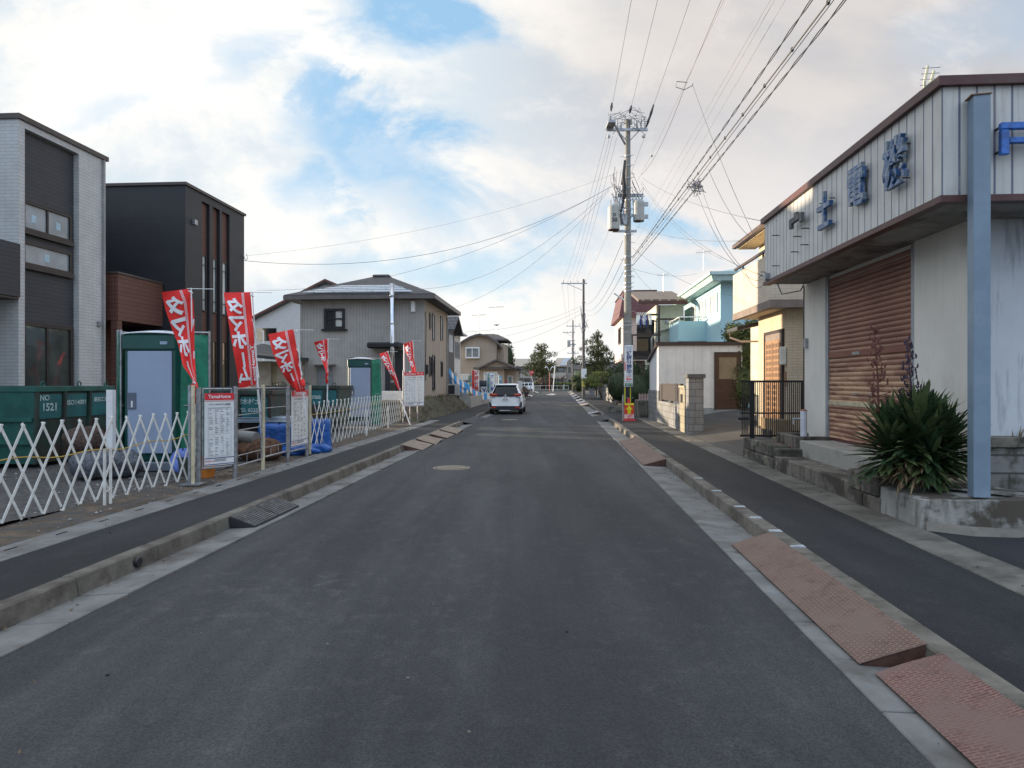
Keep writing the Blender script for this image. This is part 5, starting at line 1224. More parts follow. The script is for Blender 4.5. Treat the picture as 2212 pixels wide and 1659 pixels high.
# --- spiky plant
def yucca():
    c = Vector((4.46, 7.28, .44)); t = thing('spiky_plant', 'big dark green spiky yucca with dead skirt in the planter by the shop', 'plant', c)
    rnd = random.Random(12); g, g2, dd = MB(), MB(), MB()
    def leaf(mb, p, d, L, w, droop):
        side = d.cross(Vector((0, 0, 1))); side = side.normalized() if side.length > .01 else Vector((1, 0, 0))
        up = side.cross(d).normalized(); pts = []
        k = 4
        for i in range(k+1):
            u = i/k; q = p+d*(L*u)+Vector((0, 0, -droop*u*u*L)); ww = w*(.6+.9*u-1.5*u*u*u*u) if u < 1 else 0.001
            pts += [q-side*ww+up*ww*.35, q, q+side*ww+up*ww*.35]
        mb.add(pts, [f for i in range(k) for f in ((3*i, 3*i+1, 3*i+4, 3*i+3), (3*i+1, 3*i+2, 3*i+5, 3*i+4))])
    heads = [(Vector((.0, 0, .52)), 300, .62), (Vector((-.24, .1, .44)), 150, .54), (Vector((.26, -.02, .44)), 190, .54), (Vector((.05, -.15, .34)), 120, .46), (Vector((.12, .1, .58)), 90, .54)]
    for h, n, L0 in heads:
        for i in range(n):
            a = i*2.39996+rnd.uniform(-.2, .2); e = R(lerp(86, -30, (i/n)**.95))+rnd.uniform(-.12, .12)
            d = Vector((math.cos(a)*math.cos(e), math.sin(a)*math.cos(e), math.sin(e)))
            leaf(g if rnd.random() < .72 else g2, h+d*.03+Vector((0, 0, lerp(.10, -.18, i/n))), (d+Vector((rnd.uniform(-.16, .16), rnd.uniform(-.16, .16), rnd.uniform(-.1, .1)))).normalized(), L0*rnd.uniform(.60, 1.03)*(1 if e > 0 else .85), rnd.uniform(.026, .042), .04 if e > .4 else .10)
    for i in range(330):
        a = rnd.uniform(0, 6.28); e = R(rnd.uniform(-60, -5)); d = Vector((math.cos(a)*math.cos(e), math.sin(a)*math.cos(e), math.sin(e)))
        leaf(dd, Vector((rnd.uniform(-.2, .2), rnd.uniform(-.1, .1), rnd.uniform(.18, .34))), d, rnd.uniform(.25, .42)*(1 if e > -.7 else .7), rnd.uniform(.010, .018), .06)
    g.build('leaves', leafmat('yucca_leaf', (.024, .052, .020), (.048, .080, .028)), t); g2.build('lighter_leaves', leafmat('yucca_leaf_light', (.07, .10, .035), (.12, .14, .055)), t)
    dd.build('dead_leaves', leafmat('dead_leaf', (.20, .13, .07), (.32, .24, .14)), t)
    MB().path([(0, 0, -.02), (.01, 0, .2), (0, 0, .5)], .06, 8).build('trunk', m_stone, t)
    for (x, y, h0, h1, tx, mt) in ((-.28, .25, .6, 1.78, 'rust brown dried flower stalk', 'a'), (-.02, .05, .6, 1.62, 'dark purple dried flower stalk', 'b')):
        mb = MB(); pts = [(x, y, h0), (x-.02, y, (h0+h1)/2), (x-.06 if mt == 'a' else x-.07, y, h1)]
        mb.path(pts, [.012, .010, .004], 5)
        for k in range(60 if mt == 'a' else 46):
            u = k/60 if mt == 'a' else k/46; z = lerp(h0+.25, h1, u); px = lerp(x, x-.06, u); a = rnd.uniform(0, 6.28); L = rnd.uniform(.05, .14)*(1.1-u*.75)
            e = Vector((px+math.cos(a)*L, y+math.sin(a)*L, z+rnd.uniform(-.02, .05)))
            mb.tube((px, y, z), e, .0035, n=4)
            for _ in range(3): q = e+Vector((rnd.uniform(-.012, .012), rnd.uniform(-.012, .012), rnd.uniform(-.02, .02))); mb.tube(q, q+Vector((rnd.uniform(-.012, .012), 0, .035)), .010, .003, n=5)
        tag(mb.build('flower_stalk', M('dried_stalk_'+mt, (.15, .055, .04) if mt == 'a' else (.055, .035, .055), .8), t), tx)
yucca()
# --- black fence
bf = thing('black_fence', 'black upright bar fence between the shop and the driveway', 'fence', Vector((4.50, 13.05, 0)), ANG*.4)
mb = MB()
for k in range(33): mb.box(.03+k*.037, -.008, .56, .03+k*.037+.014, .008, 1.60)
mb.build('bars', m_black, bf)
bx(bf, 'top_rail', m_black, [(0, -.02, 1.60, 1.25, .02, 1.64)]); bx(bf, 'mid_rail', m_black, [(0, -.02, .98, 1.25, .02, 1.01)]); bx(bf, 'bottom_rail', m_black, [(0, -.02, .53, 1.25, .02, .57)])
bx(bf, 'fence_post', m_black, [(.20, -.03, .4, .27, .035, 1.63)]); bx(bf, 'fence_post', m_black, [(1.2, -.02, .4, 1.25, .03, 1.63)]); bx(bf, 'latch', m_black, [(-.05, -.05, .86, .15, -.02, .91)])
# --- beige brick entrance house
m_bbrick = BR('cream_brick_tile', (.66, .55, .43), (.62, .52, .41), (.50, .40, .29), .24, .065, .005, rough=.8, bump=.3)
m_ybrick = BR('honey_brick_tile', (.62, .50, .36), (.59, .475, .34), (.46, .35, .2), .24, .065, .005, rough=.8, bump=.3)
m_bband = M('taupe_band', (.22, .17, .14), .7)
hb = thing('house', 'cream brick house with jutting balcony and lattice front door beside the old shop', 'house', S(4.75, 14.86), ANG)
bx(hb, 'balcony', m_bbrick, [(0, 0, 3.46, .12, 3.15, 4.50), (.12, 0, 3.46, 5, .12, 4.50), (.12, 3.03, 3.46, 5, 3.15, 4.5)])
bx(hb, 'balcony_band', m_bband, [(-.01, -.01, 3.28, 5, .14, 3.457), (-.01, .14, 3.28, .12, 3.16, 3.457)])
bx(hb, 'balcony_soffit', M('cream_soffit', (.50, .42, .30), .8), [(.12, .14, 3.30, 5, 3.1, 3.34)])
bx(hb, 'handrail', m_dkbrown, [(.02, .02, 4.62, .08, 3.13, 4.68), (.02, .6, 4.5, .06, .64, 4.62), (.02, 2.3, 4.5, .06, 2.34, 4.62)])
bx(hb, 'upper_wall', M('cream_upper_render', (.62, .52, .36), .8), [(1.3, .6, 3.4, 5, 5.2, 5.75)])
bx(hb, 'lower_wall', m_ybrick, [(.50, .35, .3, 5, 2.55, 3.29)])
bx(hb, 'pale_wall', M('pale_yellow_render', (.58, .52, .38), .8), [(1.05, 2.55, .3, 5, 5.2, 3.29)])
bx(hb, 'porch_floor', m_conc_old, [(.1, .35, .1, 1.1, 2.0, .50)])
MB().prism([(.75, 5.75), (.75, 5.90), (5.2, 6.7), (5.2, 6.55)], .2, 5.65, 'y').build('roof', m_tile, hb)
bx(hb, 'gutter', M('bronze_gutter', (.16, .10, .07), .4, .4), [(.63, .15, 5.72, .75, 5.7, 5.83)]); bx(hb, 'roof_soffit', m_white if False else MATS['cream_upper_render'], [(.77, .3, 5.69, 1.3, 5.6, 5.74)])
mb = MB(); mb.path([(.16, 4.1, 3.0), (.16, 4.1, 2.88), (.4, 3.8, 2.75), (.95, 3.0, 2.7)], .03); mb.build('gutter_pipe', M('bronze_gutter2', (.30, .22, .17), .4, .3), hb); mb = MB(); mb.prism([(.12, 3.02), (.12, 3.12), (1.1, 3.34), (1.1, 3.24)], 3.17, 4.3, 'y'); mb.build('lean_roof', m_tile, hb)
mb = MB(); mb.tube((1.0, 2.62, .4), (1.0, 2.62, 3.0), .03); mb.build('downpipe', M('cream_pipe', (.55, .5, .4), .5), hb)
dw = M('brown_wood_door', (.30, .165, .08), .55, var=.2, scale=9)
dr = bx(hb, 'front_door', dw, [(.455, .62, .52, .499, 1.85, 2.62)])
bx(dr, 'door_frame', m_dkbrown, [(.44, .55, .52, .503, .62, 2.85), (.44, 1.85, .52, .503, 1.92, 2.85), (.44, .62, 2.78, .503, 1.85, 2.85)]); bx(dr, 'transom', m_bband, [(.46, .62, 2.62, .50, 1.85, 2.78)])
lat = BR('door_lattice', (.055, .025, .012), (.06, .028, .014), (.32, .175, .085), .11, .142, .028, 0, rough=.5, bump=.5)
for y in (.70, 1.28): bx(dr, 'lattice_panel', lat, [(.445, y, .70, .454, y+.50, 2.56)])
bx(dr, 'handle', m_galv, [(.43, 1.2, 1.3, .455, 1.23, 1.6)])
bx(hb, 'wall_lamp', M('frosted_lamp', (.62, .58, .48), .4), [(.36, .36, 2.0, .49, .48, 2.42)], bevel=.02); bx(hb, 'intercom', M('brown_box', (.25, .14, .08), .5), [(.47, .40, 1.5, .50, .48, 1.85)])
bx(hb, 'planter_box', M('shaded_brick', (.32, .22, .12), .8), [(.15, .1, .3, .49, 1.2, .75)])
# --- garden store (cream shed) on a block base
m_shed = BR('cream_shed_boards', (.82, .76, .68), (.80, .74, .66), (.60, .55, .48), .32, 50, .007, 0, rough=.65, bump=.3)
m_shedw = M('white_shed_side', (.66, .66, .64), .6, var=.05)
sd_ = thing('shed', 'cream lean-to shed with brown door and dark roof edge behind the gate pillar', 'shed', S(3.72, 24.6), ANG)
MB().prism([(0.0, 1.12), (0, 2.98), (2.45, 3.0), (2.45, 2.45), (2.45, 1.12)], 0, .001, 'x') if False else None
bx(sd_, 'front_wall', m_shed, [(.02, 0, .62, 2.03, .08, 2.98), (2.03, 0, 2.72, 3.05, .08, 2.98), (2.97, 0, .62, 3.05, .08, 2.72)])
MB().prism([(0.002, .62), (2.4, .62), (2.4, 2.42), (.002, 2.98)], 0.001, .08, 'x').build('side_wall', m_shedw, sd_)
bx(sd_, 'back_wall', m_shed, [(.08, 2.3, .62, 3.05, 2.4, 2.4)])
MB().prism([(-.08, 2.98), (-.08, 3.10), (2.5, 2.52), (2.5, 2.42)], -.10, 3.15, 'x').build('roof', M('dark_brown_roof_edge', (.055, .03, .025), .5), sd_)
bx(sd_, 'base', m_found, [(.1, -.06, .3, 2.02, .0, .66), (2.0, .0, .3, 3.05, .1, .60)])
dd = bx(sd_, 'door', M('reddish_brown_door', (.075, .032, .02), .4, var=.15), [(2.08, -.03, .62, 2.95, -.001, 2.66)])
bx(dd, 'door_frame', m_dkbrown, [(2.03, -.05, .60, 2.08, .02, 2.72), (2.95, -.05, .60, 3.0, .02, 2.72), (2.08, -.05, 2.66, 2.95, .02, 2.72)])
bx(dd, 'door_glass', glass('frosted_brown_glass', (.20, .14, .08), .25), [(2.2, -.04, 1.72, 2.83, -.03, 2.52)]); MB().tube((2.84, -.03, 1.62), (2.84, -.10, 1.62), .025).tube((2.84, -.09, 1.62), (2.74, -.09, 1.60), .012).build('handle', M('brass', (.6, .5, .3), .3, .9), dd)
m_blk = BR('pale_concrete_block', (.27, .27, .265), (.22, .22, .215), (.13, .13, .125), .40, .20, .010, rough=.9, bump=.5, grime=((.13, .12, .09), 1.5, .52, .70), streak=((.12, .11, .07), .5))
gw = thing('block_wall', 'concrete block wall with brown screen panel between the shed and the gate pillar', 'wall', S(3.72, 19.4), ANG)
bx(gw, 'lower_wall', m_blk, [(0, .35, 0, .15, 5.2, .92)]); bx(gw, 'shed_base_wall', m_blk, [(0, 5.2, 0, .35, 8.0, 1.30)])
bx(gw, 'screen_panel', M('brown_screen', (.05, .04, .038), .6), [(.05, .95, .98, .10, 4.7, 1.52)]); bx(gw, 'panel_rails', M('brown_rail', (.07, .055, .05), .5), [(.03, .95, 1.52, .12, 4.7, 1.56), (.03, .93, .92, .12, .98, 1.52), (.03, 4.65, .92, .12, 5.1, 1.54), (.04, 2.7, .92, .11, 2.75, .98)])
gp = thing('gate_pillar', 'tall concrete block gate pillar with dark cap at the driveway', 'pillar', S(3.72, 18.9), ANG)
bx(gp, 'shaft', m_blk, [(0, 0, 0, .42, .42, 1.72)]); bx(gp, 'cap', M('dark_pillar_cap', (.12, .12, .12), .85, var=.2), [(-.05, -.05, 1.72, .47, .47, 1.84)], bevel=.015)
gp2 = thing('gate_pillar', 'lower yellowish block pillar with a letter slot beside the tall gate pillar', 'pillar', S(3.70, 19.36), ANG)
bx(gp2, 'shaft', BR('yellowish_block', (.34, .30, .215), (.30, .265, .19), (.20, .175, .13), .40, .20, .010, rough=.9, bump=.5), [(0, 0, 0, .3, .85, 1.45)]); bx(gp2, 'cap', M('yellow_cap', (.42, .36, .24), .85), [(-.03, -.03, 1.45, .33, .88, 1.50)]); bx(gp2, 'intercom', m_black, [(-.02, .35, 1.0, 0, .6, 1.25)])
# --- blue house
m_blu = M('pale_blue_render', (.42, .62, .66), .8, var=.04, scale=1); m_blur = M('pale_teal_fascia', (.46, .62, .59), .5, var=.06)
hl = thing('house', 'pale blue two storey house with thick teal roof edge and three upper windows', 'house', S(7.35, 30), ANG)
bx(hl, 'wall', m_blu, [(0, 0, 0, 5, 8.6, 6.2)])
MB().add([(-.5, -.7, 6.12), (6, -.7, 6.12), (6, 9.1, 6.12), (-.5, 9.1, 6.12), (-.62, -.8, 6.45), (6, -.8, 6.45), (6, 9.2, 6.45), (-.62, 9.2, 6.45), (1.5, 1, 7.0) , (6, 1, 7.0), (6, 7.5, 7.0), (1.5, 7.5, 7.0)], [(3, 2, 1, 0), (0, 1, 5, 4), (1, 2, 6, 5), (2, 3, 7, 6), (3, 0, 4, 7), (4, 5, 9, 8), (5, 6, 10, 9), (6, 7, 11, 10), (7, 4, 8, 11), (8, 9, 10, 11)]).build('roof', m_blur, hl)
bx(hl, 'gutter', m_blur, [(-.66, -.86, 6.36, -.60, 9.2, 6.50), (-.66, -.86, 6.36, 6, -.80, 6.50)])
for y0, y1 in ((.5, 1.9), (2.9, 4.4), (5.3, 6.7)): win(hl, 'l', 0, y0, y1, 4.85, 5.75, m_white, m_curtain, mv=((y0+y1)/2,), fw=.06)
bx(hl, 'cornice', m_blur, [(-.08, -.06, 3.30, .02, 8.6, 3.42), (-.04, -.06, 3.30, 5, .0, 3.42)])
bl = bx(hl, 'balcony', m_blu, [(-1.35, 2.9, 3.65, -.001, 3.0, 4.65), (-1.35, 3.0, 3.65, -1.25, 5.8, 4.65), (-1.35, 5.7, 3.65, 0, 5.8, 4.65), (-1.25, 3.0, 3.65, 0, 5.7, 3.75)])
mb = MB(); 
for a, b in (((-1.3, 2.95), (-1.3, 5.75)), ((-1.3, 2.95), (0, 2.95))):
    mb.tube((*a, 4.86), (*b, 4.86), .03); mb.tube((*a, 4.65), (*a, 4.86), .02); mb.tube((*b, 4.65), (*b, 4.86), .02)
mb.build('handrail', m_white, bl)
antenna('fishbone aerial on a pole above the blue house roof', P(1520, 583, 33), .95, .7)
antenna('small crossed aerial over the brown ribbed roof', P(1433, 630, 37), 1.0, .6)
# --- cream house with brown ribbed roof and balcony
m_crm = BR('pale_green_cream_siding', (.64, .66, .54), (.62, .64, .52), (.50, .52, .42), .33, 50, .008, 0, rough=.7, bump=.3)
m_rib = BR('brown_ribbed_roof', (.15, .10, .07), (.14, .095, .065), (.36, .27, .20), .42, 60, .06, 0, rough=.45, bump=.8, metal=.2)
hc = thing('house', 'cream house with brown ribbed roof and a wooden balcony behind the pole', 'house', Vector((7.96, 36.5, -.149)), ANG); hc.scale = (1.093,)*3
bx(hc, 'wall', m_crm, [(0, 0, 0, 1.35, 4.4, 5.5)])
MB().add([(-1.0, -.9, 5.55), (1.35, -.9, 5.55), (1.35, 3.5, 6.55), (-1.0, 3.5, 6.55), (-1.0, -.9, 5.68), (1.35, -.9, 5.68), (1.35, 3.5, 6.67), (-1., 3.5, 6.67)], [(3, 2, 1, 0), (4, 5, 6, 7), (0, 1, 5, 4), (1, 2, 6, 5), (2, 3, 7, 6), (3, 0, 4, 7)]).build('roof', m_rib, hc)
bx(hc, 'eave_trim', m_maroon, [(-1.02, -.94, 5.42, 1.37, -.88, 5.60)]); bx(hc, 'wood_band', m_dkbrown, [(-.02, -.03, 4.75, 1.35, -.001, 4.83)])
for x in (.55, 1.05): MB().lathe([(.12, 0), (.12, .05), (.02, .07)], 12).build('round_vent', m_galv, hc).matrix_local = Matrix.Translation((x, -.01, 4.63)) @ Matrix.Rotation(R(90), 4, 'X')
win(hc, 'f', 0, .75, 1.3, 3.6, 4.4, m_dkbrown, m_glass, fw=.08, sill=.03)
mb = MB(); mb.path([(1.2, -.12, 4.45), (.5, -.12, 4.3), (.0, -.15, 4.15), (-.25, -.15, 3.8), (-.25, -.15, 2.5)], .06, 8); mb.build('drain_pipe', M('cream_pipe2', (.50, .50, .42), .5), hc, smooth=True)
bx(hc, 'balcony', m_dkbrown, [(-1.3, -.8, 2.75, .0, .3, 2.9), (-1.3, -.8, 3.9, .1, -.74, 3.98), (-1.34, -.8, 2.9, -1.26, 1.8, 3.98), (-.04, -.84, 2.6, .06, -.74, 5.4), (-1.3, .2, 2.9, 0, .3, 3.2)])
bx(hc, 'balcony_side', M('grey_brown_panel', (.13, .11, .10), .7), [(-1.36, -.7, 2.3, -1.345, 1.8, 3.9)])
bx(hc, 'awning_frame', m_dkbrown, [(-.9, -.7, 4.9, -.05, -.64, 5.0), (-.55, -.68, 4.2, -.48, -.62, 5.0), (-.9, -.7, 4.6, -.05, -.66, 4.66)])
bx(hc, 'sliding_door', m_glass, [(-.95, .31, 2.95, -.05, .34, 4.8)])
lt = thing('laundry_rack', 'white hanger rack with shirts drying on the balcony behind the pole', 'laundry', P(1389, 690, 35.3), 0)
mb = MB()
for k in range(6): mb.tube((-.32+k*.12, 0, .2), (-.26+k*.12, 0, .35), .01, n=4); mb.tube((-.2+k*.12, 0, .2), (-.26+k*.12, 0, .35), .01, n=4)
mb.tube((-.4, 0, .35), (.45, 0, .35), .012); mb.build('hangers', m_white, lt)
for k, (m_, w_) in enumerate(((m_white, .2), (m_navy, .1), (M('pale_shirt', (.5, .52, .6), .8), .16), (m_navy, .08), (m_white, .14))): 
    mb = MB(); x = -.36+k*.17; mb.grid(lambda u, v: (x+u*w_, .03*math.sin(v*5+u*4), .22-v*(.5+.1*(k % 2))), 4, 6); mb.build('garment', m_, lt, solid=.01)
# --- house with maroon mansard
m_man = BR('maroon_mansard_boards', (.15, .055, .055), (.14, .05, .05), (.07, .025, .025), 3, .17, .01, rough=.6, bump=.4)
m_pink = M('pale_pink_render', (.62, .50, .47), .8, var=.04)
hr = thing('house', 'pink walled house with tall maroon mansard roof, left of the pole', 'house', S(4.2, 43)-Vector((0, 0, .2)), ANG); hr.scale = (1.126,)*3
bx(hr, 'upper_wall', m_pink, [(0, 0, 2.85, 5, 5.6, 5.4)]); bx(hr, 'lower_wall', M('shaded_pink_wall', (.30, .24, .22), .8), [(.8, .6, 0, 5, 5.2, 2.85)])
MB().add([(-.25, -.25, 5.35), (2.1, -.25, 5.35), (2.1, 5.9, 5.35), (-.25, 5.9, 5.35), (.05, .1, 6.85), (1.9, .1, 6.85), (1.9, 5.5, 6.85), (.05, 5.5, 6.85)], [(3, 2, 1, 0), (4, 5, 6, 7), (0, 1, 5, 4), (1, 2, 6, 5), (2, 3, 7, 6), (3, 0, 4, 7)]).build('mansard_roof', m_man, hr)
bx(hr, 'roof_cap', m_maroon, [(0, .05, 6.85, 1.95, 5.55, 6.93)]); win(hr, 'l', 0, 1.2, 2.6, 3.9, 4.9, m_dkbrown, m_glass, mv=(1.9,), fw=.07)
# --- low things between
cp = thing('concrete_planter', 'low dark concrete planter beyond the red arrow sign', 'planter', Vector((5.05, 28.3, 0)), ANG)
bx(cp, 'trough', m_conc_old, [(.35, 0, .1, 1.9, 1.4, .84)], bevel=.02)
pf = thing('picket_fence', 'small pink picket fence on the concrete planter by the shed', 'fence', Vector((5.42, 28.3, .84)), ANG)
mb = MB(); 
for k in range(13): x = .0+k*.115; mb.prism([(x, 0), (x+.08, 0), (x+.08, .24), (x+.04, .30), (x, .24)], .0, .02, 'y')
mb.build('pickets', M('pink_plastic', (.52, .36, .32), .5), pf); bx(pf, 'rail', MATS['pink_plastic'], [(0, .021, .06, 1.5, .035, .10), (0, .021, .17, 1.5, .035, .21)])
lp = thing('low_kerb_wall', 'low dark edging wall left of the planter under the hedge', 'wall', Vector((4.75, 33, 0)), ANG); bx(lp, 'wall', m_conc_old, [(0, 0, 0, 1.9, .25, .42)], bevel=.02)
bk = thing('bicycle', 'parked bicycle half hidden beside the shed', 'bicycle', Vector((6.45, 29.9, .1)), R(60))
for x in (-.45, .5):
    mb = MB()
    for k in range(16): a0, a1 = k*math.pi/8, (k+1)*math.pi/8; mb.tube((x+.31*math.cos(a0), 0, .33+.31*math.sin(a0)), (x+.31*math.cos(a1), 0, .33+.31*math.sin(a1)), .018, n=5)
    for k in range(8): a0 = k*math.pi/4; mb.tube((x, 0, .33), (x+.3*math.cos(a0), 0, .33+.3*math.sin(a0)), .003, n=3)
    mb.build('wheel', m_rubber, bk)
MB().path([(-.45, 0, .33), (-.1, 0, .33), (.35, 0, .85), (-.15, 0, .8), (-.1, 0, .33)], .016).path([(.5, 0, .33), (.38, 0, 1.0)], .016).build('frame', m_galv, bk); MB().box(-.28, -.07, .86, -.05, .07, .91).build('saddle', m_black, bk); MB().path([(.3, -.25, 1.02), (.38, 0, 1.0), (.3, .25, 1.02)], .013).build('handlebar', m_galv, bk)
wgar = thing('block_wall', 'dark block garden wall along the far right pavement below the bonsai pine', 'wall', S(3.95, 48), ANG)
bx(wgar, 'wall_panel', m_block, [(0, 0, 0, .15, 19, 1.25), (0, -.01, 0, 3.8, .15, 1.5)])
for y in (0, 4, 8, 12, 16): bx(wgar, 'pillar', m_block, [(-.05, y-.1, 0, .25, y+.25, 1.45)])
sr = thing('low_shed', 'low dark shed roof behind the garden wall', 'shed', S(5.0, 46.5), ANG); bx(sr, 'wall', m_dgr, [(0, 0, 0, 2.4, 2, 1.5)]); MB().prism([(-.2, 1.7), (2.6, 1.55), (2.6, 1.62), (-.2, 1.78)], -.3, 2.2, 'y').build('roof', M('light_metal_roof', (.45, .45, .44), .4, .5), sr)
gpost = thing('gate_post', 'brown topped concrete gate post by the far garden wall', 'gate post', P(1278, 852, 82)*Vector((1, 1, 0)) if False else Vector((P(1278, 852, 76).x, 76, 0)), ANG)
bx(gpost, 'shaft', m_found, [(-.3, 0, 0, .35, .5, 1.3)]); bx(gpost, 'top', M('orange_brown_block', (.30, .17, .10), .7), [(-.32, -.02, 1.3, .37, .52, 2.9)])
# ================================================================ poles and wires
m_pole = M('pole_concrete', (.27, .26, .23), .8, var=.15, scale=1.5, bump=.2, grime=((.17, .15, .11), .9, .48, .7))
m_pole2 = M('dark_pole', (.11, .10, .095), .8, var=.2, scale=2)
m_grey = M('transformer_grey', (.40, .40, .365), .45, var=.08, scale=3, streak=((.2, .13, .09), .25))
m_porc = M('porcelain', (.62, .62, .60), .25, var=.05)
def insul(mb, c, h=.25, r=.05):
    pr = []
    for k in range(5): z = h*k/5; pr += [(r*.45, z), (r*(1-.07*k), z+h*.06), (r*.45, z+h*.14)]
    mb.lathe(pr, 8, c)
PX, PY = 4.72, 27.0
mp = thing('utility_pole', 'tall concrete utility pole with two grey transformers and a vertical sale sign', 'utility pole', (PX, PY, 0))
MB().tube((0, 0, 0), (0, 0, 12.28), .175, .105, n=20).build('shaft', m_pole, mp, smooth=False)
mb = MB(); mb.box(-.88, -.18, 11.48, .78, -.10, 11.58); mb.tube((-.72, -.55, 11.75), (-.12, -.1, 10.95), .045); mb.box(-.90, -.75, 11.60, -.60, .1, 11.70)
mb.tube((.45, -.14, 11.5), (.06, -.1, 11.1), .02); mb.tube((-.45, -.14, 11.5), (-.06, -.1, 11.1), .02)
mb.build('crossarm', m_galv, mp).location = (0, 0, .32)
mb = MB()
for x, y, z in ((-.78, -.3, 11.7), (-.45, -.14, 11.58), (-.30, -.14, 11.58), (.52, -.14, 11.58), (.66, -.14, 11.58), (.35, -.14, 11.58), (.12, -.1, 11.75), (-.70, -.14, 11.58)): insul(mb, (x, y, z), .42 if abs(x) > .4 else .25, .065)
for x in (-.80, .62): mb.lathe([(.02, 0), (.075, .05), (.075, .1), (.03, .15)], 8, (x, -.14, 11.18))
mb.build('insulators', m_porc, mp).location = (0, 0, .32)
mb = MB(); rnd = random.Random(3)
for k in range(20):
    a = Vector((rnd.uniform(-.85, .8), -.15, rnd.uniform(12, 12.4))); b = Vector((rnd.uniform(-.8, .7), -.2, rnd.uniform(11.5, 12.6))); mb.path([a, (a+b)/2+Vector((rnd.uniform(-.2, .2), 0, .25)), b], .010, 4)
for k in range(26):   # the tangle of service loops
    a = Vector((rnd.uniform(-.75, -.15), rnd.uniform(-.35, .1), rnd.uniform(8.7, 10.3))); b = Vector((rnd.uniform(-.55, .1), -.2, rnd.uniform(7.9, 9.6)))
    mb.path([a, a.lerp(b, .3)+Vector((rnd.uniform(-.25, .1), -.1, -rnd.uniform(.1, .5))), a.lerp(b, .7)+Vector((0, -.1, -rnd.uniform(.1, .4))), b], rnd.choice((.008, .011, .015)), 4)
for k in range(14):
    a = Vector((.15, -.1, rnd.uniform(8.8, 10.2))); b = Vector((rnd.uniform(.3, .75), -.1, rnd.uniform(8.6, 9.6)))
    mb.path([a, a.lerp(b, .4)+Vector((.1, -.1, -rnd.uniform(.2, .6))), b], .009, 4)
mb.build('cable_loops', m_wire2, mp)
mb = MB(); mb.path([(-.14, -.16, 10.6), (-.2, -.2, 10.0), (-.17, -.2, 9.2), (-.3, -.2, 8.5)], [.05, .07, .08, .04], 7); mb.path([(-.15, .1, 10.1), (-.2, .1, 9.7)], .07, 7); mb.build('cable_joint', m_black, mp)
mb = MB()
for z in (.95, 3.62, 3.9, 4.05, 5.3, 5.45, 5.62, 5.9, 6.1, 6.35, 6.7, 7.6, 8.3, 8.6, 9.0, 9.5, 9.9, 10.4, 10.8): mb.tube((0, 0, z), (0, 0, z+.045), .18-.006*z+.012, n=18); mb.tube((.0, -.1, z+.02), (.22, -.16, z+.02), .012, n=5)
for k in range(13): z = 2.4+k*.7; mb.tube((0, 0, z), ((.3 if k % 2 else -.3), 0, z), .01, n=5)
mb.box(-.42, -.1, 9.15, -.1, 0, 9.27); mb.box(.1, -.1, 9.15, .62, 0, 9.27)
mb.build('bands_and_steps', m_galv, mp)
def transformer(par, x, y, z0, z1, r, txt=None):
    b = MB().lathe([(r*.96, z0), (r, z0+.03), (r, z1-.1), (r*.96, z1-.06), (r*.98, z1-.05), (r*.85, z1)], 22, (x, y, 0)).build('transformer', m_grey, par, smooth=False)
    MB().tube((x, y, z0-.012), (x, y, z0+.0), r*.95, n=20).build('rusty_base', m_rust, b)
    m2 = MB()
    for k in (-1, 0, 1): insul(m2, (x+k*r*.55, y-r*.3, z1-.03), .26, .05)
    m2.build('bushings', m_porc, b)
    if txt: MB().text('D', lambda a, c: (x+a, y-r-.012, z1-.42+c), .17, .03).text(txt, lambda a, c: (x+a, y-r-.012, z1-.62+c), .22, .03).build('lettering', m_blk_txt, b)
    return b
transformer(mp, -.62, -.3, 7.75, 8.72, .24, '50'); transformer(mp, .42, -.15, 8.14, 8.95, .225)
for q in ((-.62, -.1, 8.35, .2, .02, 8.45), (-.62, -.1, 7.72, .35, .02, 7.80), (-.35, -.2, 8.0, -.05, -.105, 8.42), (.64, -.2, 8.25, .80, -.1, 8.4), (.64, -.2, 8.75, .8, -.1, 8.9)): MB().box(*q).build('transformer_arm', m_galv, mp)
mb = MB(); mb.box(-.42, -.16, 6.55, .0, -.06, 6.62) if False else mb.tube((-.18, -.1, 4.95), (-.60, -.2, 5.22), .035); mb.build('street_lamp_arm', m_white, mp)
sg = bx(mp, 'sale_sign', m_white, [(-.17, -.225, 1.42, .17, -.185, 3.10)], bevel=.01)
sx = lambda x0, z0: (lambda a, c: (x0+a, -.232, z0+c))
tx = MB()
for i, ch_ in enumerate('好評分譲中'): tx.text(ch_, sx(.015, 2.76-i*.185), .22, .020)
tx.text('ずのきこ'[:4], sx(0, 1.63), .065, .02)
tx.build('dark_blue_lettering', m_navy, sg)
tx = MB(); 
for i, ch_ in enumerate('新築住宅地'): tx.text(ch_, sx(-.12+i*.06, 3.02), .055, .02)
tx.text('アイ設計', sx(0, 2.93), .06, .02); tx.text('アイダ設計', sx(0, 1.90), .05, .02); tx.build('pale_blue_lettering', M('sky_print', (.10, .30, .60), .6), sg)
tx = MB(); tx.text('0120-000', sx(0, 1.83), .055, .02); tx.box(-.165, -.230, 2.08, -.125, -.226, 2.42); tx.prism([(-.12, 1.735), (-.04, 1.79), (-.04, 1.757), (.12, 1.757), (.12, 1.713), (-.04, 1.713), (-.04, 1.68)], -.232, -.226, 'y'); tx.build('red_arrow', m_redp, sg)
g_ = bx(sg, 'green_plate', M('green_print', (.01, .16, .09), .5), [(-.15, -.231, 1.45, .15, -.226, 1.56)]); MB().text('中里五丁目', lambda a, c: (a, -.235, 1.505+c), .05, .02).build('lettering', m_wht_txt, g_)
MB().tube((0, 0, .62), (0, 0, 1.42), .187, .185, n=20).build('black_guard', m_black, mp)
mb = MB()
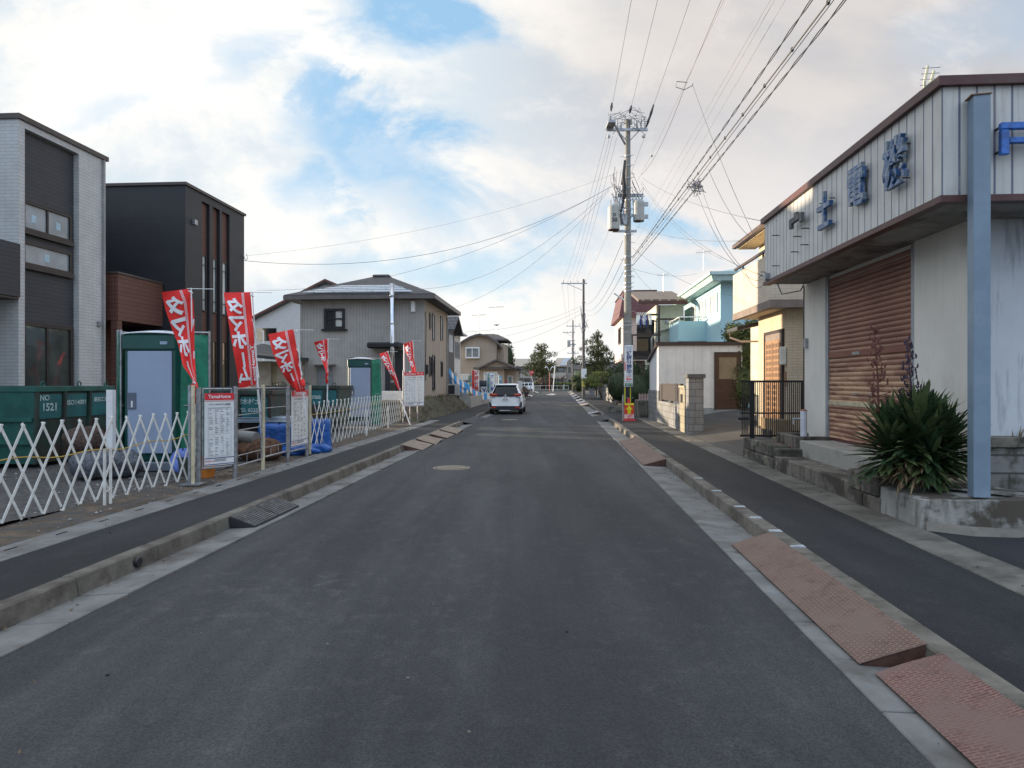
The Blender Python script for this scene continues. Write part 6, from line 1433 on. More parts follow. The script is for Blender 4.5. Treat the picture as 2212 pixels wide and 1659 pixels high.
for k in range(10):
    if k % 2: continue
    a0 = k*.3141*2; a1 = a0+.26; mb.add([(.191*math.cos(a), .191*math.sin(a), z) for z in (.64, 1.40) for a in (a0, a0+.13, a1)], [(0, 1, 4, 3), (1, 2, 5, 4)])
mb.build('yellow_stripes', M('yellow_print', (.70, .65, .05), .6), mp)
# arrow board at the foot of the pole
ab = thing('arrow_sign', 'red A-frame sign with a yellow up arrow and a small red cone behind it', 'sign', Vector((P(1358, 900, 25.7).x, 25.6, .12)))
bx(ab, 'board', M('orange_red_print', (.62, .05, .02), .5), [(-.185, -.02, .08, .185, .02, .68)]); bx(ab, 'base', m_redp, [(-.22, -.2, 0, .22, .2, .05)])
bx(ab, 'yellow_band', MATS['yellow_print'], [(-.18, -.025, .60, .18, -.021, .675)])
MB().prism([(-.065, .27), (.065, .27), (.065, .43), (.135, .43), (0, .59), (-.135, .43), (-.065, .43)], -.026, -.0215, 'y').build('arrow', M('bright_yellow_print', (.80, .70, .02), .5), ab)
bx(ab, 'white_band', m_white, [(-.18, -.025, .09, .18, -.021, .25)])
tx = MB(); tx.text('アイダ設計', lambda a, c: (a, -.028, .215+c), .06, .02).text('分譲販売', lambda a, c: (a, -.028, .16+c), .07, .02).text('0225-24', lambda a, c: (a, -.028, .11+c), .05, .02); tx.build('lettering', m_redp, ab)
MB().lathe([(.10, .5), (.04, .82), (.035, .86), (.01, .87)], 14, (0, .1, 0)).build('cone', m_redp, ab)
MB().tube((-.23, .05, 0), (-.23, .05, 1.0), .03, n=8).build('stand_pipe', m_found, ab)
# further poles
def pole(label, px, Y, h, arms, r=.17, guard=True, mat=None, trans=False):
    x = (px-CX)/F*Y; t = thing('utility_pole', label, 'utility pole', (x, Y, 0))
    MB().tube((0, 0, 0), (0, 0, h), r, r*.62, n=12).build('shaft', mat or m_pole2, t)
    mb, ins = MB(), MB()
    for z, a, b in arms:
        mb.box(a, -.12, z, b, -.02, z+.1); mb.tube((lerp(a, b, .25 if abs(a) > b else .75), -.08, z), (0, -.1, z-.7), .025)
        for k in range(4): insul(ins, (lerp(a, b, (k+.3)/3.6), -.06, z+.1), .3, .07)
    mb.build('crossarm', m_galv, t); ins.build('insulators', m_porc, t)
    rnd = random.Random(int(px)); mb = MB()
    for k in range(18): a = Vector((rnd.uniform(-.5, .5), -.15, rnd.uniform(h*.55, h*.8))); b = Vector((rnd.uniform(-.2, .2), -.1, rnd.uniform(h*.5, h*.75))); mb.path([a, (a+b)/2+Vector((0, 0, -.3)), b], .02, 4)
    for z in (h*.35, h*.45, h*.6, h*.7, h*.8): mb.tube((0, 0, z), (0, 0, z+.08), r+.02, n=10)
    mb.build('fittings', m_wire2, t)
    if guard:
        MB().tube((0, 0, 1.1), (0, 0, 1.9), r+.015, n=12).build('striped_guard', m_black, t); mb = MB()
        for k in range(4): mb.box(-.16+k*.09, -r-.03, 1.15, -.12+k*.09, -r-.02, 1.85)
        mb.build('yellow_stripes', MATS['yellow_print'], t); bx(t, 'white_notice', m_white, [(-.25, -.25, 2.0, .28, -.2, 3.0)])
    if trans:
        transformer(t, -.8, -.2, h-4.6, h-3.6, .35); MB().box(-.9, -.12, h-4.3, .5, .0, h-4.15).build('transformer_arm', m_galv, t); MB().box(-.9, -.12, h-3.6, .4, .0, h-3.5).build('transformer_arm', m_galv, t)
    return t
pole('dark second utility pole along the right pavement, with one crossarm to the left', 1260.5, 68, 12.2, [(11.7, -2.3, .35)])
pole('third utility pole at the junction with two crossarms and a transformer', 1237.6, 115, 12.4, [(11.3, -1.2, 1.2), (10.2, -1.8, .4), (6.6, -1.0, 1.0)], trans=True, guard=False)
pole('faint far pole beyond the right garden pines', 1293, 150, 11.5, [(10.8, -1, 1)], r=.15, guard=False)
def sagline(a, b, sag, n=14):
    return [a.lerp(b, i/n)-Vector((0, 0, sag*4*(i/n)*(1-i/n))) for i in range(n+1)]
def wire(label, a, b, sag=.0, r=.012, mat=None, group=None, ext=0, twist=0, n=16, name='power_line'):
    if ext: b = b+(b-a)*ext
    r *= .58; pts = sagline(a, b, sag, n); mb = MB()
    if twist:
        fine = sagline(a, b, sag, n*5)
        for s_ in (0, math.pi): mb.path([p+Vector((math.cos(i*.9+s_), 0, math.sin(i*.9+s_)))*twist for i, p in enumerate(fine)], r, 5)
    else: mb.path(pts, r, 5)
    return tag(mb.build(name, mat or m_wire, smooth=True), label, 'cable', group)
T = lambda px, py: P(px, py, 26.8)
gh = 'three high bare lines from the pole top to overhead'
wire('leftmost of the three high lines leading overhead from the pole top', T(1320, 240), P(1362, 0, 16.8), .12, .011, m_wire2, gh, ext=1.2)
wire('middle of the three high lines leading overhead from the pole top', T(1362, 236), P(1418, 0, 16.8), .12, .011, m_wire2, gh, ext=1.2)
wire('rightmost of the three high lines leading overhead from the pole top', T(1407, 240), P(1487, 0, 16.8), .12, .011, m_wire2, gh, ext=1.2)
for a, b in (((1320, 240), (1322, 222)), ((1360, 245), (1364, 228)), ((1401, 262), (1412, 226)), ((1396, 275), (1404, 250)), ((1316, 262), (1318, 250))):
    o_ = Vector((PX, PY, 0)); MB().path([T(*a)-o_, (T(*a)+T(*b))/2-o_, T(*b)-o_], [.03, .06, .03], 6).build('strain_clamp', m_black, mp)
gm = 'thin lines rising to the top of the view'
wire('thin line with a white ball that runs from the pole to the top, left one', T(1378, 390), P(1552, 0, 14.0), .25, .009, M('pinkish_cable', (.42, .36, .34), .6), gm, ext=1)
wire('low voltage cable curving from the pole up to the hanging junction', T(1385, 378), P(1484, 175, 17), .35, .013, m_wire2, gm)
wire('cable from the hanging junction to the top of the view', P(1484, 175, 17), P(1556, 0, 13.2), .05, .010, m_wire2, gm, ext=1)
for i, (x0, y0, x1) in enumerate(((1372, 500, 1660), (1375, 520, 1669), (1378, 540, 1692))):
    wire(['first', 'second', 'third'][i]+' of three thin parallel comms wires crossing the sky, counted from the left', T(x0, y0), P(x1, 0, 9.5), .05, .006, M('light_grey_cable', (.30, .30, .31), .6), 'thin parallel comms wires', ext=.6)
mb = MB(); mb.lathe([(.02, -.05), (.06, 0), (.02, .05)], 8, T(1378, 390).lerp(P(1552, 0, 14.0), .28)-Vector((0, 0, .2))); tag(mb.build('line_ball', m_porc), 'small white ball clipped on a thin line right of the pole', 'ball')
gj = 'thick comms cables leading over the right pavement'
wire('left twisted comms cable of the thick bundle over the right pavement', T(1366, 556), P(1742, 0, 7.9), .10, .012, m_wire, gj, ext=.5, twist=.012, n=30)
wire('straight thick comms cable in the middle of the bundle over the right pavement', T(1366, 560), P(1789, 0, 7.6), .03, .022, m_wire2, gj, ext=.5)
wire('thinner comms cable hugging the middle of the thick bundle', T(1368, 566), P(1795, 0, 7.55), .05, .010, m_wire, gj, ext=.5)
wire('right twisted comms cable of the thick bundle over the right pavement', T(1366, 574), P(1812, 0, 7.6), .10, .012, m_wire, gj, ext=.5, twist=.012, n=30)
mb = MB(); a, b = T(1366, 560), P(1789, 0, 7.6)
for k in range(16): p = a.lerp(b, .1+k*.06)-Vector((0, 0, .02)); mb.box(p.x-.014, p.y-.02, p.z-.03, p.x+.014, p.y+.02, p.z+.02)
tag(mb.build('cable_hangers', m_black), 'dark hangers spaced along the thick comms bundle', 'hangers')
mb = MB(); rnd = random.Random(6); c = P(1503, 398, 15.7)
for k in range(22): mb.path([c+Vector((rnd.uniform(-.25, .2), 0, rnd.uniform(-.2, .15))), c+Vector((rnd.uniform(-.2, .2), 0, rnd.uniform(-.25, .1))), c+Vector((rnd.uniform(-.1, .25), 0, rnd.uniform(-.3, .1)))], .008, 4)
tag(mb.build('splice_bundle', m_wire2), 'knot of cable splices hanging on the thick comms bundle', 'cable knot')
mb = MB(); c0 = P(1484, 178, 17); mb.path([c0, P(1462, 176, 17), P(1460, 188, 17), P(1478, 194, 17), P(1495, 185, 17), P(1497, 180, 17)], .010, 5); tag(mb.build('cable_loop', m_wire2), 'small cable loop hanging from the junction in mid sky', 'cable loop')
# drops to the right-hand buildings
EB = P(1652, 600, 12.5)
for i, (a, b, sg_, tx_) in enumerate(((P(1496, 183, 17), P(1630, 512, 14.5), .15, 'steep drop cable from the mid sky junction to the brick house eave'),
    (P(1500, 400, 15.7), P(1600, 582, 13.6), .25, 'left sagging drop cable from the splice knot to the cream house'),
    (P(1512, 395, 15.5), P(1612, 586, 13.5), .3, 'right sagging drop cable from the splice knot to the cream house'),
    (P(1530, 365, 14.8), P(1625, 516, 14.4), .2, 'drop cable from the comms bundle clamp to the brick house eave'),
    (P(1600, 582, 13.6), EB, .12, 'upper cable running from the brick house to the shop corner bracket'),
    (P(1612, 590, 13.5), EB-Vector((0, 0, .1)), .18, 'lower cable running from the brick house to the shop corner bracket'),
    (T(1388, 385), P(1648, 478, 13.2), .2, 'nearly straight service line from the pole to the shop roof corner'),
    (T(1386, 392), P(1652, 598, 13.0), .5, 'upper service cable from the pole arm to the shop bracket'),
    (T(1384, 396), P(1560, 560, 20), .4, 'lower service cable from the pole arm towards the blue house'),
    (T(1374, 488), P(1608, 520, 15.5), .2, 'level service cable from the transformer to the brick house'),
    (T(1366, 535), P(1592, 640, 28), .4, 'service cable from the pole passing before the blue house'),
    (T(1366, 580), P(1505, 591, 31), .2, 'thin level line from the pole towards the aerial on the blue house'),
    (T(1364, 576), P(1440, 640, 36), .3, 'thin line from the pole down to the brown ribbed roof'))):
    wire(tx_, a, b, sg_, .009 if i not in (0, 6) else .011, m_wire2, 'service cables to the right-hand buildings')
mb = MB(); rnd = random.Random(16)
for k in range(10): mb.path([EB+Vector((rnd.uniform(-.1, .35), rnd.uniform(-.3, .1), rnd.uniform(-.12, .12))) for _ in range(4)], .008, 4)
mb.path([EB+Vector((.1, -.2, 0)), EB+Vector((.2, -.3, -.35)), EB+Vector((.5, -.4, -.3)), EB+Vector((.65, -.5, .05))], .012, 5)
tag(mb.build('bracket_cables', m_wire2), 'tangle of cable ends at the far lower corner of the shop fascia', 'cables')
# drops to the left-hand houses
gl_ = 'service cables to the left-hand houses'
for a, b, s_, r_, tx_ in ((T(1338, 372), P(524, 553, 22.3), .5, .006, 'thinnest top line from the pole to the dark house corner'),
    (T(1326, 400), P(527, 563, 22.3), 1.15, .013, 'thick sagging cable from the pole to the hook on the dark house'),
    (T(1318, 404), P(555, 627, 29), 1.1, .011, 'sagging cable from the pole to behind the third red flag'),
    (T(1316, 408), P(905, 624, 31.5), 1.0, .011, 'cable from the pole to the solar roof of the grey house'),
    (T(1316, 412), P(928, 676, 33), 1.0, .010, 'cable from the pole to the corner of the grey house'),
    (P(1258, 660, 68), P(985, 718, 45), .6, .016, 'upper cable from the second pole to the white slit window house'),
    (P(1258, 668, 68), P(1008, 738, 66), .6, .016, 'middle cable from the second pole to the curved gable house'),
    (P(1258, 676, 68), P(1052, 752, 66), .6, .018, 'lower cable from the second pole to the curved gable house'),
    (P(1236, 745, 115), P(1100, 790, 140), .8, .03, 'far cable from the third pole to the house behind the pine')):
    wire(tx_, a, b, s_, r_, m_wire2, gl_, n=20)
# spans between the poles
gs = 'lines running on to the second pole'
for i, (x0, y0, x1, y1) in enumerate(((1310, 290, 1216, 610), (1318, 292, 1226, 610), (1323, 294, 1236, 610), (1332, 298, 1244, 608), (1395, 288, 1262, 612), (1345, 520, 1262, 655), (1348, 555, 1263, 668), (1350, 580, 1264, 676))):
    wire('span to the second pole, number '+str(i+1)+' from the left at the near pole' if False else ['outermost left line of the span to the second pole', 'second line from the left in the span to the second pole', 'third line from the left in the span to the second pole', 'line closest to the pole shaft in the span to the second pole', 'line from the right end of the crossarm to the second pole', 'upper comms cable from the near pole to the second pole', 'middle comms cable from the near pole to the second pole', 'lowest comms cable from the near pole to the second pole'][i], P(x0, y0, 27), P(x1, y1, 67.5), .5 if i < 5 else .9, .011 if i < 5 else .018, m_wire2, gs, n=22)
for i, (x0, x1) in enumerate(((1214, 1226), (1226, 1231), (1240, 1243))):
    wire(['left', 'middle', 'right'][i]+' line of the far span between the second and third poles', P(x0, 607, 68), P(x1, 699, 114.5), .6, .016, m_wire2, 'far span between the second and third poles')
# ================================================================ cars
def loft(secs):
    vs, fs = [], []
    for (y, zb, wl, wm, zm, wb, zbelt, wr, zr) in secs:
        h = [(0, zb), (wl, zb), (wm, zb+.10), (wm, zm), (wb, zbelt), (wr, zr-.05), (wr*.86, zr-.012), (0, zr)]
        rg = h+[(-x, z) for x, z in h[-2:0:-1]]
        vs += [(x, y, z) for x, z in rg]
    n = 14; N = len(secs)
    fs = [(k*n+i, k*n+(i+1) % n, (k+1)*n+(i+1) % n, (k+1)*n+i) for k in range(N-1) for i in range(n)]
    fs += [tuple(range(n)), tuple(range((N-1)*n, N*n))[::-1]]
    return vs, fs
def interp(t, k, v):
    for a, b in zip(t, t[1:]):
        if a[k] <= v <= b[k]: f = (v-a[k])/max(1e-6, b[k]-a[k]); return [lerp(p, q, f) for p, q in zip(a, b)]
    return list(t[-1] if v > t[-1][k] else t[0])
def car(label, loc, rz, paint, secs, wheels, rear_glass, side_glass, wr=.31, hw=.84, cat='car'):
    t = thing('parked_car', label, cat, loc, rz)
    vs, fs = loft(secs); b = MB().add(vs, fs).build('body', paint, t, smooth=True)
    m_ = b.modifiers.new('s', 'SUBSURF'); m_.levels = m_.render_levels = 2
    g = glass('car_glass', (.006, .007, .009), .15, spec=.35) if 'car_glass' not in MATS else MATS['car_glass']
    rg = MB(); (z0, z1) = rear_glass[:2]
    prof_ = [s for s in secs if s[0] < 1.0]
    def back(u, v):
        z = lerp(z0, z1, v); q = interp(sorted([[s[8], s[0], s[7], s[5]] for s in prof_]), 0, z+.02)
        w = lerp(rear_glass[2], rear_glass[3], v)
        return ((u*2-1)*w, q[1]-.035-.03*(1-(u*2-1)**2)*1, z)
    rg.grid(back, 10, 6); rg.build('rear_window', g, t, smooth=True, solid=.01)
    for sd_s in (1, -1):
        for (y0, y1, ya, yb) in side_glass:
            def side(u, v):
                y = lerp(lerp(y0, ya, v), lerp(y1, yb, v), u); q = interp(secs, 0, y); z = lerp(q[6]+.03, q[8]-.10, v)
                f = (z-q[6])/(q[8]-.05-q[6]); return (sd_s*(lerp(q[5], q[7], f)+.004), y, z)
            MB().grid(side, 6, 3).build('side_window', g, t, smooth=True, solid=.008)
    for (y, s_) in wheels:
        w = MB().lathe([(wr*.6, -.1), (wr*.97, -.1), (wr, -.07), (wr, .07), (wr*.97, .1), (wr*.6, .1)], 24).build('wheel', m_rubber, t)
        w.location = (s_*(hw-.11), y, wr); w.rotation_euler = (0, R(90)*s_, 0)
        rm = MB().lathe([(wr*.62, .06), (wr*.62, .095), (wr*.5, .085), (.05, .1)], 18)
        for k in range(5): a = k*2*math.pi/5; rm.box(-.02, 0, .085, .02, wr*.6, .10, Matrix.Rotation(a, 4, 'Z'))
        rm.build('rim', m_galv, w)
    return t
m_carw = M('white_car_paint', (.86, .87, .88), .25, var=.01, coat=.8)
secs = [[0.0, .34, .60, .76, .60, .74, .86, .66, .93], [.05, .27, .74, .83, .62, .80, .92, .66, 1.02], [.16, .24, .77, .86, .64, .81, .97, .62, 1.22], [.32, .22, .78, .87, .66, .82, .99, .57, 1.42],
        [.50, .22, .78, .87, .66, .82, 1.0, .54, 1.51], [1.1, .22, .78, .87, .66, .82, 1.0, .56, 1.555], [1.9, .22, .78, .87, .66, .82, .99, .56, 1.55], [2.5, .22, .78, .85, .66, .82, .98, .57, 1.45],
        [3.0, .22, .78, .85, .66, .80, .96, .60, 1.18], [3.3, .22, .77, .84, .64, .77, .93, .62, 1.02], [3.75, .24, .70, .80, .6, .70, .80, .60, .90], [3.98, .32, .55, .66, .5, .60, .66, .5, .74]]
c = P(1092, 893, 32.9)
hb_ = car('white hatchback stopped at the left kerb, seen from behind, number plate 22-41', (c.x, 32.85, 0), ANG, m_carw, secs, ((.62, 1), (.62, -1), (3.15, 1), (3.15, -1)), (.95, 1.43, .70, .50), ((.62, 1.45, .75, 1.45), (1.52, 2.75, 1.52, 2.35)))
m_lens = M('red_tail_lens', (.34, .008, .008), .15, var=.25, scale=20); m_lens2 = M('amber_tail_lens', (.75, .32, .14), .2, var=.1)
for s_ in (1, -1):
    l = MB(); l.prism([(s_*.30, .93), (s_*.76, .92), (s_*.80, .99), (s_*.72, 1.07), (s_*.40, 1.02)] if s_ > 0 else [(s_*.40, 1.02), (s_*.72, 1.07), (s_*.80, .99), (s_*.76, .92), (s_*.30, .93)], -.035, .12, 'y')
    l = l.build('tail_light', m_lens, hb_, bevel=.01); bx(l, 'light_bar', m_lens2, [(s_*.46, -.045, 1.0, s_*.70, -.036, 1.03)]); bx(hb_, 'reflector', M('bright_red_lens', (.75, .02, .01), .2), [(s_*.48, -.03, .33, s_*.68, .03, .375)])
bx(hb_, 'rear_panel', M('gloss_black', (.012, .012, .014), .15), [(-.42, -.045, .90, .42, .02, .985)], bevel=.015)
bx(hb_, 'lower_bumper', m_black, [(-.70, -.022, .20, .70, .12, .44)], bevel=.03)
MB().prism([(.66, .40), (.80, .36), (.82, .62), (.76, .66)], -.012, .1, 'y').prism([(-.82, .62), (-.80, .36), (-.66, .40), (-.76, .66)], -.012, .1, 'y').build('bumper_corners', m_black, hb_)
npl = bx(hb_, 'number_plate', m_white, [(-.165, -.04, .70, .165, -.01, .86)]); MB().text('22-41', lambda a, c_: (a, -.043, .755+c_), .115, .02).text('石巻 500', lambda a, c_: (a, -.043, .83+c_), .045, .01).build('lettering', m_blk_txt, npl)
MB().lathe([(.035, 0), (.045, .004), (.035, .01)], 16).build('badge', m_steel, hb_).matrix_local = Matrix.Translation((0, -.045, .945)) @ Matrix.Rotation(R(90), 4, 'X')
bx(hb_, 'spoiler', m_carw, [(-.56, .28, 1.455, .56, .60, 1.50)], bevel=.02); MB().tube((-.04, .75, 1.50), (-.04, .70, 1.64), .008).build('aerial', m_black, hb_)
for s_ in (1, -1): bx(hb_, 'door_mirror', m_black if s_ > 0 else m_carw, [(s_*.84, 2.55, .97, s_*1.03, 2.68, 1.10)], bevel=.03)
MB().tube((-.3, -.02, .2), (.25, -.02, .2), .03).build('under_bar', m_galv, hb_)
ks = [[0, .3, .55, .66, .7, .66, .95, .60, 1.30], [.05, .22, .66, .72, .7, .70, 1.0, .62, 1.50], [.4, .2, .68, .735, .7, .71, 1.02, .62, 1.56], [1.5, .2, .68, .735, .7, .71, 1.0, .61, 1.56], [2.2, .2, .68, .735, .7, .70, .98, .60, 1.50], [2.7, .2, .68, .735, .7, .70, .95, .6, 1.10], [3.3, .25, .6, .68, .6, .62, .80, .55, .88], [3.4, .3, .5, .6, .5, .52, .6, .45, .66]]
c = P(1153, 843, 121)
kc = car('small white boxy car crossing at the far junction, facing left', (c.x, 121.5, 0), R(90)-.05, m_carw, ks, ((.5, 1), (.5, -1), (2.8, 1), (2.8, -1)), (1.05, 1.42, .6, .58), ((.25, .9, .3, .9), (1.0, 1.6, 1.0, 1.6), (1.7, 2.5, 1.7, 2.2)), wr=.28, hw=.735)
c = P(1046, 860, 50)
dk = car('black car parked behind the pennants, its long bonnet pointing at the street', (c.x-.1, 51.5, .25), R(-78)+math.pi*0, M('black_car_paint', (.012, .013, .018), .15, var=.02, coat=1), [[-s[0]*1.05+4.0, *s[1:]] for s in secs[::-1]] if False else secs, ((.62, 1), (.62, -1), (3.15, 1), (3.15, -1)), (.97, 1.40, .62, .52), ((.62, 1.45, .75, 1.45), (1.52, 2.75, 1.52, 2.35)))
dk.location = (P(985, 860, 52).x, 52, .3)
vn = thing('parked_van', 'dark blue van body glimpsed beyond the white banner', 'van', P(1075, 850, 62)*Vector((1, 1, 0)) if False else Vector((P(1074, 850, 62).x, 62, 0)), ANG)
bx(vn, 'body', M('navy_van_paint', (.02, .03, .08), .3), [(-.8, 0, .3, .6, 3.2, 1.75)], bevel=.12); bx(vn, 'rear_window', m_glass, [(-.6, -.02, 1.1, .4, 0, 1.6)]); bx(vn, 'wheel', m_rubber, [(-.7, .3, .0, -.5, .9, .6), (.4, .3, 0, .6, .9, .6)], bevel=.1)
# ================================================================ vegetation
def needle_tree(name, label, loc, H, trunk_r, pads, mat, mat2, seed, tuft=.35, dens=1., lean=(0, 0), cat='tree'):
    rnd = random.Random(seed); t = thing(name, label, cat, loc); tr = MB()
    top = Vector((lean[0], lean[1], H))
    sp_ = [Vector((lean[0]*u+.12*math.sin(u*7+seed), lean[1]*u+.1*math.cos(u*6), H*u)) for u in [i/8 for i in range(9)]]
    tr.path(sp_, [lerp(trunk_r, trunk_r*.15, i/8) for i in range(9)], 8)
    A, B = MB(), MB()
    for (cx, cy, cz, rx, ry, rz_) in pads:
        c_ = Vector((cx, cy, cz)); k = min(8, max(0, int((cz-.3)/H*8))); tr.path([sp_[k], (sp_[k]+c_)/2+Vector((0, 0, .1)), c_], [trunk_r*.35, trunk_r*.22, .02], 5)
        n = int(dens*70*rx*ry/(tuft*tuft)/10)+8
        for _ in range(n):
            while True:
                q = Vector((rnd.uniform(-1, 1), rnd.uniform(-1, 1), rnd.uniform(-1, 1)))
                if .25 < q.length < 1: break
            p = c_+Vector((q.x*rx, q.y*ry, q.z*rz_)); out = Vector((q.x, q.y, .55+max(0, q.z))).normalized()
            mb = A if rnd.random() < .62 else B
            for _k in range(5):
                d = (out+Vector((rnd.uniform(-.7, .7), rnd.uniform(-.7, .7), rnd.uniform(-.35, .7)))).normalized(); s_ = d.cross(Vector((rnd.uniform(-1, 1), rnd.uniform(-1, 1), .3))).normalized()*tuft*.10
                L = tuft*rnd.uniform(.6, 1.1); mb.add([p-s_, p+s_, p+d*L], [(0, 1, 2)])
    tr.build('trunk', M('pine_bark', (.10, .07, .05), .9, var=.3, scale=6), t, smooth=True); A.build('crown', mat, t); B.build('crown_highlights', mat2, t)
    return t
lp1, lp2 = leafmat('pine_needles', (.045, .070, .025), (.08, .10, .04)), leafmat('pine_needles_light', (.15, .14, .05), (.20, .18, .07))
rnd = random.Random(40)
def pads_for(profile, n, seed, flat=.35):
    r_ = random.Random(seed); out = []
    for i in range(n):
        u = (i+.5)/n; z, w = poly_at(profile, u); a = i*2.4+r_.uniform(-.5, .5); d = r_.uniform(.15, .85)*w; s_ = r_.uniform(.30, .55)*max(w, .6)
        out.append((math.cos(a)*d, math.sin(a)*d, z+r_.uniform(-.2, .2), s_, s_, s_*flat+.12))
    return out
needle_tree('pine_tree', 'broad pine tree standing at the far end of the street, left of the third pole', (P(1170, 830, 134).x, 134, 0), 9.6, .3, pads_for([(2.6, 3.2), (4.0, 3.8), (5.4, 3.4), (6.8, 2.8), (8.2, 2.0), (9.4, 1.0)], 34, 4), lp1, lp2, 4, .42, 1.2)
needle_tree('pine_tree', 'tall loose pine tree behind the second utility pole on the right', (P(1290, 830, 74).x, 74, 0), 7.2, .16, pads_for([(1.4, 2.2), (2.6, 2.6), (3.9, 2.4), (5.1, 1.8), (6.2, 1.1), (7.2, .4)], 40, 9), lp1, lp2, 9, .28, 1.4)
needle_tree('bonsai_pine', 'clipped bright bonsai pine with flat pads above the far garden wall', (P(1292, 830, 60).x, 58, 0), 2.5, .1, [(-.9, 0, 1.75, .8, .6, .25), (-.1, .2, 2.3, .9, .7, .25), (.8, 0, 1.9, .7, .6, .22), (-.4, -.3, 1.35, .7, .5, .18), (1.4, .2, 2.35, .6, .5, .2)], leafmat('bright_pine', (.14, .19, .045), (.24, .28, .08)), lp2, 2, .16, 1.6)
def bush(name, label, loc, clumps, mat, n, leaf, seed, cat='shrub', mat2=None, extra=None):
    rnd = random.Random(seed); t = thing(name, label, cat, loc); A, B = MB(), MB()
    vol = sum(c[3]*c[4]+c[3]*c[5] for c in clumps)
    for (cx, cy, cz, rx, ry, rz_) in clumps:
        for _ in range(int(n*(rx*ry+rx*rz_)/vol)):
            th = rnd.uniform(0, 6.28); ph = math.acos(rnd.uniform(-1, 1)); k = rnd.uniform(.72, 1.04)*(1+.13*math.sin(5*th+seed)*math.sin(4*ph))
            d = Vector((math.sin(ph)*math.cos(th), math.sin(ph)*math.sin(th), math.cos(ph))); p = Vector((cx+rx*d.x*k, cy+ry*d.y*k, cz+rz_*d.z*k))
            if p.z+loc[2] < .1: continue
            a = (d+Vector((rnd.uniform(-.9, .9), rnd.uniform(-.9, .9), rnd.uniform(-.9, .9)))).normalized(); s_ = a.cross(Vector((rnd.uniform(-1, 1), rnd.uniform(-1, 1), rnd.uniform(-1, 1)))).normalized()
            q = a.cross(s_); L = leaf*rnd.uniform(.6, 1.2)
            (A if rnd.random() < .7 or not mat2 else B).add([p-s_*L*.5, p-q*L*.3, p+s_*L*.5, p+q*L*.3], [(0, 1, 2, 3)])
    K = MB()
    for (cx, cy, cz, rx, ry, rz_) in clumps:
        K.lathe([(.05*rx, -.76*rz_), (.45*rx, -.62*rz_), (.70*rx, -.3*rz_), (.76*rx, 0), (.66*rx, .38*rz_), (.4*rx, .64*rz_), (.05*rx, .74*rz_)], 9, (cx, cy, cz))
    K.build('inner_foliage', mat, t, smooth=True)
    A.build('foliage', mat, t)
    if mat2: B.build('light_foliage', mat2, t)
    st = MB()
    for (cx, cy, cz, rx, ry, rz_) in clumps: st.path([(cx*.3, cy*.3, -.05), (cx*.7, cy*.7, cz*.5), (cx, cy, cz)], [.05, .035, .01], 5)
    st.build('stems', MATS['pine_bark'], t)
    return t
lg1, lg2 = leafmat('dark_leaves', (.022, .035, .014), (.04, .055, .022)), leafmat('olive_leaves', (.07, .085, .025), (.12, .13, .04))
bush('camellia', 'tall green leafy camellia between the shed and the cream brick house', (8.55, 24.6, .3), [(0, 0, 1.2, .55, .6, 1.1), (.2, .1, 2.5, .55, .6, 1.0), (-.30, .1, 3.1, .42, .5, .5), (.4, 0, 3.2, .45, .5, .5)], lg2, 3800, .10, 3, mat2=lg1)
bush('dark_hedge', 'large dark hedge under the pink house behind the pole', (6.5, 34.0, .1), [(0, 0, 1.1, 1.2, 1.0, 1.1), (-.9, .2, 1.3, .9, .9, 1.0), (1.0, -.2, 1.7, 1.0, .9, 1.2), (-.4, 1.0, 2.0, 1.0, .9, .8)], lg1, 5200, .10, 6)
bush('clipped_hedge', 'clipped dark green shrub beside the third pole at the junction', (P(1250, 830, 100).x, 100, 0), [(0, 0, 1.3, 1.1, 1, 1.4), (-.4, 0, 2.1, .9, 1, .7)], lg1, 1500, .22, 7, mat2=lg2)
bush('garden_shrub', 'tangled olive shrub behind the far garden wall under the pines', (P(1302, 830, 60).x+.4, 60, 0), [(-1.2, 0, 1.8, 1.0, 1, .8), (.6, 0, 1.7, 1.0, 1, .8), (1.7, -.5, 1.4, .8, .8, .9)], lg2, 2600, .14, 8, mat2=lg1)
bush('bare_shrub', 'brown twiggy shrub at the left kerb near the junction', (P(1131, 850, 66).x, 66, 0), [(0, 0, .6, .65, .6, .8)], leafmat('brown_leaves', (.10, .065, .045), (.15, .10, .06)), 900, .1, 9)
bush('brown_bush', 'round dark brown bush at the foot of the far pine', (P(1177, 830, 131).x, 131, 0), [(0, 0, 1.4, 1.9, 1.5, 1.5)], leafmat('brown_bush', (.06, .045, .03), (.10, .07, .045)), 1600, .3, 10)
bush('dark_tree', 'dark tree rising behind the right edge of the curved gable house', (P(1096, 830, 84).x, 84, 0), [(0, 0, 4.6, 1.0, 1, 2.2), (.3, 0, 2.8, 1.3, 1, 1.2)], lg1, 1500, .25, 11, cat='tree')
bush('tree_top', 'tree top showing above the roof of the curved gable house', (P(1050, 830, 92).x, 92, 0), [(-1.0, 0, 7.4, 1.0, 1, .7), (1.0, 0, 7.2, .8, 1, .6), (0, 0, 5, 1.5, 1, 2)], lg1, 1500, .25, 12, cat='tree', mat2=lg2)
rnd = random.Random(77)
for i, (px, Y, w, h, tx_) in enumerate(((1262, 140, 5, 4.5, 'low tree left of the far right garden'), (1330, 90, 4, 3.2, 'leafy tree behind the garden wall at the pink house'))):
    bush('far_tree', tx_, (P(px, 830, Y).x, Y, 0), [(0, 0, h*.5, w*.5, 1.5, h*.5), (w*.3, 0, h*.7, w*.3, 1, h*.3)], lg1, 1300, .3, 50+i, cat='tree', mat2=lg2)
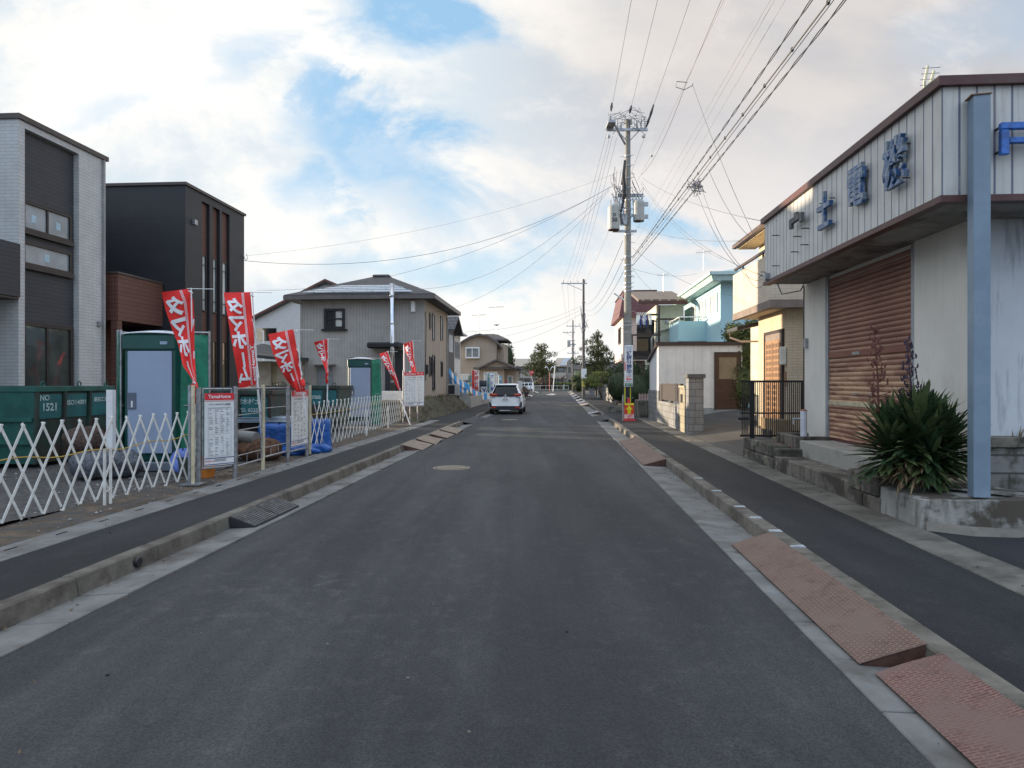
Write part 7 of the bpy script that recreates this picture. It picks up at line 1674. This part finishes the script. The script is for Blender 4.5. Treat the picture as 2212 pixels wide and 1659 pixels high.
# hedge row and white guard fence across the junction
hr_ = thing('hedge', 'long clipped hedge across the far side of the junction', 'hedge', (3.5, 131.5, 0)); A, B = MB(), MB(); rnd = random.Random(2)
for _ in range(5200):
    p = Vector((rnd.uniform(-7, 16), rnd.uniform(-.5, .5), rnd.uniform(.1, 1.45))); 
    if rnd.random() < .5: p.z = rnd.uniform(1.25, 1.5)
    a = Vector((rnd.uniform(-1, 1), rnd.uniform(-1, 0), rnd.uniform(0, 1)))*.16; b = Vector((rnd.uniform(-1, 1), 0, rnd.uniform(-1, 1)))*.16
    (B if p.z > 1.15 else A).add([p, p+a, p+a+b, p+b], [(0, 1, 2, 3)])
A.build('foliage', leafmat('brown_green_hedge', (.07, .06, .035), (.10, .09, .045)), hr_); B.build('top_growth', leafmat('bright_hedge_top', (.16, .20, .05), (.24, .27, .08)), hr_); bx(hr_, 'hedge_core', lg1, [(-7, -.3, 0, 16, .3, 1.2)])
gr = thing('guard_fence', 'white guard fence panels along the far side of the junction', 'fence', (2.2, 129.5, 0)); mb = MB()
for k in range(9): mb.box(k*1.1, -.03, 0, k*1.1+.08, .03, 1.0)
mb.box(0, -.02, .9, 8.9, .02, 1.0); mb.box(0, -.02, .2, 8.9, .02, .28)
for k in range(20): mb.box(1.3+k*.1, -.01, .25, 1.3+k*.1+.03, .01, .95)
mb.build('rails', M('cream_rail', (.55, .53, .47), .6), gr)
for i, (px, tx_) in enumerate(((1218, 'slim cream bollard near the middle of the far hedge'), (1247, 'slim cream bollard at the right end of the far hedge'))):
    b_ = P(px, 840, 128); t_ = thing('bollard', tx_, 'bollard', (b_.x, 128, 0)); MB().lathe([(.1, 0), (.1, 1.15), (.05, 1.22)], 10).build('shaft', MATS['cream_rail'], t_)
bx(thing('far_kerb', 'pale kerb along the far side of the junction', 'kerb', (0, 127.2, 0)), 'kerb_stone', m_conc, [(-60, 0, -.05, 60, .3, .14)])
# far buildings
m_far1 = M('far_beige_wall', (.32, .28, .24), .85, var=.06); m_far2 = M('far_pale_wall', (.40, .37, .32), .85, var=.06)
fa = thing('apartment', 'long two storey building with pale roof seen behind the far pine', 'building', (-2.6, 150, 0))
bx(fa, 'wall', m_far1, [(0, 0, 0, 12.5, 7, 5.2)]); MB().prism([(-.8, 4.9), (9.5, 4.9), (9.5, 5.05), (-.8, 5.05)], -.6, 0, 'y').build('eave', m_dgr, fa)
MB().add([(-.8, -.7, 5.2), (9.8, -.7, 5.2), (9.8, 4, 7.1), (-.8, 4, 7.1), (-.8, 4, 5.2), (9.8, 4, 5.2)], [(0, 1, 2, 3), (0, 3, 4), (1, 5, 2), (3, 2, 5, 4)]).build('roof', M('pale_tan_roof', (.42, .36, .28), .5), fa)
bx(fa, 'balcony', m_far2, [(3.5, -1, 2.6, 12, -.85, 3.6)])
for a, b, z0, z1 in ((2.2, 4.5, 3.6, 4.7), (4.9, 6.6, 3.6, 4.7), (5.5, 7.0, .8, 2.2), (9, 10.3, .6, 2.4)): win(fa, 'f', 0, a, b, z0, z1, m_dkbrown, m_glass2, fw=.15)
bx(fa, 'brown_panels', M('brown_wall_panel', (.18, .10, .07), .7), [(.3, -.05, 0, 5, 0, 2.2)])
cv = thing('carport_roof', 'curved translucent carport roof beside the curved gable house', 'carport', (P(1114, 830, 90).x, 90, 0))
MB().grid(lambda u, v: (lerp(-1.2, 2.1, v), 3*u, 2.4+1.0*math.sin(min(1, v*1.0)*math.pi*.5+1.2)*.9), 2, 8).build('roof_sheet', M('pale_carport', (.42, .40, .38), .4), cv, solid=.03); bx(cv, 'post', m_galv, [(-1.2, 0, 0, -1.1, .1, 3.1), (2.0, 0, 0, 2.1, .1, 2.6)])
fb_ = thing('apartment', 'beige apartment block with sloped solar roof left of the third pole', 'building', (P(1194, 830, 150).x, 150, 0))
bx(fb_, 'wall', m_far2, [(0, 0, 0, 4.4, 9, 5.4)]); MB().prism([(0, 5.4), (4.4, 5.4), (4.4, 6.9)], 0, 9, 'y').build('end_wall', m_far2, fb_) if False else None
MB().add([(-.8, -.8, 5.2), (3.3, -.8, 5.2), (5.1, 6, 7.3), (1.5, 6, 7.3)], [(0, 1, 2, 3)]).build('roof', M('pale_tan_roof', (.42, .36, .28), .5), fb_, solid=.12)
MB().add([(1.6, -.6, 5.42), (3.2, -.6, 5.42), (4.8, 5.6, 7.32), (3.0, 5.6, 7.32)], [(0, 1, 2, 3)]).build('solar_panels', M('far_solar', (.30, .36, .45), .2), fb_, solid=.05)
bx(fb_, 'balcony', M('far_cream_balcony', (.50, .45, .38), .8), [(-.3, -1.1, 2.5, 3.0, -.95, 3.7)]); win(fb_, 'f', 0, 1, 2.6, 4.0, 5.0, m_dkbrown, m_glass2, fw=.12); win(fb_, 'f', 0, .9, 2.4, .2, 2.3, m_dkbrown, m_glass2, fw=.12); win(fb_, 'f', 0, -.5+.6, .7, .2, 2.3, m_dkbrown, m_glass2, fw=.1)
bx(fb_, 'street_wing', m_far1, [(3.1, -.6, 0, 4.6, 5, 6.3)])
for z in (3.8, 1.0): win(fb_, 'f', -.6, 3.5, 4.0, z, z+1.2, m_dkbrown, m_glass, fw=.1)
fc_ = thing('far_house', 'pale green gabled building beyond the third pole', 'building', (P(1243, 830, 170).x, 170, 0)); bx(fc_, 'wall', M('far_green_wall', (.38, .42, .28), .8), [(-1, 0, 0, 8, 6, 5.0)]); gable(fc_, m_broof, -1, 8, 0, 6, 5.0, 6.4, ridge='x')
# horizon filler: distant houses left and right of the junction
rnd = random.Random(90)
FL = [(-52, 140, 9, 'far house with brown roof left of the junction'), (-38, 145, 8, 'far grey roofed house left of the junction'), (-22, 152, 9, 'far cream house left of the junction')]
for x, y, w, tx_ in FL:
    t_ = thing('far_house', tx_, 'building', (x, y, 0)); bx(t_, 'wall', rnd.choice((m_far1, m_far2)), [(0, 0, 0, w, 7, 5.2)]); gable(t_, m_broof, 0, w, 0, 7, 5.2, 7.2, ridge='x'); win(t_, 'f', 0, 1.5, 3.5, 3.3, 4.5, m_white, m_glass, fw=.1)
for x, y, w, h, tx_ in ((24, 60, 9, 6, 'far right house row behind the pink house, nearest'), (22, 85, 10, 6, 'far right house behind the tall pine'), (20, 140, 9, 5, 'far right house past the junction')):
    t_ = thing('far_house', tx_, 'building', (x, y, 0)); bx(t_, 'wall', m_far2, [(0, 0, 0, w, 7, h-1)]); gable(t_, m_broof, 0, w, 0, 7, h-1, h+1, ridge='x')
# street furniture at the junction
c = P(1148, 830, 108); ss = thing('stop_sign', 'red triangular stop sign on a kinked white pole at the junction', 'road sign', (c.x, 108, 0))
MB().path([(.30, 0, 0), (.30, 0, 1.5), (.05, 0, 2.3), (0, 0, 3.4)], .05, 6).build('pole', m_white, ss); MB().prism([(-.48, 3.45), (.48, 3.45), (0, 2.62)], -.1, -.07, 'y').build('sign_face', m_redp, ss); MB().text('止まれ', lambda a, c_: (a, -.11, 3.25+c_), .2, .03).build('lettering', m_wht_txt, ss)
c = P(1187, 830, 122); lm = thing('street_ornament', 'orange pole topped with silver wing shaped petals across the junction', 'street lamp', (c.x, 122, 0))
MB().tube((0, 0, 0), (0, 0, 3.6), .06).build('pole', M('orange_pole', (.65, .18, .10), .5), lm)
for s_ in (1, -1):
    MB().grid(lambda u, v: (s_*(.05+v*.8+.0*u), (u-.5)*.5*(1-v*.3), 3.7+.85*math.sin(v*2.4)-(u-.5)**2*.6), 4, 8).build('petal', m_steel, lm, smooth=True, solid=.03)
c = P(1196, 830, 118); wp = thing('slanted_pole', 'white slanting pole in front of the far apartment block', 'pole', (c.x-.1, 118, 0)); MB().tube((0, 0, 0), (.35, 0, 4.6), .08).build('shaft', m_white, wp)
c = P(1205, 830, 128); bt = thing('bare_tree', 'small leafless tree in front of the far apartment block', 'tree', (c.x+.6, 128, 0)); mb = MB(); rnd = random.Random(1); mb.path([(0, 0, 0), (0, 0, 1.8)], .08, 5)
for k in range(22): a = rnd.uniform(0, 6.28); L = rnd.uniform(.8, 1.7); mb.path([(0, 0, 1.6), (math.cos(a)*L*.5, 0, 2.2+rnd.uniform(0, .6)), (math.cos(a)*L, 0, 2.7+rnd.uniform(0, 1.0))], [.04, .025, .008], 4)
mb.build('branches', MATS['pine_bark'], bt)
print('objects', len(bpy.data.objects), 'faces', sum(len(m.polygons) for m in bpy.data.meshes))
